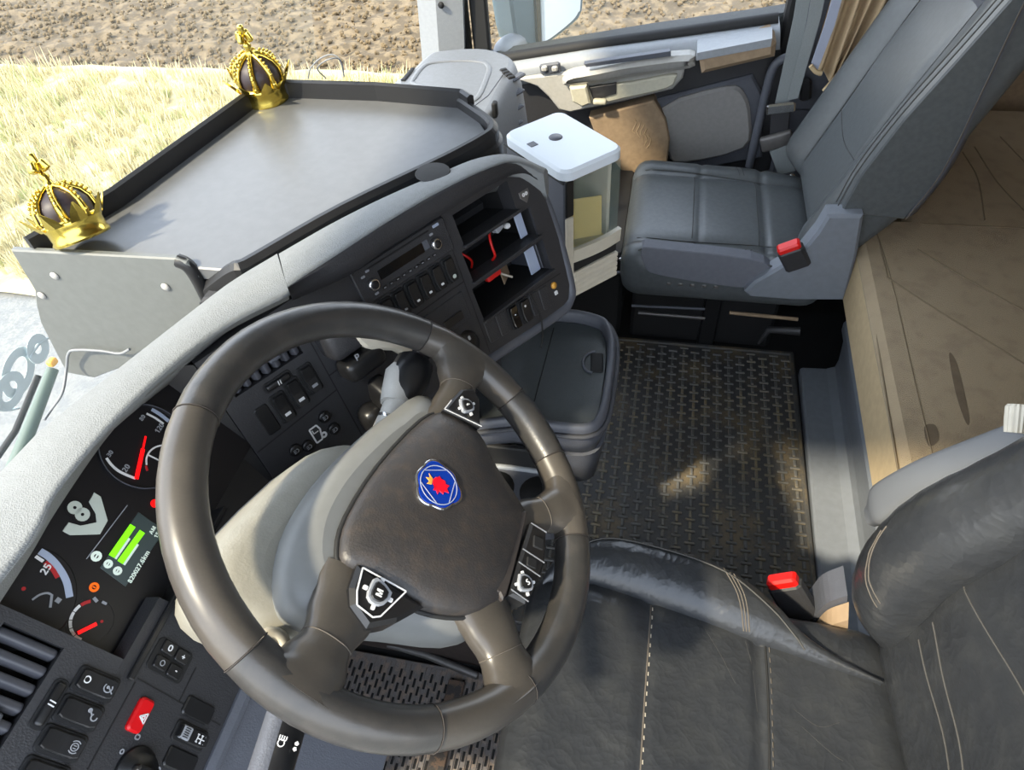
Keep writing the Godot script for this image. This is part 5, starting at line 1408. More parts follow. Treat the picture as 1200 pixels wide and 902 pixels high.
func column(W: Transform3D) -> void:
	var c := thing("steering_column", "beige-grey plastic steering column shroud with control stalks below the wheel", "steering column", W * Vector3(0, 0.02, -0.3))
	var rings := []
	for s in [[-0.036, -0.04, 0.030, 0.085, 0.060], [-0.040, -0.042, 0.034, 0.100, 0.074], [-0.048, -0.045, 0.038, 0.110, 0.084], [-0.062, -0.045, 0.040, 0.115, 0.088], [-0.10, -0.045, 0.042, 0.118, 0.090], [-0.16, -0.04, 0.038, 0.115, 0.088], [-0.24, -0.02, 0.02, 0.11, 0.085], [-0.34, 0.0, 0.0, 0.10, 0.09]]:
		var ring := []
		for j in 28:
			var a := TAU * j / 28.0
			var x := signf(cos(a)) * pow(absf(cos(a)), 0.62)
			var y := signf(sin(a)) * pow(absf(sin(a)), 0.62)
			ring.append(W * Vector3(s[1] + x * s[3], s[2] + y * s[4] - 0.30 * x * s[3], s[0]))
		rings.append(ring)
	obj("shroud", Q.new().loft(rings), M.shroud, c)
	var pts := []
	for p in rings[4]: pts.append(p)
	obj("shroud_joint", Q.new().tube(pts, 0.001, 4, true), M.grey_dark, c)
	# collar that joins shroud and dash
	rings = []
	for s in [[-0.10, 0.100, 0.078], [-0.16, 0.112, 0.088], [-0.26, 0.115, 0.086]]:
		var ring := []
		for j in 28:
			var a := TAU * j / 28.0
			var x := signf(cos(a)) * pow(absf(cos(a)), 0.7)
			var y := signf(sin(a)) * pow(absf(sin(a)), 0.7)
			ring.append(W * Vector3(-0.022 + x * s[1], 0.040 + y * s[2] - 0.3 * x * s[1], s[0]))
		rings.append(ring)
	obj("collar", Q.new().loft(rings), M.pad_lip, c)
	# ignition boss peeping out beside the left spoke
	obj("ignition_lock", Q.new().lathe([Vector2(0.0, 0.0), Vector2(0.017, 0.0), Vector2(0.017, 0.012), Vector2(0.014, 0.016), Vector2(0.007, 0.016), Vector2(0.006, 0.012), Vector2(0.0, 0.012)], 18, W * Transform3D(Basis(Vector3.RIGHT, PI * 0.5), Vector3(-0.172, 0.062, -0.05))), M.cream, c)
	# right stalk with its dark end
	var a: Vector3 = Vector3(-0.5404, 0.7836, -0.2955)
	var b: Vector3 = Vector3(-0.5004, 0.8023, -0.2835)
	var e: Vector3 = Vector3(-0.4743, 0.8103, -0.2795)
	var f: Vector3 = Vector3(-0.4061, 0.8184, -0.2758)
	var st := obj("stalk", Q.new().tube([a, a.lerp(b, 0.5), b, e], [0.017, 0.0165, 0.017, 0.017], 14), M.grey_light, c, Transform3D.IDENTITY, "pale right-hand stalk")
	obj("stalk_end", Q.new().tube([e, e.lerp(f, 0.12), e.lerp(f, 0.5), e.lerp(f, 0.85), f], [0.017, 0.0215, 0.027, 0.024, 0.012], 16), M.plastic_black, st)
	obj("stalk_cap", Q.new().tube([e.lerp(f, -0.1) + W.basis.y * 0.004, e.lerp(f, 0.12) + W.basis.y * 0.006, e.lerp(f, 0.5) + W.basis.y * 0.0125, e.lerp(f, 0.8) + W.basis.y * 0.012], [0.0175, 0.0195, 0.018, 0.009], 14), M.grey_light, st)
	obj("end_button", Q.new().soft(Vector3(0.012, 0.024, 0.008), 0.003, Vector3i(7, 7, 7)), M.plastic_black, st, Transform3D(W.basis * Basis(Vector3(0, 0, 1), -0.3), f + W.basis.z * 0.013 - W.basis.x * 0.004))
	obj("collar_ring", Q.new().tube([b, b.lerp(e, 0.15)], 0.0178, 14), M.chrome, st)
	# left stalk, lamp symbols on its flat
	a = W * Vector3(-0.13, 0.030, -0.075)
	b = W * Vector3(-0.185, 0.022, -0.068)
	e = W * Vector3(-0.208, 0.018, -0.066)
	f = W * Vector3(-0.275, 0.015, -0.060)
	st = obj("stalk", Q.new().tube([a, b, e], [0.015, 0.016, 0.0165], 14), M.grey_dark, c, Transform3D.IDENTITY, "grey left-hand lamp stalk")
	obj("stalk_end", Q.new().tube([e, e.lerp(f, 0.08), e.lerp(f, 0.75), f], [0.0155, 0.0168, 0.0165, 0.015], 14), M.plastic_black, st)
	obj("collar_ring", Q.new().tube([e, e.lerp(f, 0.04)], 0.0172, 14), M.chrome, st)
	obj("stalk_sheen", Q.new().tube([e + W.basis.y * 0.0055, f + W.basis.y * 0.0055], 0.0145, 14), M.grey_dark, st)  # sheen along the stalk end, put in as a paler grey strip
	var T := Transform3D(W.basis * Basis(Vector3.RIGHT, -0.1), e.lerp(f, 0.42) + W.basis.z * 0.0172)
	var q := Q.new()
	arc_strip(q, Vector2(0.002, 0.004), 0.003, 0.0042, -0.6, PI + 0.6, 0.0, 10)
	for i in 4: bar2(q, Vector2(-0.0022 + 0.0026 * i, -0.0035), Vector2(-0.0022 + 0.0026 * i, 0.0005), 0.0012, 0.0)
	bar2(q, Vector2(-0.002, 0.001), Vector2(0.006, 0.001), 0.0011, 0.0)
	obj("symbol", q, M.print_white, st, T * Transform3D(Basis(Vector3(0, 0, 1), 1.57).scaled(Vector3(0.75, 0.75, 1)), Vector3(0.004, 0.004, 0)))
	q = Q.new()
	for s in [-1.0, 1.0]:
		var ar := [Vector2(0.0, 0.0008 * s), Vector2(0.0, 0.0045 * s), Vector2(0.0032, 0.0045 * s)]
		q.prism([Vector2(-0.0016, s * 0.001), Vector2(0.0016, s * 0.001), Vector2(0.0016, s * 0.0035), Vector2(0.003, s * 0.0035), Vector2(0.0, s * 0.0062), Vector2(-0.003, s * 0.0035), Vector2(-0.0016, s * 0.0035)], -0.0004, 0.0)
	obj("symbol", q, M.print_white, st, T * Transform3D(Basis(Vector3(0, 0, 1), 1.57).scaled(Vector3(0.65, 0.65, 1)), Vector3(0.002, -0.007, 0)))


# drop a point along a direction onto a built surface (for seams and stitching)
func drape(q: Q, p: Vector3, dir: Vector3, lift := 0.0012) -> Vector3:
	var best := 1e9
	var o := p - dir * 0.5
	for i in range(0, q.t.size(), 3):
		var h = Geometry3D.ray_intersects_triangle(o, dir, q.t[i], q.t[i + 1], q.t[i + 2])
		if h != null:
			var d: float = (h - o).dot(dir)
			if d < best: best = d
	if best > 1e8: return p
	return o + dir * (best - lift)

func seam(parent: Node3D, q: Q, pts: Array, dir: Vector3, r: float, m: Material, called := "seam", per := 5) -> MeshInstance3D:
	var o := []
	for p in smooth_path(pts, per): o.append(drape(q, p, dir, r * 0.35))
	return obj(called, Q.new().tube(o, r, 5), m, parent)

# separate little stitches along a line
func stitches(parent: Node3D, q: Q, pts: Array, dir: Vector3, m: Material, pitch := 0.008) -> void:
	var path := smooth_path(pts, 12)
	var s := Q.new()
	var acc := 0.0
	for i in path.size() - 1:
		var a: Vector3 = path[i]
		var b: Vector3 = path[i + 1]
		acc += a.distance_to(b)
		if acc > pitch:
			acc = 0.0
			var d := (b - a).normalized() * pitch * 0.32
			s.tube([drape(q, a - d, dir, 0.001), drape(q, a + d, dir, 0.001)], 0.0009, 4)
	var o := obj("stitching", s, m, parent)
	o.set_meta("kind", "stuff")

# ---------------------------------------------------------------- bunk
func bunk() -> void:
	var up := Transform3D(Basis(Vector3.RIGHT, Vector3(0, 0, -1), Vector3.UP), Vector3.ZERO)
	var b := thing("bunk_mattress", "tan quilted bunk mattress filling the rear of the cab", "mattress", Vector3(0, 0.34, 0.8))
	var plan := [Vector2(-0.34, -0.432), Vector2(0.46, -0.445), Vector2(0.485, -0.47), Vector2(0.49, -0.555), Vector2(1.04, -0.57), Vector2(1.04, -1.19), Vector2(-1.04, -1.19), Vector2(-1.04, -0.68), Vector2(-0.36, -0.64), Vector2(-0.36, -0.46)]
	var bot := []
	for p in plan: bot.append(p)
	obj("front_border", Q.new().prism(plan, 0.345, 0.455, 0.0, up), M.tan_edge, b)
	var top := Q.inset(plan, 0.0) if not Geometry2D.is_polygon_clockwise(PackedVector2Array(plan)) else plan
	obj("quilted_top", Q.new().prism(plan, 0.455, 0.474, 0.016, up), M.tan, b)
	# border seams and the quilting
	var n := 0
	for s in [[Vector3(0.4401, 0.4745, 0.4871), Vector3(0.2542, 0.4745, 0.492), Vector3(-0.0551, 0.4745, 0.4861), Vector3(-0.2789, 0.4745, 0.4845)], [Vector3(0.2674, 0.4745, 0.4859), Vector3(0.1866, 0.4745, 0.5521), Vector3(0.1052, 0.4745, 0.6255), Vector3(0.0257, 0.4745, 0.6973)], [Vector3(0.3722, 0.4745, 0.5615), Vector3(0.2844, 0.4745, 0.6348), Vector3(0.1743, 0.4745, 0.738)], [Vector3(0.4699, 0.4745, 0.5876), Vector3(0.4723, 0.4745, 0.7097), Vector3(0.4738, 0.4745, 0.82)], [Vector3(0.7956, 0.4745, 0.741), Vector3(0.6686, 0.4745, 0.7473), Vector3(0.4964, 0.4745, 0.7221)], [Vector3(0.8234, 0.4745, 0.7745), Vector3(0.6533, 0.4745, 0.7878), Vector3(0.4936, 0.4745, 0.8254)], [Vector3(0.8806, 0.4745, 0.847), Vector3(0.6989, 0.4745, 0.8816)], [Vector3(0.2674, 0.4745, 0.4859), Vector3(0.3704, 0.4745, 0.4877), Vector3(0.4598, 0.4745, 0.4863)]]:
		obj("quilt_seam", Q.new().tube(smooth_path(s, 6), 0.0015 if n != 0 else 0.0011, 5), M.quilt_thread, b)
		n += 1
	obj("edge_piping", Q.new().tube(smooth_path([Vector3(0.455, 0.462, 0.4569), Vector3(0.2651, 0.462, 0.4529), Vector3(-0.0295, 0.462, 0.4391), Vector3(-0.2381, 0.462, 0.4313)], 6), 0.0018, 5), M.quilt_thread, b)
	# stains lie on the cloth as thin dried patches
	for s in [[[Vector3(0.0511, 0.4742, 0.5588), Vector3(0.0367, 0.4742, 0.5673), Vector3(-0.0233, 0.4742, 0.5659), Vector3(-0.1034, 0.4742, 0.5594), Vector3(-0.1139, 0.4742, 0.5518), Vector3(-0.0459, 0.4742, 0.5501)]], [[Vector3(-0.1332, 0.4742, 0.4831), Vector3(-0.1268, 0.4742, 0.5015), Vector3(-0.1582, 0.4742, 0.5007), Vector3(-0.1735, 0.4742, 0.4822)]]]:
		var pl := []
		for p in s[0]: pl.append(Vector2(p.x, -p.z))
		obj("stain", Q.new().prism(smooth_poly(pl, 4), 0.4735, 0.4746, 0.0, up), M.stain, b)
	# grey plastic riser and ledge below
	var prof := [Vector2(0.435, -0.3), Vector2(0.435, 0.010), Vector2(0.440, 0.016), Vector2(0.500, 0.020), Vector2(0.520, 0.032), Vector2(0.522, 0.06), Vector2(0.512, 0.15), Vector2(0.500, 0.165), Vector2(0.498, 0.19), Vector2(0.506, 0.205), Vector2(0.488, 0.30), Vector2(0.462, 0.335), Vector2(0.452, 0.345), Vector2(1.19, 0.345), Vector2(1.19, -0.3)]
	var r := []
	for x in [-0.36, 0.44]:
		var ring := []
		for p in prof: ring.append(Vector3(x, p.y, p.x - (0.012 if x < 0.0 else 0.0)))
		r.append(ring)
	var q := Q.new()
	for k in prof.size():
		var j := (k + 1) % prof.size()
		q.quad(r[0][k], r[0][j], r[1][j], r[1][k], false)
	for e in 2:
		var pp := []
		for p in prof: pp.append(p)
		var ids := Geometry2D.triangulate_polygon(PackedVector2Array(pp))
		for k in range(0, ids.size(), 3):
			if e == 0: q.tri(r[0][ids[k]], r[0][ids[k + 1]], r[0][ids[k + 2]], false)
			else: q.tri(r[1][ids[k]], r[1][ids[k + 2]], r[1][ids[k + 1]], false)
	var base := struct("bunk_base", q, M.ledge, "blue-grey moulded plastic riser below the bunk mattress", "bunk base")
	q = Q.new().box(Vector3(0.74, 0.02, 0.92), Vector3(0.6, 0.64, 0.54), 0.01)
	q.box(Vector3(-0.70, 0.02, 0.94), Vector3(0.66, 0.64, 0.50), 0.01)
	struct("bunk_locker", q, M.ledge, "grey locker boxes carrying the bunk ends", "locker")

# ---------------------------------------------------------------- mats
func floor_mats() -> void:
	var up := Transform3D(Basis(Vector3.RIGHT, Vector3(0, 0, -1), Vector3.UP), Vector3.ZERO)
	var m := thing("floor_mat", "dirty black rubber mat with block tread on the centre floor", "floor mat", Vector3(0.1, -0.015, 0.0))
	var plan := [Vector2(-0.39, -0.425), Vector2(0.515, -0.428), Vector2(0.515, 0.42), Vector2(-0.39, 0.42)]
	obj("mat_sheet", Q.new().prism(plan, -0.012, -0.002, 0.002, up), M.mat_base, m)
	var q := Q.new()
	var p := 0.031
	for i in 28:
		for j in 27:
			var x := -0.375 + p * i + (p * 0.5 if j % 2 == 1 else 0.0)
			var z := -0.405 + p * j
			if x > 0.49 or z > 0.41: continue
			q.box(Vector3(x, -0.001, z), Vector3(0.021, 0.006, 0.0075), 0.0016)
			q.box(Vector3(x + p * 0.5, -0.001, z), Vector3(0.0065, 0.006, 0.024), 0.0016)
	var t := obj("tread_blocks", q, M.mat_rubber, m)
	t.set_meta("kind", "stuff")
	q = Q.new()
	q.box(Vector3(0.06, -0.004, 0.4185), Vector3(0.91, 0.014, 0.012), 0.003)
	q.box(Vector3(0.508, -0.004, 0.0), Vector3(0.014, 0.014, 0.84), 0.003)
	obj("mat_border", q, M.mat_base, m)
	# driver's foot mat, deeper
	var f := thing("foot_mat", "grey-brown perforated rubber mat in the driver's footwell", "floor mat", Vector3(-0.65, -0.29, -0.4))
	obj("mat_sheet", Q.new().box(Vector3(-0.70, -0.282, -0.42), Vector3(0.56, 0.014, 0.76), 0.003), M.foot_rubber, f)
	q = Q.new()
	for i in 56:
		var z := -0.79 + 0.0132 * i
		for k in 17:
			var x := -0.965 + 0.034 * k + (0.017 if i % 2 == 1 else 0.0)
			if x > -0.44: continue
			q.box(Vector3(x, -0.2746, z), Vector3(0.021, 0.003, 0.0055), 0.0004)
	t = obj("perforations", q, M.plastic_void, f)
	t.set_meta("kind", "stuff")
	q = Q.new()
	for i in 56: q.box(Vector3(-0.70, -0.2745, -0.7834 + 0.0132 * i), Vector3(0.54, 0.004, 0.0035), 0.001)
	t = obj("tread_ribs", q, M.foot_rubber, f)
	t.set_meta("kind", "stuff")
	obj("name_strip", Q.new().box(Vector3(-0.60, -0.268, -0.355), Vector3(0.30, 0.012, 0.04), 0.002), M.foot_base, f)
	text("VIIA", 0.022, M.foot_rubber, f, Transform3D(Basis(Vector3(-1, 0, 0), Vector3(0, 0, -1), Vector3(0, -1, 0)).rotated(Vector3.UP, PI) * Basis.IDENTITY, Vector3(-0.575, -0.2605, -0.355)), "lettering", 0.002)
	# metal-edged sill between footwell and centre floor
	q = Q.new()
	var s := [Vector3(-0.4042, -0.235, -0.5408), Vector3(-0.4141, -0.235, -0.4382), Vector3(-0.4416, -0.235, -0.3024)]
	q.tube(s, 0.010, 6)
	var st := obj("sill_strip", q, M.metal_dull)
	tag(st, "dull metal edging strip beside the driver's foot mat", "trim")
	q = Q.new().box(Vector3(-0.405, -0.16, -0.35), Vector3(0.012, 0.20, 0.85), 0.004)
	var sd := obj("tunnel_side", q, M.brown_dark)
	tag(sd, "rusty brown side panel of the raised centre floor", "panel")

# ---------------------------------------------------------------- driver seat
func driver_seat() -> void:
	var s := thing("driver_seat", "worn black leather driver seat with cracked bolsters in the foreground", "seat", Vector3(-0.66, -0.28, 0.2))
	obj("seat_base", Q.new().box(Vector3(-0.66, -0.02, 0.18), Vector3(0.36, 0.52, 0.42), 0.02), M.under, s)
	var q := Q.new()
	var fn := func(p: Vector3) -> Vector3:
		var k := p.y
		if p.y > 0.0:
			p.y += -0.075 * (p.z + 0.05) - 0.012 * exp(-pow((p.x) / 0.13, 2.0)) * exp(-pow((p.z - 0.08) / 0.14, 2.0))
			p.y += 0.0028 * sin(p.x * 21.0 + p.z * 9.0) * sin(p.z * 24.0)
			p.y -= 0.006 * exp(-pow((p.z + 0.088) / 0.007, 2.0))
			p.y -= 0.009 * exp(-pow((p.z - 0.072) / 0.008, 2.0))
		return p
	q.soft(Vector3(0.43, 0.17, 0.56), 0.055, Vector3i(34, 8, 64), fn, Transform3D(Basis.IDENTITY, Vector3(-0.675, 0.335, 0.14)))
	obj("cushion", q, M.leather, s)
	var dn := Vector3.DOWN
	seam(s, q, [Vector3(-0.4843, 0.42, 0.0542), Vector3(-0.5678, 0.42, 0.0544), Vector3(-0.6511, 0.42, 0.054), Vector3(-0.7405, 0.42, 0.0547)], dn, 0.0013, M.thread, "seam")
	stitches(s, q, [Vector3(-0.4839, 0.42, 0.0567), Vector3(-0.5674, 0.42, 0.0568), Vector3(-0.6507, 0.42, 0.0562), Vector3(-0.7401, 0.42, 0.0568)], dn, M.thread_pale)
	seam(s, q, [Vector3(-0.5248, 0.41, 0.2221), Vector3(-0.5833, 0.41, 0.2229), Vector3(-0.64, 0.41, 0.2224), Vector3(-0.7075, 0.41, 0.2212)], dn, 0.0016, M.rubber_black, "seam")
	stitches(s, q, [Vector3(-0.5239, 0.41, 0.2269), Vector3(-0.5825, 0.41, 0.2275), Vector3(-0.6391, 0.41, 0.2268), Vector3(-0.7067, 0.41, 0.2254)], dn, M.thread, 0.011)
	# right bolster
	var I := [Vector3(-0.5014, 0.418, -0.1129), Vector3(-0.4923, 0.424, -0.0927), Vector3(-0.4844, 0.428, -0.0337), Vector3(-0.5057, 0.424, 0.1004), Vector3(-0.5255, 0.415, 0.1996), Vector3(-0.5363, 0.408, 0.2597), Vector3(-0.5484, 0.402, 0.3178), Vector3(-0.5584, 0.396, 0.3768)]
	var O := [Vector3(-0.4739, 0.415, -0.1149), Vector3(-0.4438, 0.44, -0.0889), Vector3(-0.4185, 0.455, -0.0312), Vector3(-0.4213, 0.456, 0.0578), Vector3(-0.437, 0.448, 0.1589), Vector3(-0.4702, 0.432, 0.2287), Vector3(-0.511, 0.412, 0.2841), Vector3(-0.5479, 0.396, 0.3761)]
	var Ii := smooth_path(I, 5)
	var Oo := smooth_path(O, 5)
	var rings := []
	for i in Ii.size():
		var a: Vector3 = Ii[i]
		var b: Vector3 = Oo[i]
		var w := (b - a)
		w.y = 0.0
		var n := w.normalized()
		rings.append([a + Vector3(0, -0.012, 0), a + Vector3(0, 0.004, 0) + n * 0.004, a.lerp(b, 0.3) + Vector3(0, 0.012, 0), a.lerp(b, 0.65) + Vector3(0, 0.010, 0), b, b + n * 0.012 + Vector3(0, -0.02, 0), b + n * 0.014 + Vector3(0, -0.09, 0), a + Vector3(0, -0.09, 0)])
	var bq := Q.new().loft(rings)
	obj("cushion_bolster", bq, M.leather, s)
	seam(s, bq, [Vector3(-0.4606, 0.452, -0.097), Vector3(-0.4198, 0.452, -0.031), Vector3(-0.422, 0.452, 0.0582), Vector3(-0.442, 0.452, 0.1582), Vector3(-0.4829, 0.452, 0.2239), Vector3(-0.5303, 0.452, 0.2727)], dn, 0.0014, M.crack, "piping")
	for k in 3:
		var x := 0.0 + 5.0 * k
		seam(s, bq, [Vector3(-0.4356, 0.45, 0.1561) + Vector3(0, 0, 0.006 * k), Vector3(-0.4745, 0.44, 0.1771) + Vector3(0, 0, 0.005 * k), Vector3(-0.5188, 0.425, 0.1884) + Vector3(0, 0, 0.004 * k)], dn, 0.0011, M.thread, "seam")
	# far bolster
	var mir := []
	for r in rings:
		var o := []
		for p in r: o.append(Vector3(-1.33 - p.x, p.y, p.z))
		mir.append(o)
	obj("cushion_bolster", Q.new().loft(mir), M.leather, s)
	# backrest
	var T := Transform3D(Basis(Vector3.RIGHT, deg_to_rad(9.0)), Vector3(-0.665, 0.76, 0.50))
	var bk := Q.new()
	var bf := func(p: Vector3) -> Vector3:
		if p.z < 0.0:
			p.z += 0.018 * exp(-pow(p.x / 0.12, 2.0)) - 0.010 * exp(-pow((p.y + 0.18) / 0.12, 2.0))
			p.z += 0.0020 * sin(p.x * 30.0) * sin(p.y * 38.0 + p.x * 12.0)
			p.z += 0.007 * exp(-pow((p.y + 0.06 - 0.35 * p.x) / 0.006, 2.0))
		return p
	bk.soft(Vector3(0.40, 0.84, 0.13), 0.05, Vector3i(36, 70, 8), bf, T)
	obj("backrest", bk, M.leather, s)
	# big rolled bolster, right side of the backrest
	var path := [Vector3(-0.468, 0.36, 0.445), Vector3(-0.462, 0.42, 0.405), Vector3(-0.456, 0.50, 0.388), Vector3(-0.452, 0.58, 0.390), Vector3(-0.450, 0.66, 0.412), Vector3(-0.450, 0.74, 0.455), Vector3(-0.452, 0.86, 0.505), Vector3(-0.455, 1.0, 0.55), Vector3(-0.46, 1.14, 0.58)]
	var sp := smooth_path(path, 8)
	rings = []
	for i in sp.size():
		var p: Vector3 = sp[i]
		var f := float(i) / (sp.size() - 1)
		var rx := 0.060 * (0.72 + 0.28 * smoothstep(0.0, 0.2, f))
		var rz := 0.066 * (0.75 + 0.25 * smoothstep(0.0, 0.2, f))
		var ring := []
		for j in 28:
			var a := TAU * j / 28.0
			var wr := 1.0 + 0.012 * sin(a * 5.0 + f * 30.0) * sin(f * 75.0)
			ring.append(p + Vector3(cos(a) * rx * wr, -sin(a) * rz * 0.25, sin(a) * rz * wr))
		rings.append(ring)
	var bo := Q.new().loft(rings)
	obj("back_bolster", bo, M.leather, s)
	mir = []
	for r in rings:
		var o := []
		for p in r: o.append(Vector3(-1.33 - p.x, p.y, p.z))
		mir.append(o)
	obj("back_bolster", Q.new().loft(mir), M.leather, s)
	var bd := Vector3(0, -0.25, 1).normalized()
	for k in 2:
		seam(s, bo, [Vector3(-0.44, 0.6121, 0.3311) + Vector3(0, 0.012 * k, 0), Vector3(-0.455, 0.5697, 0.3485) + Vector3(0, 0.012 * k, 0), Vector3(-0.475, 0.5311, 0.3714) + Vector3(0, 0.012 * k, 0), Vector3(-0.5, 0.5031, 0.405) + Vector3(0, 0.012 * k, 0)], bd, 0.001, M.thread, "seam")
	for a in [[Vector3(-0.4998, 0.6207, 0.415), Vector3(-0.5884, 0.6345, 0.415), Vector3(-0.6744, 0.6555, 0.415)], [Vector3(-0.5231, 0.5455, 0.39), Vector3(-0.5952, 0.5322, 0.39), Vector3(-0.6956, 0.5208, 0.39)], [Vector3(-0.5294, 0.504, 0.385), Vector3(-0.6044, 0.495, 0.385), Vector3(-0.6904, 0.4931, 0.385)]]:
		seam(s, bk, a, Vector3(0, 0, 1), 0.0012, M.crack, "piping")
	# cracks in the old leather, a few fine pale lines
	var cr := [[Vector3(-0.4759, 0.41, 0.1011), Vector3(-0.547, 0.41, 0.152), Vector3(-0.5913, 0.41, 0.1777)], [Vector3(-0.4642, 0.41, 0.171), Vector3(-0.5512, 0.41, 0.1997), Vector3(-0.6203, 0.41, 0.2088)], [Vector3(-0.6087, 0.4, 0.2564), Vector3(-0.6252, 0.4, 0.2883), Vector3(-0.6146, 0.4, 0.3167)], [Vector3(-0.6293, 0.4, 0.266), Vector3(-0.6549, 0.4, 0.3016), Vector3(-0.6624, 0.4, 0.3166)]]
	for c in cr: seam(s, q, c, dn, 0.00028, M.crack, "crack", 4)
	# seat side shell and buckle on the inner side
	var sh := [Vector3(-0.42, 0.2702, 0.3018), Vector3(-0.42, 0.3282, 0.3123), Vector3(-0.42, 0.3834, 0.3177), Vector3(-0.42, 0.4201, 0.3389)]
	rings = []
	for p in smooth_path(sh, 4): rings.append([p + Vector3(0.03, 0.004, 0), p + Vector3(-0.02, 0.006, 0), p + Vector3(-0.02, -0.07, 0.02), p + Vector3(0.03, -0.07, 0.02)])
	obj("side_shell", Q.new().loft(rings, true, true, false), M.grey_dark, s)
	rings = []
	for p in smooth_path(sh, 4): rings.append([p + Vector3(-0.022, -0.010, 0.006), p + Vector3(-0.045, -0.022, 0.006), p + Vector3(-0.05, -0.08, 0.02), p + Vector3(-0.022, -0.08, 0.02)])
	obj("shell_edge", Q.new().loft(rings, true, true, false), M.brown_dusty, s)
	var bp: Vector3 = Vector3(-0.405, 0.3721, 0.2613)
	buckle(s, bp, Vector3(-0.43, 0.3147, 0.3041))
	# folded-up armrest
	var ap := [Vector3(-0.375, 0.5426, 0.3445), Vector3(-0.375, 0.5885, 0.358), Vector3(-0.375, 0.638, 0.3836), Vector3(-0.375, 0.6862, 0.4206), Vector3(-0.375, 0.7425, 0.4669)]
	rings = []
	var sa := smooth_path(ap, 5)
	for i in sa.size():
		var p: Vector3 = sa[i]
		var a: Vector3 = sa[maxi(i - 1, 0)]
		var b: Vector3 = sa[mini(i + 1, sa.size() - 1)]
		var d := (b - a).normalized()
		var n := d.cross(Vector3.RIGHT).normalized()
		if n.y < 0.0: n = -n
		var k := 0.45 + 0.55 * smoothstep(0.0, 0.18, float(i) / sa.size())
		var ring := []
		for j in 16:
			var an := TAU * j / 16.0
			var x := signf(cos(an)) * pow(absf(cos(an)), 0.6)
			var y := signf(sin(an)) * pow(absf(sin(an)), 0.6)
			ring.append(p + Vector3.RIGHT * x * 0.032 * k + n * (y * 0.020 * k))
		rings.append(ring)
	var arm := obj("armrest", Q.new().loft(rings), M.armrest_grey, s, Transform3D.IDENTITY, "grey plastic folded-up armrest")
	var kp: Vector3 = Vector3(-0.37, 0.7721, 0.4346)
	q = Q.new()
	for i in 2:
		var ring := []
	var kr := []
	for h in [[-0.03, 0.016], [0.0, 0.017], [0.03, 0.017], [0.036, 0.014]]:
		var ring := []
		for j in 32:
			var an := TAU * j / 32.0
			var rr: float = h[1] * (0.75 if j % 2 == 0 else 0.68)
			ring.append(kp + Vector3(h[0] * 0.5, 0, 0).rotated(Vector3(0, 0, 1), 0.7) + Vector3(0, cos(an) * rr, sin(an) * rr).rotated(Vector3(0, 0, 1), 0.7))
		kr.append(ring)
	obj("adjuster_knob", Q.new().loft(kr, true, true, false), M.cream, arm)

func buckle(s: Node3D, top: Vector3, low: Vector3) -> void:
	var d := (top - low).normalized()
	var side := Vector3.RIGHT
	var n := d.cross(side).normalized()
	side = n.cross(d).normalized()
	var B := Transform3D(Basis(n, d, n.cross(d)), low.lerp(top, 0.5))
	var h := low.distance_to(top)
	var b := obj("buckle", Q.new().box(Vector3.ZERO, Vector3(0.054, h, 0.028), 0.006), M.plastic_dark, s, B)
	obj("release_button", Q.new().box(Vector3(0, h * 0.5 + 0.003, 0), Vector3(0.048, 0.018, 0.024), 0.004), M.red_plastic, b, B, "red release button")

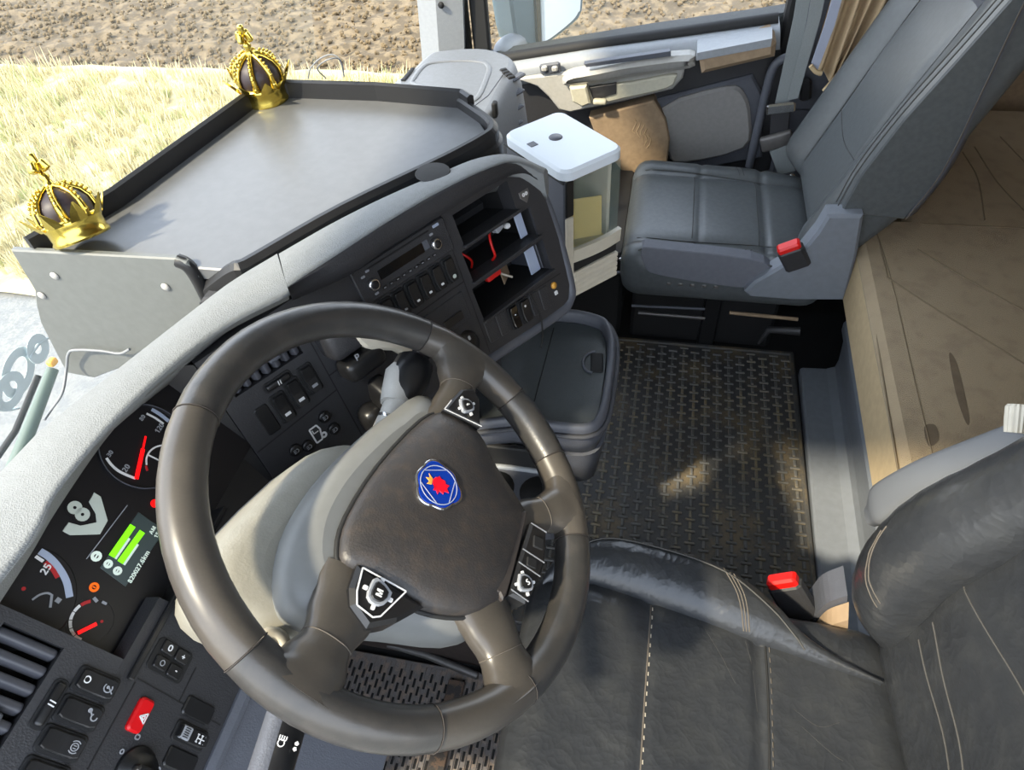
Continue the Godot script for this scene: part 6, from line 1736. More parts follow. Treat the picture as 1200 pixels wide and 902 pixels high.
# ---------------------------------------------------------------- passenger seat
func passenger_seat() -> void:
	var s := thing("passenger_seat", "smooth dark leather passenger seat with tall backrest by the far door", "seat", Vector3(0.62, -0.02, 0.15))
	var q := Q.new()
	var fn := func(p: Vector3) -> Vector3:
		if p.y > 0.0:
			p.y += -0.05 * p.z
			p.y += 0.014 * smoothstep(0.14, 0.20, absf(p.x)) * (1.0 - smoothstep(0.05, 0.25, p.z))
			p.y -= 0.006 * exp(-pow((absf(p.x) - 0.155) / 0.008, 2.0))
			p.y -= 0.004 * exp(-pow((p.z + 0.06) / 0.006, 2.0))
			p.y -= 0.006 * exp(-pow((p.z - 0.10) / 0.008, 2.0))
			p.y += 0.010 * exp(-pow((p.z + 0.02) / 0.2, 2.0)) * (1.0 - smoothstep(0.1, 0.16, absf(p.x)))
		return p
	q.soft(Vector3(0.47, 0.125, 0.49), 0.05, Vector3i(46, 8, 60), fn, Transform3D(Basis.IDENTITY, Vector3(0.61, 0.325, 0.172)))
	obj("cushion", q, M.leather_blue, s)
	var dn := Vector3.DOWN
	for z in [0.095, 0.255]: seam(s, q, [Vector3(0.475, 0.42, z), Vector3(0.62, 0.42, z), Vector3(0.765, 0.42, z)], dn, 0.0012, M.thread_dark, "seam")
	for x in [0.465, 0.775]: seam(s, q, [Vector3(x, 0.42, -0.07), Vector3(x, 0.42, 0.1), Vector3(x + (0.012 if x < 0.6 else -0.012), 0.42, 0.33)], dn, 0.0012, M.thread_dark, "seam")
	for k in 2: seam(s, q, [Vector3(0.40, 0.42, 0.20 + 0.012 * k), Vector3(0.46, 0.42, 0.225 + 0.012 * k)], dn, 0.0011, M.thread_dark, "seam")
	for k in 2: seam(s, q, [Vector3(0.78, 0.42, 0.215 + 0.012 * k), Vector3(0.84, 0.42, 0.20 + 0.012 * k)], dn, 0.0011, M.thread_dark, "seam")
	# lighter side panel below the piping
	var sp := [Vector3(0.362, 0.4383, -0.0227), Vector3(0.362, 0.4418, 0.0222), Vector3(0.362, 0.4292, 0.2248), Vector3(0.362, 0.397, 0.278), Vector3(0.362, 0.3564, 0.2768), Vector3(0.362, 0.344, 0.2014), Vector3(0.362, 0.364, 0.0234), Vector3(0.362, 0.3868, -0.0108)]
	var poly := []
	for p in sp: poly.append(Vector2(p.z, p.y))
	var F := Transform3D(Basis(Vector3(0, 0, 1), Vector3.UP, Vector3(-1, 0, 0)), Vector3(0.362, 0, 0))
	obj("side_panel", Q.new().prism(smooth_poly(poly, 3), -0.03, 0.002, 0.002, F), M.side_cloth, s)
	obj("piping", Q.new().tube(smooth_path([Vector3(0.364, 0.4313, -0.0302), Vector3(0.364, 0.4377, -0.0109), Vector3(0.364, 0.4378, 0.0517), Vector3(0.364, 0.4278, 0.1684), Vector3(0.364, 0.41, 0.2754)], 5), 0.0022, 6), M.thread_dark, s)
	# backrest
	var lean := deg_to_rad(19.0)
	var T := Transform3D(Basis(Vector3.RIGHT, lean), Vector3(0.625, 0.80, 0.548))
	var bk := Q.new()
	var bf := func(p: Vector3) -> Vector3:
		var w := absf(p.x)
		if p.z < 0.0:
			p.z -= 0.035 * smoothstep(0.10, 0.21, w) * (1.0 - smoothstep(0.25, 0.45, p.y))
			p.z += 0.006 * exp(-pow((w - 0.125) / 0.008, 2.0))
			p.z += 0.005 * exp(-pow((p.y - 0.10 - 0.3 * (0.125 - w)) / 0.007, 2.0)) * (1.0 - smoothstep(0.115, 0.135, w))
			p.z -= 0.012 * exp(-pow((p.y + 0.06) / 0.14, 2.0)) * (1.0 - smoothstep(0.1, 0.14, w))
		if p.z > 0.0: p.z *= 1.0 - 0.95 * smoothstep(-0.22, -0.43, p.y)
		# thinner towards the top
		p.z *= 1.0 - 0.55 * (p.y + 0.4)
		return p
	bk.soft(Vector3(0.50, 0.86, 0.13), 0.045, Vector3i(46, 60, 10), bf, T)
	obj("backrest", bk, M.leather_blue, s)
	var bd := Vector3(0, -0.3, 1).normalized()
	for x in [0.50, 0.75]: seam(s, bk, [Vector3(x, 0.48, 0.3), Vector3(x, 0.75, 0.4), Vector3(x, 1.1, 0.5)], bd, 0.0012, M.thread_dark, "seam")
	for y in [0.62]: seam(s, bk, [Vector3(0.51, y, 0.35), Vector3(0.62, y - 0.015, 0.35), Vector3(0.74, y, 0.35)], bd, 0.0012, M.thread_dark, "seam")
	# dark side panel with double stitching, and the plastic back shell
	var o := [Vector3(0.366, 0.5574, 0.3827), Vector3(0.366, 0.6484, 0.3981), Vector3(0.366, 0.7657, 0.4382), Vector3(0.366, 0.8869, 0.4929), Vector3(0.366, 0.9705, 0.5298), Vector3(0.366, 0.9953, 0.5496), Vector3(0.366, 0.9704, 0.5546), Vector3(0.366, 0.8245, 0.5515), Vector3(0.366, 0.6556, 0.5443), Vector3(0.366, 0.549, 0.5102)]
	poly = []
	for p in o: poly.append(Vector2(p.z, p.y))
	F.origin.x = 0.372
	obj("back_side_panel", Q.new().prism(poly, -0.02, 0.004, 0.003, F), M.leather_blue, s)
	for k in 2:
		var st := []
		for p in [Vector3(0.366, 0.5718, 0.3788), Vector3(0.366, 0.6577, 0.3954), Vector3(0.366, 0.7722, 0.436), Vector3(0.366, 0.8925, 0.4907), Vector3(0.366, 0.9755, 0.5276)]: st.append(p + Vector3(0, 0.004 + 0.009 * k, -0.006 - 0.006 * k))
		obj("seam", Q.new().tube(smooth_path(st, 5), 0.0014, 5), M.thread_dark, s)
	var c := [Vector3(0.364, 0.5546, 0.5113), Vector3(0.364, 0.6659, 0.5401), Vector3(0.364, 0.8253, 0.5466), Vector3(0.364, 0.9454, 0.5488), Vector3(0.364, 1.002, 0.5521)]
	var rings := []
	for p in smooth_path(c, 4): rings.append([p, p + Vector3(0.03, -0.004, 0.026), p + Vector3(0.45, -0.004, 0.034), p + Vector3(0.48, 0, 0), p + Vector3(0.25, 0.0, -0.02)])
	obj("back_shell", Q.new().loft(rings), M.grey_dark, s)
	obj("shell_piping", Q.new().tube(smooth_path(c, 4), 0.0014, 5), M.thread, s)
	# hinge cover
	o = [Vector3(0.345, 0.3446, 0.2244), Vector3(0.345, 0.3772, 0.2415), Vector3(0.345, 0.4569, 0.319), Vector3(0.345, 0.522, 0.3437), Vector3(0.345, 0.5654, 0.3531), Vector3(0.345, 0.5698, 0.4216), Vector3(0.345, 0.4667, 0.4381), Vector3(0.345, 0.3412, 0.4485), Vector3(0.345, 0.3299, 0.3388), Vector3(0.345, 0.3303, 0.2386)]
	poly = []
	for p in o: poly.append(Vector2(p.z, p.y))
	F.origin.x = 0.355
	var hc := obj("hinge_cover", Q.new().prism(poly, -0.03, 0.012, 0.006, F), M.ledge, s)
	buckle(s, Vector3(0.335, 0.4854, 0.294), Vector3(0.345, 0.4293, 0.3272))
	# dark frame, rails and pedestal below
	obj("pedestal", Q.new().box(Vector3(0.72, 0.10, 0.16), Vector3(0.36, 0.24, 0.40), 0.01), M.under, s)
	var b1: Vector3 = Vector3(0.42, 0.1907, 0.1807)
	obj("pedestal_post", Q.new().box(Vector3(0.53, 0.11, b1.z), Vector3(0.03, 0.25, 0.045), 0.004), M.plastic_black, s)
	for p in [[748, 358, 822, 364], [742, 368, 825, 375], [862, 368, 945, 377]]:
		pass
	obj("slide_rail", Q.new().tube([Vector3(0.43, 0.1781, -0.0176), Vector3(0.43, 0.176, 0.1567)], 0.005, 6), M.metal_dull, s)
	obj("slide_rail", Q.new().tube([Vector3(0.44, 0.1916, -0.0375), Vector3(0.44, 0.1998, 0.1532)], 0.004, 6), M.grey_dark, s)
	obj("slide_rail", Q.new().tube([Vector3(0.4, 0.2296, 0.2107), Vector3(0.4, 0.2248, 0.3767)], 0.005, 6), M.brown_dusty, s)
	obj("adjuster_lever", Q.new().tube([Vector3(0.4, 0.1316, 0.3004), Vector3(0.39, 0.1916, 0.3135), Vector3(0.38, 0.2036, 0.3862)], [0.004, 0.009, 0.011], 8), M.plastic_dark, s)
	q = Q.new()
	for k in 5:
		obj("frame_bolt", Q.new().soft(Vector3(0.012, 0.012, 0.014), 0.004, Vector3i(7, 7, 7)), M.metal_dull, s, Transform3D(Basis.IDENTITY, Vector3(0.38, 0.3281, 0.0504) + Vector3(0, 0.0, 0.028 * k)))
	# front box under the seat edge with its chrome catch
	obj("front_box", Q.new().box(Vector3(0.76, 0.13, -0.16), Vector3(0.44, 0.30, 0.18), 0.01), M.under, s)
	obj("catch", Q.new().box(Vector3.ZERO, Vector3(0.01, 0.008, 0.035), 0.003), M.chrome, s, Transform3D(Basis.IDENTITY, Vector3(0.47, 0.3203, -0.0632)))
	obj("box_edge", Q.new().tube([Vector3(0.44, 0.2977, -0.1142), Vector3(0.44, 0.3035, -0.0184)], 0.004, 6), M.grey_dark, s)


# ---------------------------------------------------------------- pull-out storage bin with cup holders
func storage_bin() -> void:
	var up := Transform3D(Basis(Vector3.RIGHT, Vector3(0, 0, -1), Vector3.UP), Vector3.ZERO)
	var b := thing("storage_bin", "dark grey pull-out storage bin with cup holders below the console", "storage bin", Vector3(-0.05, -0.01, -0.18))
	var rim := [Vector3(-0.2006, 0.45, -0.3181), Vector3(-0.1991, 0.45, -0.2204), Vector3(-0.2015, 0.45, -0.1247), Vector3(-0.1945, 0.45, -0.0758), Vector3(-0.1586, 0.45, -0.0518), Vector3(-0.0627, 0.45, -0.0471), Vector3(0.0318, 0.45, -0.0513), Vector3(0.0861, 0.45, -0.067), Vector3(0.112, 0.45, -0.0948), Vector3(0.1216, 0.45, -0.1725), Vector3(0.0762, 0.45, -0.2755)]
	var poly := []
	for p in rim: poly.append(Vector2(p.x, -p.z))
	poly = smooth_poly(poly, 3).slice(0, 31)
	poly.append(Vector2(0.16, 0.42)); poly.append(Vector2(-0.22, 0.42))
	var inner := Q.inset(poly, 0.016) if not Geometry2D.is_polygon_clockwise(PackedVector2Array(poly)) else []
	if inner.is_empty():
		var pr := poly.duplicate()
		pr.reverse()
		inner = Q.inset(pr, 0.016)
		poly = pr
	# wall ring
	var q := Q.new()
	var n := poly.size()
	var rings := []
	for s in [[0.0, 0.36, 0.010], [0.0, 0.40, 0.0], [0.0, 0.438, 0.0], [0.0, 0.448, 0.003], [0.0, 0.450, 0.007], [0.0, 0.449, 0.012], [0.0, 0.444, 0.016], [0.0, 0.425, 0.017], [0.0, 0.36, 0.018]]:
		var off := Q.inset(poly, s[2])
		var ring := []
		for p in off: ring.append(Vector3(p.x, s[1], -p.y))
		rings.append(ring)
	rings.append(rings[0])
	q.loft(rings, true, false)
	obj("bin_wall", q, M.grey_dark, b)
	q = Q.new()
	var lipr := []
	for p in Q.inset(poly, -0.004): lipr.append(Vector3(p.x, 0.428, -p.y))
	obj("bin_bead", Q.new().tube(lipr, 0.005, 8, true), M.pad_lip, b)
	# lid sunk inside, with a joint and a finger notch
	var lid := obj("bin_lid", Q.new().prism(Q.inset(poly, 0.0175), 0.405, 0.424, 0.002, up), M.lid, b)
	q = Q.new()
	q.tube([Vector3(0.0827, 0.4245, -0.1873), Vector3(-0.0223, 0.4245, -0.19), Vector3(-0.1268, 0.4245, -0.1927)], 0.0012, 4)
	obj("lid_joint", q, M.plastic_void, lid)
	var nt: Vector3 = Vector3(-0.0082, 0.426, -0.0909)
	obj("finger_notch", Q.new().soft(Vector3(0.055, 0.012, 0.026), 0.005, Vector3i(8, 7, 8)), M.plastic_void, lid, Transform3D(Basis(Vector3.UP, 0.1), nt + Vector3(0, -0.004, 0.006)))
	var arc := []
	for i in 9:
		var a := PI * (0.5 + float(i) / 8.0)
		arc.append(nt + Vector3(sin(a) * -0.0, 0, 0) + Vector3(cos(a + PI * 0.5) * 0.030, 0.0, -sin(a - PI * 0.5) * 0.0 - absf(sin(a + PI * 0.5)) * 0.022))
	obj("notch_edge", Q.new().tube(arc, 0.003, 6), M.grey_dark, lid)
	# lower front: rounded shell
	rings = []
	for s in [[0.362, 0.002], [0.34, 0.004], [0.26, 0.014], [0.22, 0.04], [0.20, 0.075]]:
		var ring := []
		for p in Q.inset(poly, s[1]): ring.append(Vector3(p.x, s[0], -p.y))
		rings.append(ring)
	obj("bin_shell", Q.new().loft(rings), M.grey_dark, b)
	# cup holder shelf facing the driver
	var sh: Vector3 = Vector3(-0.1933, 0.34, -0.2292)
	var cup := obj("cup_holder", Q.new().prism(rrect(0.20, 0.105, 0.035, 5), 0.235, 0.315, 0.006, up * Transform3D(Basis(Vector3(0, 0, 1), 1.57), Vector3(-0.262, 0.21, 0))), M.grey_dark, b)
	for k in 2:
		obj("cup_well", Q.new().lathe([Vector2(0.0, 0.0), Vector2(0.033, 0.0), Vector2(0.037, 0.002), Vector2(0.037, 0.003), Vector2(0.0, 0.0032)], 20), M.plastic_void, cup, Transform3D(Basis.IDENTITY, Vector3(-0.262, 0.314, -0.165 - 0.085 * k)))
	obj("cup_rim", Q.new().tube(round_loop(Vector3(-0.262, 0.318, -0.21), 0.048, 0.096), 0.006, 8, true), M.grey, cup)
	q = Q.new().box(Vector3(-0.205, 0.345, -0.21), Vector3(0.012, 0.06, 0.16), 0.003)
	obj("cup_recess", q, M.plastic_void, b)
	obj("latch_slot", Q.new().soft(Vector3(0.012, 0.05, 0.010), 0.004, Vector3i(7, 8, 7)), M.plastic_void, b, Transform3D(Basis(Vector3.RIGHT, 0.2), Vector3(-0.1793, 0.4, -0.1058)))

func round_loop(c: Vector3, rx: float, rz: float) -> Array:
	var o := []
	for i in 40:
		var a := TAU * i / 40.0
		o.append(c + Vector3(signf(cos(a)) * pow(absf(cos(a)), 0.6) * rx, 0, signf(sin(a)) * pow(absf(sin(a)), 0.6) * rz))
	return o

# ---------------------------------------------------------------- white dispenser box on the dash
func white_box() -> void:
	var D := Vector3(0.0725, 0.8, -0.1581)
	var C := Vector3(0.1654, 0.8, -0.0679)
	var ux := (C - D).normalized()
	var nz := ux.cross(Vector3.UP).normalized()
	var w := D.distance_to(C)
	var dep := 0.185
	var F := Transform3D(Basis(ux, Vector3.UP, nz), Vector3(D.x, 0.515, D.z))
	var b := thing("dispenser_box", "white-lidded storage box with clear front pane between dash and passenger seat", "storage box", F.origin + ux * w * 0.5 - nz * dep * 0.5)
	# local: x 0..w, y 0..0.285, z 0 front to -dep
	var H := 0.285
	var q := Q.new()
	obj("lid", Q.new().prism(rrect(w + 0.008, dep + 0.006, 0.022, 5), 0.0, 0.020, 0.005, F * Transform3D(Basis(Vector3.RIGHT, -PI * 0.5), Vector3(w * 0.5, H - 0.020, -dep * 0.5))), M.white_box, b)
	obj("lid_seam", Q.new().box(Vector3(-0.003, H - 0.022, -dep * 0.5), Vector3(0.004, 0.004, dep), 0.001, F), M.rubber_black, b)
	obj("side_wall", Q.new().box(Vector3(0.004, H * 0.5 - 0.012, -dep * 0.5), Vector3(0.010, H - 0.024, dep - 0.004), 0.003, F), M.grey_dark, b)
	obj("side_wall", Q.new().box(Vector3(w - 0.004, H * 0.5 - 0.012, -dep * 0.5 - 0.01), Vector3(0.008, H - 0.024, dep - 0.03), 0.003, F), M.cream, b)
	obj("back_wall", Q.new().box(Vector3(w * 0.5, H * 0.5 - 0.012, -dep + 0.006), Vector3(w - 0.014, H - 0.03, 0.008), 0.002, F), M.cream, b)
	obj("vent_disc", Q.new().lathe([Vector2(0.0, 0.0), Vector2(0.013, 0.0), Vector2(0.012, 0.0012), Vector2(0.0, 0.0014)], 20, F * Transform3D(Basis.IDENTITY, Vector3(w * 0.47, H, -dep * 0.58))), M.grey_dark, b)
	obj("lid_catch", Q.new().box(Vector3(0.014, H, -dep * 0.62), Vector3(0.016, 0.002, 0.016), 0.0008, F), M.grey_dark, b)
	# front posts
	obj("front_post", Q.new().box(Vector3(0.009, 0.095, 0.0), Vector3(0.018, 0.19, 0.006), 0.002, F), M.cream, b)
	obj("front_post", Q.new().box(Vector3(0.009, 0.228, 0.0), Vector3(0.018, 0.072, 0.006), 0.002, F), M.plastic_black, b)
	obj("front_pane", Q.new().box(Vector3(w * 0.5 + 0.008, 0.185, 0.0), Vector3(w - 0.024, 0.155, 0.003), 0.0008, F), M.box_pane, b)
	# bowed lower lip, dark gap, ribbed base
	var rings := []
	for i in 9:
		var f := float(i) / 8.0
		var x := lerpf(0.016, w + 0.002, f)
		var z := 0.003 + 0.006 * sin(PI * f * 0.9)
		rings.append([F * Vector3(x, 0.086, z), F * Vector3(x, 0.116, z + 0.002), F * Vector3(x, 0.116, z - 0.008), F * Vector3(x, 0.086, z - 0.010)])
	obj("front_lip", Q.new().loft(rings, true, true, false), M.cream, b)
	obj("drawer_gap", Q.new().box(Vector3(w * 0.5 + 0.006, 0.074, -0.014), Vector3(w - 0.016, 0.026, 0.03), 0.002, F), M.rubber_black, b)
	for k in 5: obj("base_rib", Q.new().box(Vector3(w * 0.5 + 0.008, 0.006 + 0.0122 * k, 0.0), Vector3(w - 0.016, 0.0115, 0.012), 0.003, F), M.cream, b)
	obj("base_block", Q.new().box(Vector3(w * 0.5 + 0.006, 0.032, -dep * 0.5), Vector3(w - 0.022, 0.064, dep - 0.02), 0.003, F), M.cream, b)
	# yellow papers behind the pane
	var p := obj("paper_packet", Q.new().box(Vector3.ZERO, Vector3(0.10, 0.006, 0.14), 0.001), M.paper_yellow, null, F * Transform3D(Basis(Vector3.RIGHT, 0.35) * Basis(Vector3(0, 0, 1), 0.12), Vector3(w * 0.52, 0.105, -0.095)))
	tag(p, "yellow paper packet lying flat inside the clear-fronted box", "paper", "papers in the box")
	p = obj("paper_packet", Q.new().box(Vector3.ZERO, Vector3(0.088, 0.075, 0.004), 0.001), M.paper_yellow, null, F * Transform3D(Basis(Vector3.RIGHT, -0.35) * Basis(Vector3(0, 0, 1), -0.25), Vector3(w * 0.50, 0.150, -0.030)))
	tag(p, "yellow paper sheet leaning behind the clear pane", "paper", "papers in the box")

# ---------------------------------------------------------------- outside mirror, wiper, windscreen decal
func mirror_and_wiper() -> void:
	var m := thing("side_mirror", "grey-blue passenger side mirror outside the door window", "mirror", Vector3(1.2, 0.5163, -0.4959))
	var F := Transform3D(Vector3(0.7317, 0, 0.6816), Vector3(0, 1, 0), Vector3(-0.6816, 0, 0.7317), Vector3(1.3, 0.6326, -0.3987))
	obj("housing", Q.new().prism(smooth_poly([Vector2(-0.1175, 0.3104), Vector2(0.168, 0.2588), Vector2(0.1521, -0.0006), Vector2(0.142, -0.0515), Vector2(0.1098, -0.0744), Vector2(0.0135, -0.1036), Vector2(-0.0386, -0.1022), Vector2(-0.0853, -0.0838), Vector2(-0.1256, -0.0418)], 3), -0.10, 0.004, 0.008, F), M.mirror_case, m)
	var gp := [Vector2(-0.0249, 0.2936), Vector2(0.1485, 0.2623), Vector2(0.1345, -0.0088), Vector2(0.124, -0.0417), Vector2(0.0955, -0.0628), Vector2(0.0175, -0.0888), Vector2(-0.021, -0.0939), Vector2(-0.0477, -0.0786)]
	obj("mirror_rim", Q.new().prism(smooth_poly(gp, 3), 0.0, 0.009, 0.002, F), M.rubber_black, m)
	var cc := Vector2.ZERO
	for p in gp: cc += p / gp.size()
	var pi := []
	for p in gp: pi.append(cc + (p - cc) * 0.96)
	obj("mirror_glass", Q.new().prism(smooth_poly(pi, 3), 0.0, 0.0105, 0.0, F), M.mirror, m)
	obj("bracket", Q.new().tube(smooth_path([Vector3(1.12, 0.5543, -0.5095), Vector3(1.16, 0.5637, -0.5063), Vector3(1.22, 0.5607, -0.4859), Vector3(1.3, 0.5376, -0.4634)], 4), [0.026, 0.03, 0.032, 0.033, 0.034, 0.034, 0.033, 0.032, 0.03, 0.028, 0.027, 0.026, 0.025], 12), M.ledge, m)
	var w := thing("windscreen_wiper", "grey-green wiper arm resting low outside the windscreen", "wiper", Vector3(-0.45, 0.4, -1.16))
	obj("arm", Q.new().tube([Vector3(-0.5397, 0.3627, -1.17), Vector3(-0.404, 0.4071, -1.17), Vector3(-0.2262, 0.4827, -1.17)], [0.016, 0.014, 0.011], 8), M.wiper, w)
	obj("blade", Q.new().tube([Vector3(-0.4763, 0.4578, -1.15), Vector3(-0.3767, 0.4705, -1.15), Vector3(-0.271, 0.5128, -1.15)], 0.006, 6), M.rubber_black, w)
	obj("bulb", Q.new().soft(Vector3(0.02, 0.016, 0.016), 0.006, Vector3i(7, 7, 7)), M.emblem_gold, w, Transform3D(Basis.IDENTITY, Vector3(-0.2247, 0.5025, -1.16)))
	# scroll decal stuck on the glass
	var d := thing("windscreen_decal", "grey scroll-shaped decal on the lower left windscreen", "decal", Vector3(-0.3315, 0.5847, -1.1))
	var q := Q.new()
	var z := -1.098
	var lift := 0.0
	for lp in [[Vector3(-0.3285, 0.5908, -1.098), 0.040, 0.024, 0.5], [Vector3(-0.365, 0.5805, -1.098), 0.030, 0.020, 0.3], [Vector3(-0.2745, 0.5983, -1.098), 0.020, 0.016, 0.8]]:
		lift += 0.003
		var inner := []
		var outer := []
		for i in 24:
			var a := TAU * i / 24.0
			outer.append(lp[0] + Vector3(cos(a) * (lp[1] + 0.008), sin(a) * (lp[2] + 0.008), 0).rotated(Vector3(0, 0, 1), lp[3]) + Vector3(0, 0, lift))
			inner.append(lp[0] + Vector3(cos(a) * (lp[1] - 0.010), sin(a) * (lp[2] - 0.008), 0).rotated(Vector3(0, 0, 1), lp[3]) + Vector3(0, 0, lift))
		var back_o := []
		var back_i := []
		for i in 24:
			back_o.append(outer[i] + Vector3(0, 0, -0.001))
			back_i.append(inner[i] + Vector3(0, 0, -0.001))
		obj("scroll", Q.new().loft([outer, inner, back_i, back_o, outer], true, false, false), M.decal_grey, d)
	obj("scroll", Q.new().tube(smooth_path([Vector3(-0.3914, 0.583, -1.098), Vector3(-0.3911, 0.5593, -1.098), Vector3(-0.3725, 0.5422, -1.098)], 4), 0.008, 6, false, 0.3), M.decal_grey, d)
	obj("scroll", Q.new().tube(smooth_path([Vector3(-0.2976, 0.5992, -1.098), Vector3(-0.2656, 0.6029, -1.098), Vector3(-0.246, 0.5973, -1.098)], 4), 0.012, 6, false, 0.3), M.decal_grey, d)

# ---------------------------------------------------------------- belt, curtain
func ribbon(a: Array, b: Array, t := 0.003) -> Q:
	var q := Q.new()
	var rings := []
	for i in a.size():
		var p: Vector3 = a[i]
		var r: Vector3 = b[i]
		rings.append([p, r, r + Vector3(t, 0, 0), p + Vector3(t, 0, 0)])
	return q.loft(rings, true, true, false)

func belts_and_curtain() -> void:
	var s := thing("seat_belt", "grey passenger seat belt hanging down the door post with metal tongue", "seat belt", Vector3(0.93, 0.3242, 0.3455))
	obj("webbing", ribbon([Vector3(0.95, 0.8304, 0.2829), Vector3(0.95, 0.7348, 0.2891), Vector3(0.95, 0.5119, 0.2908)], [Vector3(0.95, 0.8301, 0.3139), Vector3(0.95, 0.7249, 0.3217), Vector3(0.95, 0.508, 0.3273)]), M.belt, s)
	obj("webbing", ribbon([Vector3(0.94, 0.8332, 0.3142), Vector3(0.94, 0.7286, 0.3221), Vector3(0.94, 0.5268, 0.318)], [Vector3(0.94, 0.8329, 0.3467), Vector3(0.94, 0.7386, 0.3516), Vector3(0.94, 0.5346, 0.3448)]), M.belt, s)
	obj("tongue", Q.new().box(Vector3.ZERO, Vector3(0.012, 0.03, 0.075), 0.005), M.chrome, s, Transform3D(Basis(Vector3.RIGHT, -0.15), Vector3(0.93, 0.5099, 0.3057)))
	obj("tongue_plate", Q.new().box(Vector3.ZERO, Vector3(0.008, 0.09, 0.05), 0.004), M.plastic_dark, s, Transform3D(Basis(Vector3.RIGHT, -0.15), Vector3(0.935, 0.4638, 0.3136)))
	obj("tongue", Q.new().soft(Vector3(0.02, 0.045, 0.085), 0.008, Vector3i(8, 8, 8)), M.metal_dull, s, Transform3D(Basis(Vector3.RIGHT, -0.35), Vector3(0.92, 0.4212, 0.3127)))
	obj("buckle_strap", ribbon([Vector3(0.91, 0.3925, 0.2998), Vector3(0.91, 0.3218, 0.3378)], [Vector3(0.91, 0.4149, 0.3408), Vector3(0.91, 0.3376, 0.3811)], 0.012), M.belt, s)
	obj("anchor_bolt", Q.new().soft(Vector3(0.016, 0.016, 0.016), 0.006, Vector3i(7, 7, 7)), M.chrome, s, Transform3D(Basis.IDENTITY, Vector3(0.9, 0.3268, 0.3736)))
	var k := obj("belt_guide", Q.new().box(Vector3.ZERO, Vector3(0.02, 0.06, 0.03), 0.006), M.plastic_black, null, Transform3D(Basis(Vector3.RIGHT, -0.2), Vector3(0.97, 0.5445, 0.3644)))
	tag(k, "small black belt height guide on the door post", "belt guide")
	# curtain gathered against the post: wavy cloth
	var c := thing("curtain", "tan cab curtain bunched up behind the passenger seat", "curtain", Vector3(0.92, 0.5794, 0.4027))
	var low := [Vector3(0.93, 0.627, 0.3561), Vector3(0.93, 0.6098, 0.3728), Vector3(0.93, 0.6036, 0.3911), Vector3(0.93, 0.5885, 0.4097), Vector3(0.93, 0.5798, 0.4204), Vector3(0.93, 0.5615, 0.4083), Vector3(0.93, 0.5868, 0.4373), Vector3(0.93, 0.6413, 0.4631), Vector3(0.93, 0.6628, 0.5067)]
	var top := [Vector3(0.93, 0.8536, 0.3702), Vector3(0.93, 0.8534, 0.3926), Vector3(0.93, 0.8532, 0.4149), Vector3(0.93, 0.853, 0.4333), Vector3(0.93, 0.8528, 0.4517), Vector3(0.93, 0.8527, 0.4701), Vector3(0.93, 0.8524, 0.4938), Vector3(0.93, 0.8522, 0.521), Vector3(0.93, 0.8519, 0.548)]
	var lo := smooth_path(low, 5)
	var hi := smooth_path(top, 5)
	var q := Q.new()
	var n := lo.size()
	for side in 2:
		for i in n - 1:
			for j in 8:
				var P := []
				for e in [[i, j], [i + 1, j], [i + 1, j + 1], [i, j + 1]]:
					var f: float = e[1] / 8.0
					var v: Vector3 = lo[e[0]].lerp(hi[e[0]], f)
					v.x += 0.022 * sin(e[0] * 0.75 + f * 1.2) + 0.004 * side
					P.append(v)
				if side == 0: q.quad(P[0], P[1], P[2], P[3])
				else: q.quad(P[0], P[3], P[2], P[1])
	obj("cloth", q, M.curtain, c)
	obj("lining", ribbon([Vector3(0.9, 0.6438, 0.3494), Vector3(0.9, 0.7335, 0.3569), Vector3(0.9, 0.8626, 0.3607)], [Vector3(0.9, 0.6248, 0.3684), Vector3(0.9, 0.7336, 0.3804), Vector3(0.9, 0.8624, 0.3827)], 0.004), M.lining, c)
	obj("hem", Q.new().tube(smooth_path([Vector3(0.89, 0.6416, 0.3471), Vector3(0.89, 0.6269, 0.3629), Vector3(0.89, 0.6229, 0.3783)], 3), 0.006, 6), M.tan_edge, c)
	obj("hem", Q.new().tube(smooth_path([Vector3(0.89, 0.5773, 0.3961), Vector3(0.89, 0.6258, 0.4222), Vector3(0.89, 0.6782, 0.4435)], 3), 0.008, 6), M.tan_edge, c)

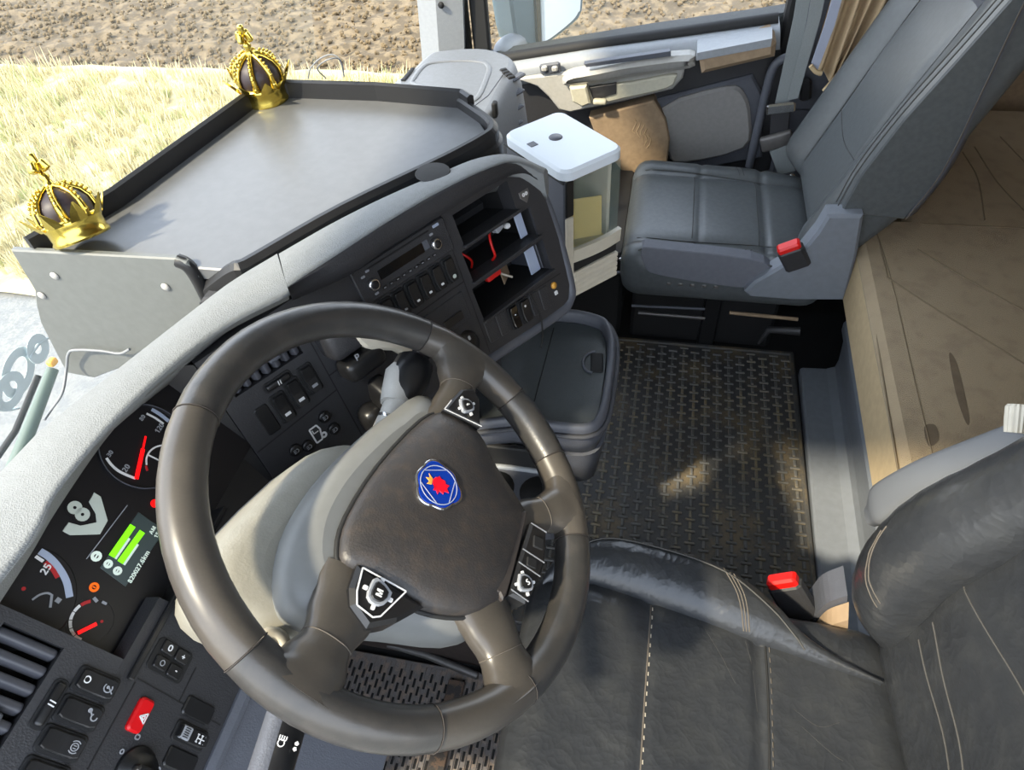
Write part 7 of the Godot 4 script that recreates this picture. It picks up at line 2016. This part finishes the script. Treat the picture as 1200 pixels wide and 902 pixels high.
# ---------------------------------------------------------------- crowns
func crowns() -> void:
	var c := thing("crown_ornament", "upright golden crown ornament at the tray's far front corner", "ornament", Vector3.ZERO, "golden crowns on the tray")
	var r := 0.036
	var q := Q.new().lathe([Vector2(0.0, 0.0), Vector2(r, 0.0), Vector2(r + 0.001, 0.004), Vector2(r - 0.001, 0.008), Vector2(r - 0.0005, 0.020), Vector2(r + 0.002, 0.024), Vector2(r + 0.001, 0.029), Vector2(r - 0.004, 0.030), Vector2(0.0, 0.030)], 32)
	obj("band", q, M.gold, c)
	q = Q.new().lathe([Vector2(r - 0.004, 0.026), Vector2(r - 0.002, 0.036), Vector2(r - 0.003, 0.048), Vector2(r - 0.009, 0.058), Vector2(r - 0.02, 0.066), Vector2(0.006, 0.070), Vector2(0.0, 0.071)], 28)
	obj("cap", q, M.velvet, c)
	for k in 8:
		var a := TAU * k / 8.0
		var d := Vector3(cos(a), 0, sin(a))
		var side := Vector3(-sin(a), 0, cos(a))
		var rings := []
		for p in [[r - 0.001, 0.026, 0.0055], [r + 0.0005, 0.036, 0.005], [r - 0.001, 0.048, 0.0045], [r - 0.0065, 0.058, 0.0042], [r - 0.018, 0.067, 0.0038], [0.006, 0.0725, 0.003]]:
			var x: Vector3 = d * p[0] + Vector3(0, p[1], 0)
			var nn := d * 0.003 + Vector3(0, 0.002, 0)
			rings.append([x - side * p[2], x - side * p[2] * 0.4 + nn * 0.6, x + nn, x + side * p[2] * 0.4 + nn * 0.6, x + side * p[2], x - nn])
		var rb := obj("rib", Q.new().loft(rings), M.gold, c)
		var beads := Q.new()
		for i in 7:
			var f := i / 6.0
			var x := d * lerpf(r + 0.0025, 0.018, f * f) + Vector3(0, lerpf(0.034, 0.072, sqrt(f)), 0)
			beads.soft(Vector3(0.0042, 0.0042, 0.0042), 0.002, Vector3i(3, 3, 3), null, Transform3D(Basis.IDENTITY, x))
		obj("beads", beads, M.gold, rb)
		# pointed leaf leaning out of the band
		var b := a + TAU / 16.0
		var e := Vector3(cos(b), 0, sin(b))
		var es := Vector3(-sin(b), 0, cos(b))
		var lf := Q.new()
		var base := e * (r + 0.001) + Vector3(0, 0.024, 0)
		var tip := e * (r + 0.017) + Vector3(0, 0.047, 0)
		var mid := base.lerp(tip, 0.5)
		lf.loft([[base - es * 0.011, base + e * 0.003, base + es * 0.011, base - e * 0.002], [mid - es * 0.008, mid + e * 0.003, mid + es * 0.008, mid - e * 0.002], [tip - es * 0.0012, tip + e * 0.001, tip + es * 0.0012, tip - e * 0.001]], true, true, false)
		obj("leaf", lf, M.gold, c)
	# stem and leafy cross
	obj("finial_stem", Q.new().lathe([Vector2(0.0, 0.069), Vector2(0.009, 0.070), Vector2(0.006, 0.074), Vector2(0.0045, 0.080), Vector2(0.0065, 0.084), Vector2(0.004, 0.088), Vector2(0.0, 0.094)], 14), M.gold, c)
	for k in 4:
		var a := TAU * k / 4.0 + 0.4
		obj("finial_petal", Q.new().soft(Vector3(0.011, 0.014, 0.007), 0.003, Vector3i(7, 7, 7)), M.gold, c, Transform3D(Basis(Vector3.UP, -a) * Basis(Vector3(0, 0, 1), 0.4), Vector3(cos(a) * 0.008, 0.097, sin(a) * 0.008)))
	obj("finial_petal", Q.new().soft(Vector3(0.009, 0.015, 0.009), 0.0035, Vector3i(7, 7, 7)), M.gold, c, Transform3D(Basis.IDENTITY, Vector3(0, 0.107, 0)))
	var p1 := Vector3(0.0918, 0.9055, -0.6863)
	var d2: Node3D = c.duplicate()
	d2.name = numbered("crown_ornament")
	add_child(d2)
	tag(d2, "tilted golden crown ornament by the tray's near left corner", "ornament", "golden crowns on the tray")
	c.transform = Transform3D((Basis(Vector3(0, 0, 1), 0.06) * Basis(Vector3.UP, 0.3)).scaled(Vector3(1.1, 1.1, 1.1)), p1)
	var p2 := Vector3(-0.3526, 0.925, -0.7354)
	d2.transform = Transform3D(Basis(Vector3(0.75, 0, 0.65).normalized(), -0.42) * Basis(Vector3.UP, 0.7), p2)

# ---------------------------------------------------------------- cables
func small_things() -> void:
	var c := obj("charging_cable", Q.new().tube(smooth_path([Vector3(-0.386, 0.7524, -0.7398), Vector3(-0.387, 0.7415, -0.7627), Vector3(-0.388, 0.744, -0.7929), Vector3(-0.389, 0.7408, -0.8387), Vector3(-0.389, 0.7291, -0.8583), Vector3(-0.389, 0.6931, -0.8845), Vector3(-0.42, 0.6709, -0.8841), Vector3(-0.44, 0.6495, -0.9039), Vector3(-0.46, 0.6484, -0.9022)], 6), 0.0022, 6), M.cable_grey)
	tag(c, "thin grey cable looping over the tray's end plate", "cable")
	var l := obj("wire_loop", Q.new().tube(smooth_path([Vector3(0.0984, 0.94, -0.6005), Vector3(0.0923, 0.96, -0.587), Vector3(0.085, 0.98, -0.5597), Vector3(0.0867, 0.985, -0.538), Vector3(0.0851, 0.975, -0.5252), Vector3(0.0853, 0.95, -0.5276), Vector3(0.0796, 0.98, -0.5247), Vector3(0.0671, 0.985, -0.5391), Vector3(0.0812, 0.965, -0.5687), Vector3(0.0998, 0.94, -0.5683)], 6), 0.0012, 5), M.cable_grey)
	tag(l, "thin grey wire loop sticking up behind the tray", "wire")
	var s := obj("dash_sensor", Q.new().lathe([Vector2(0.0, 0.0), Vector2(0.025, 0.0), Vector2(0.024, 0.0015), Vector2(0.012, 0.0022), Vector2(0.0, 0.0024)], 24, Transform3D.IDENTITY, false), M.rubber_black, null, Transform3D(Basis.IDENTITY, Vector3(-0.1536, 0.926, -0.3099)))
	tag(s, "small black round sensor on the dash top by the tray", "sensor")
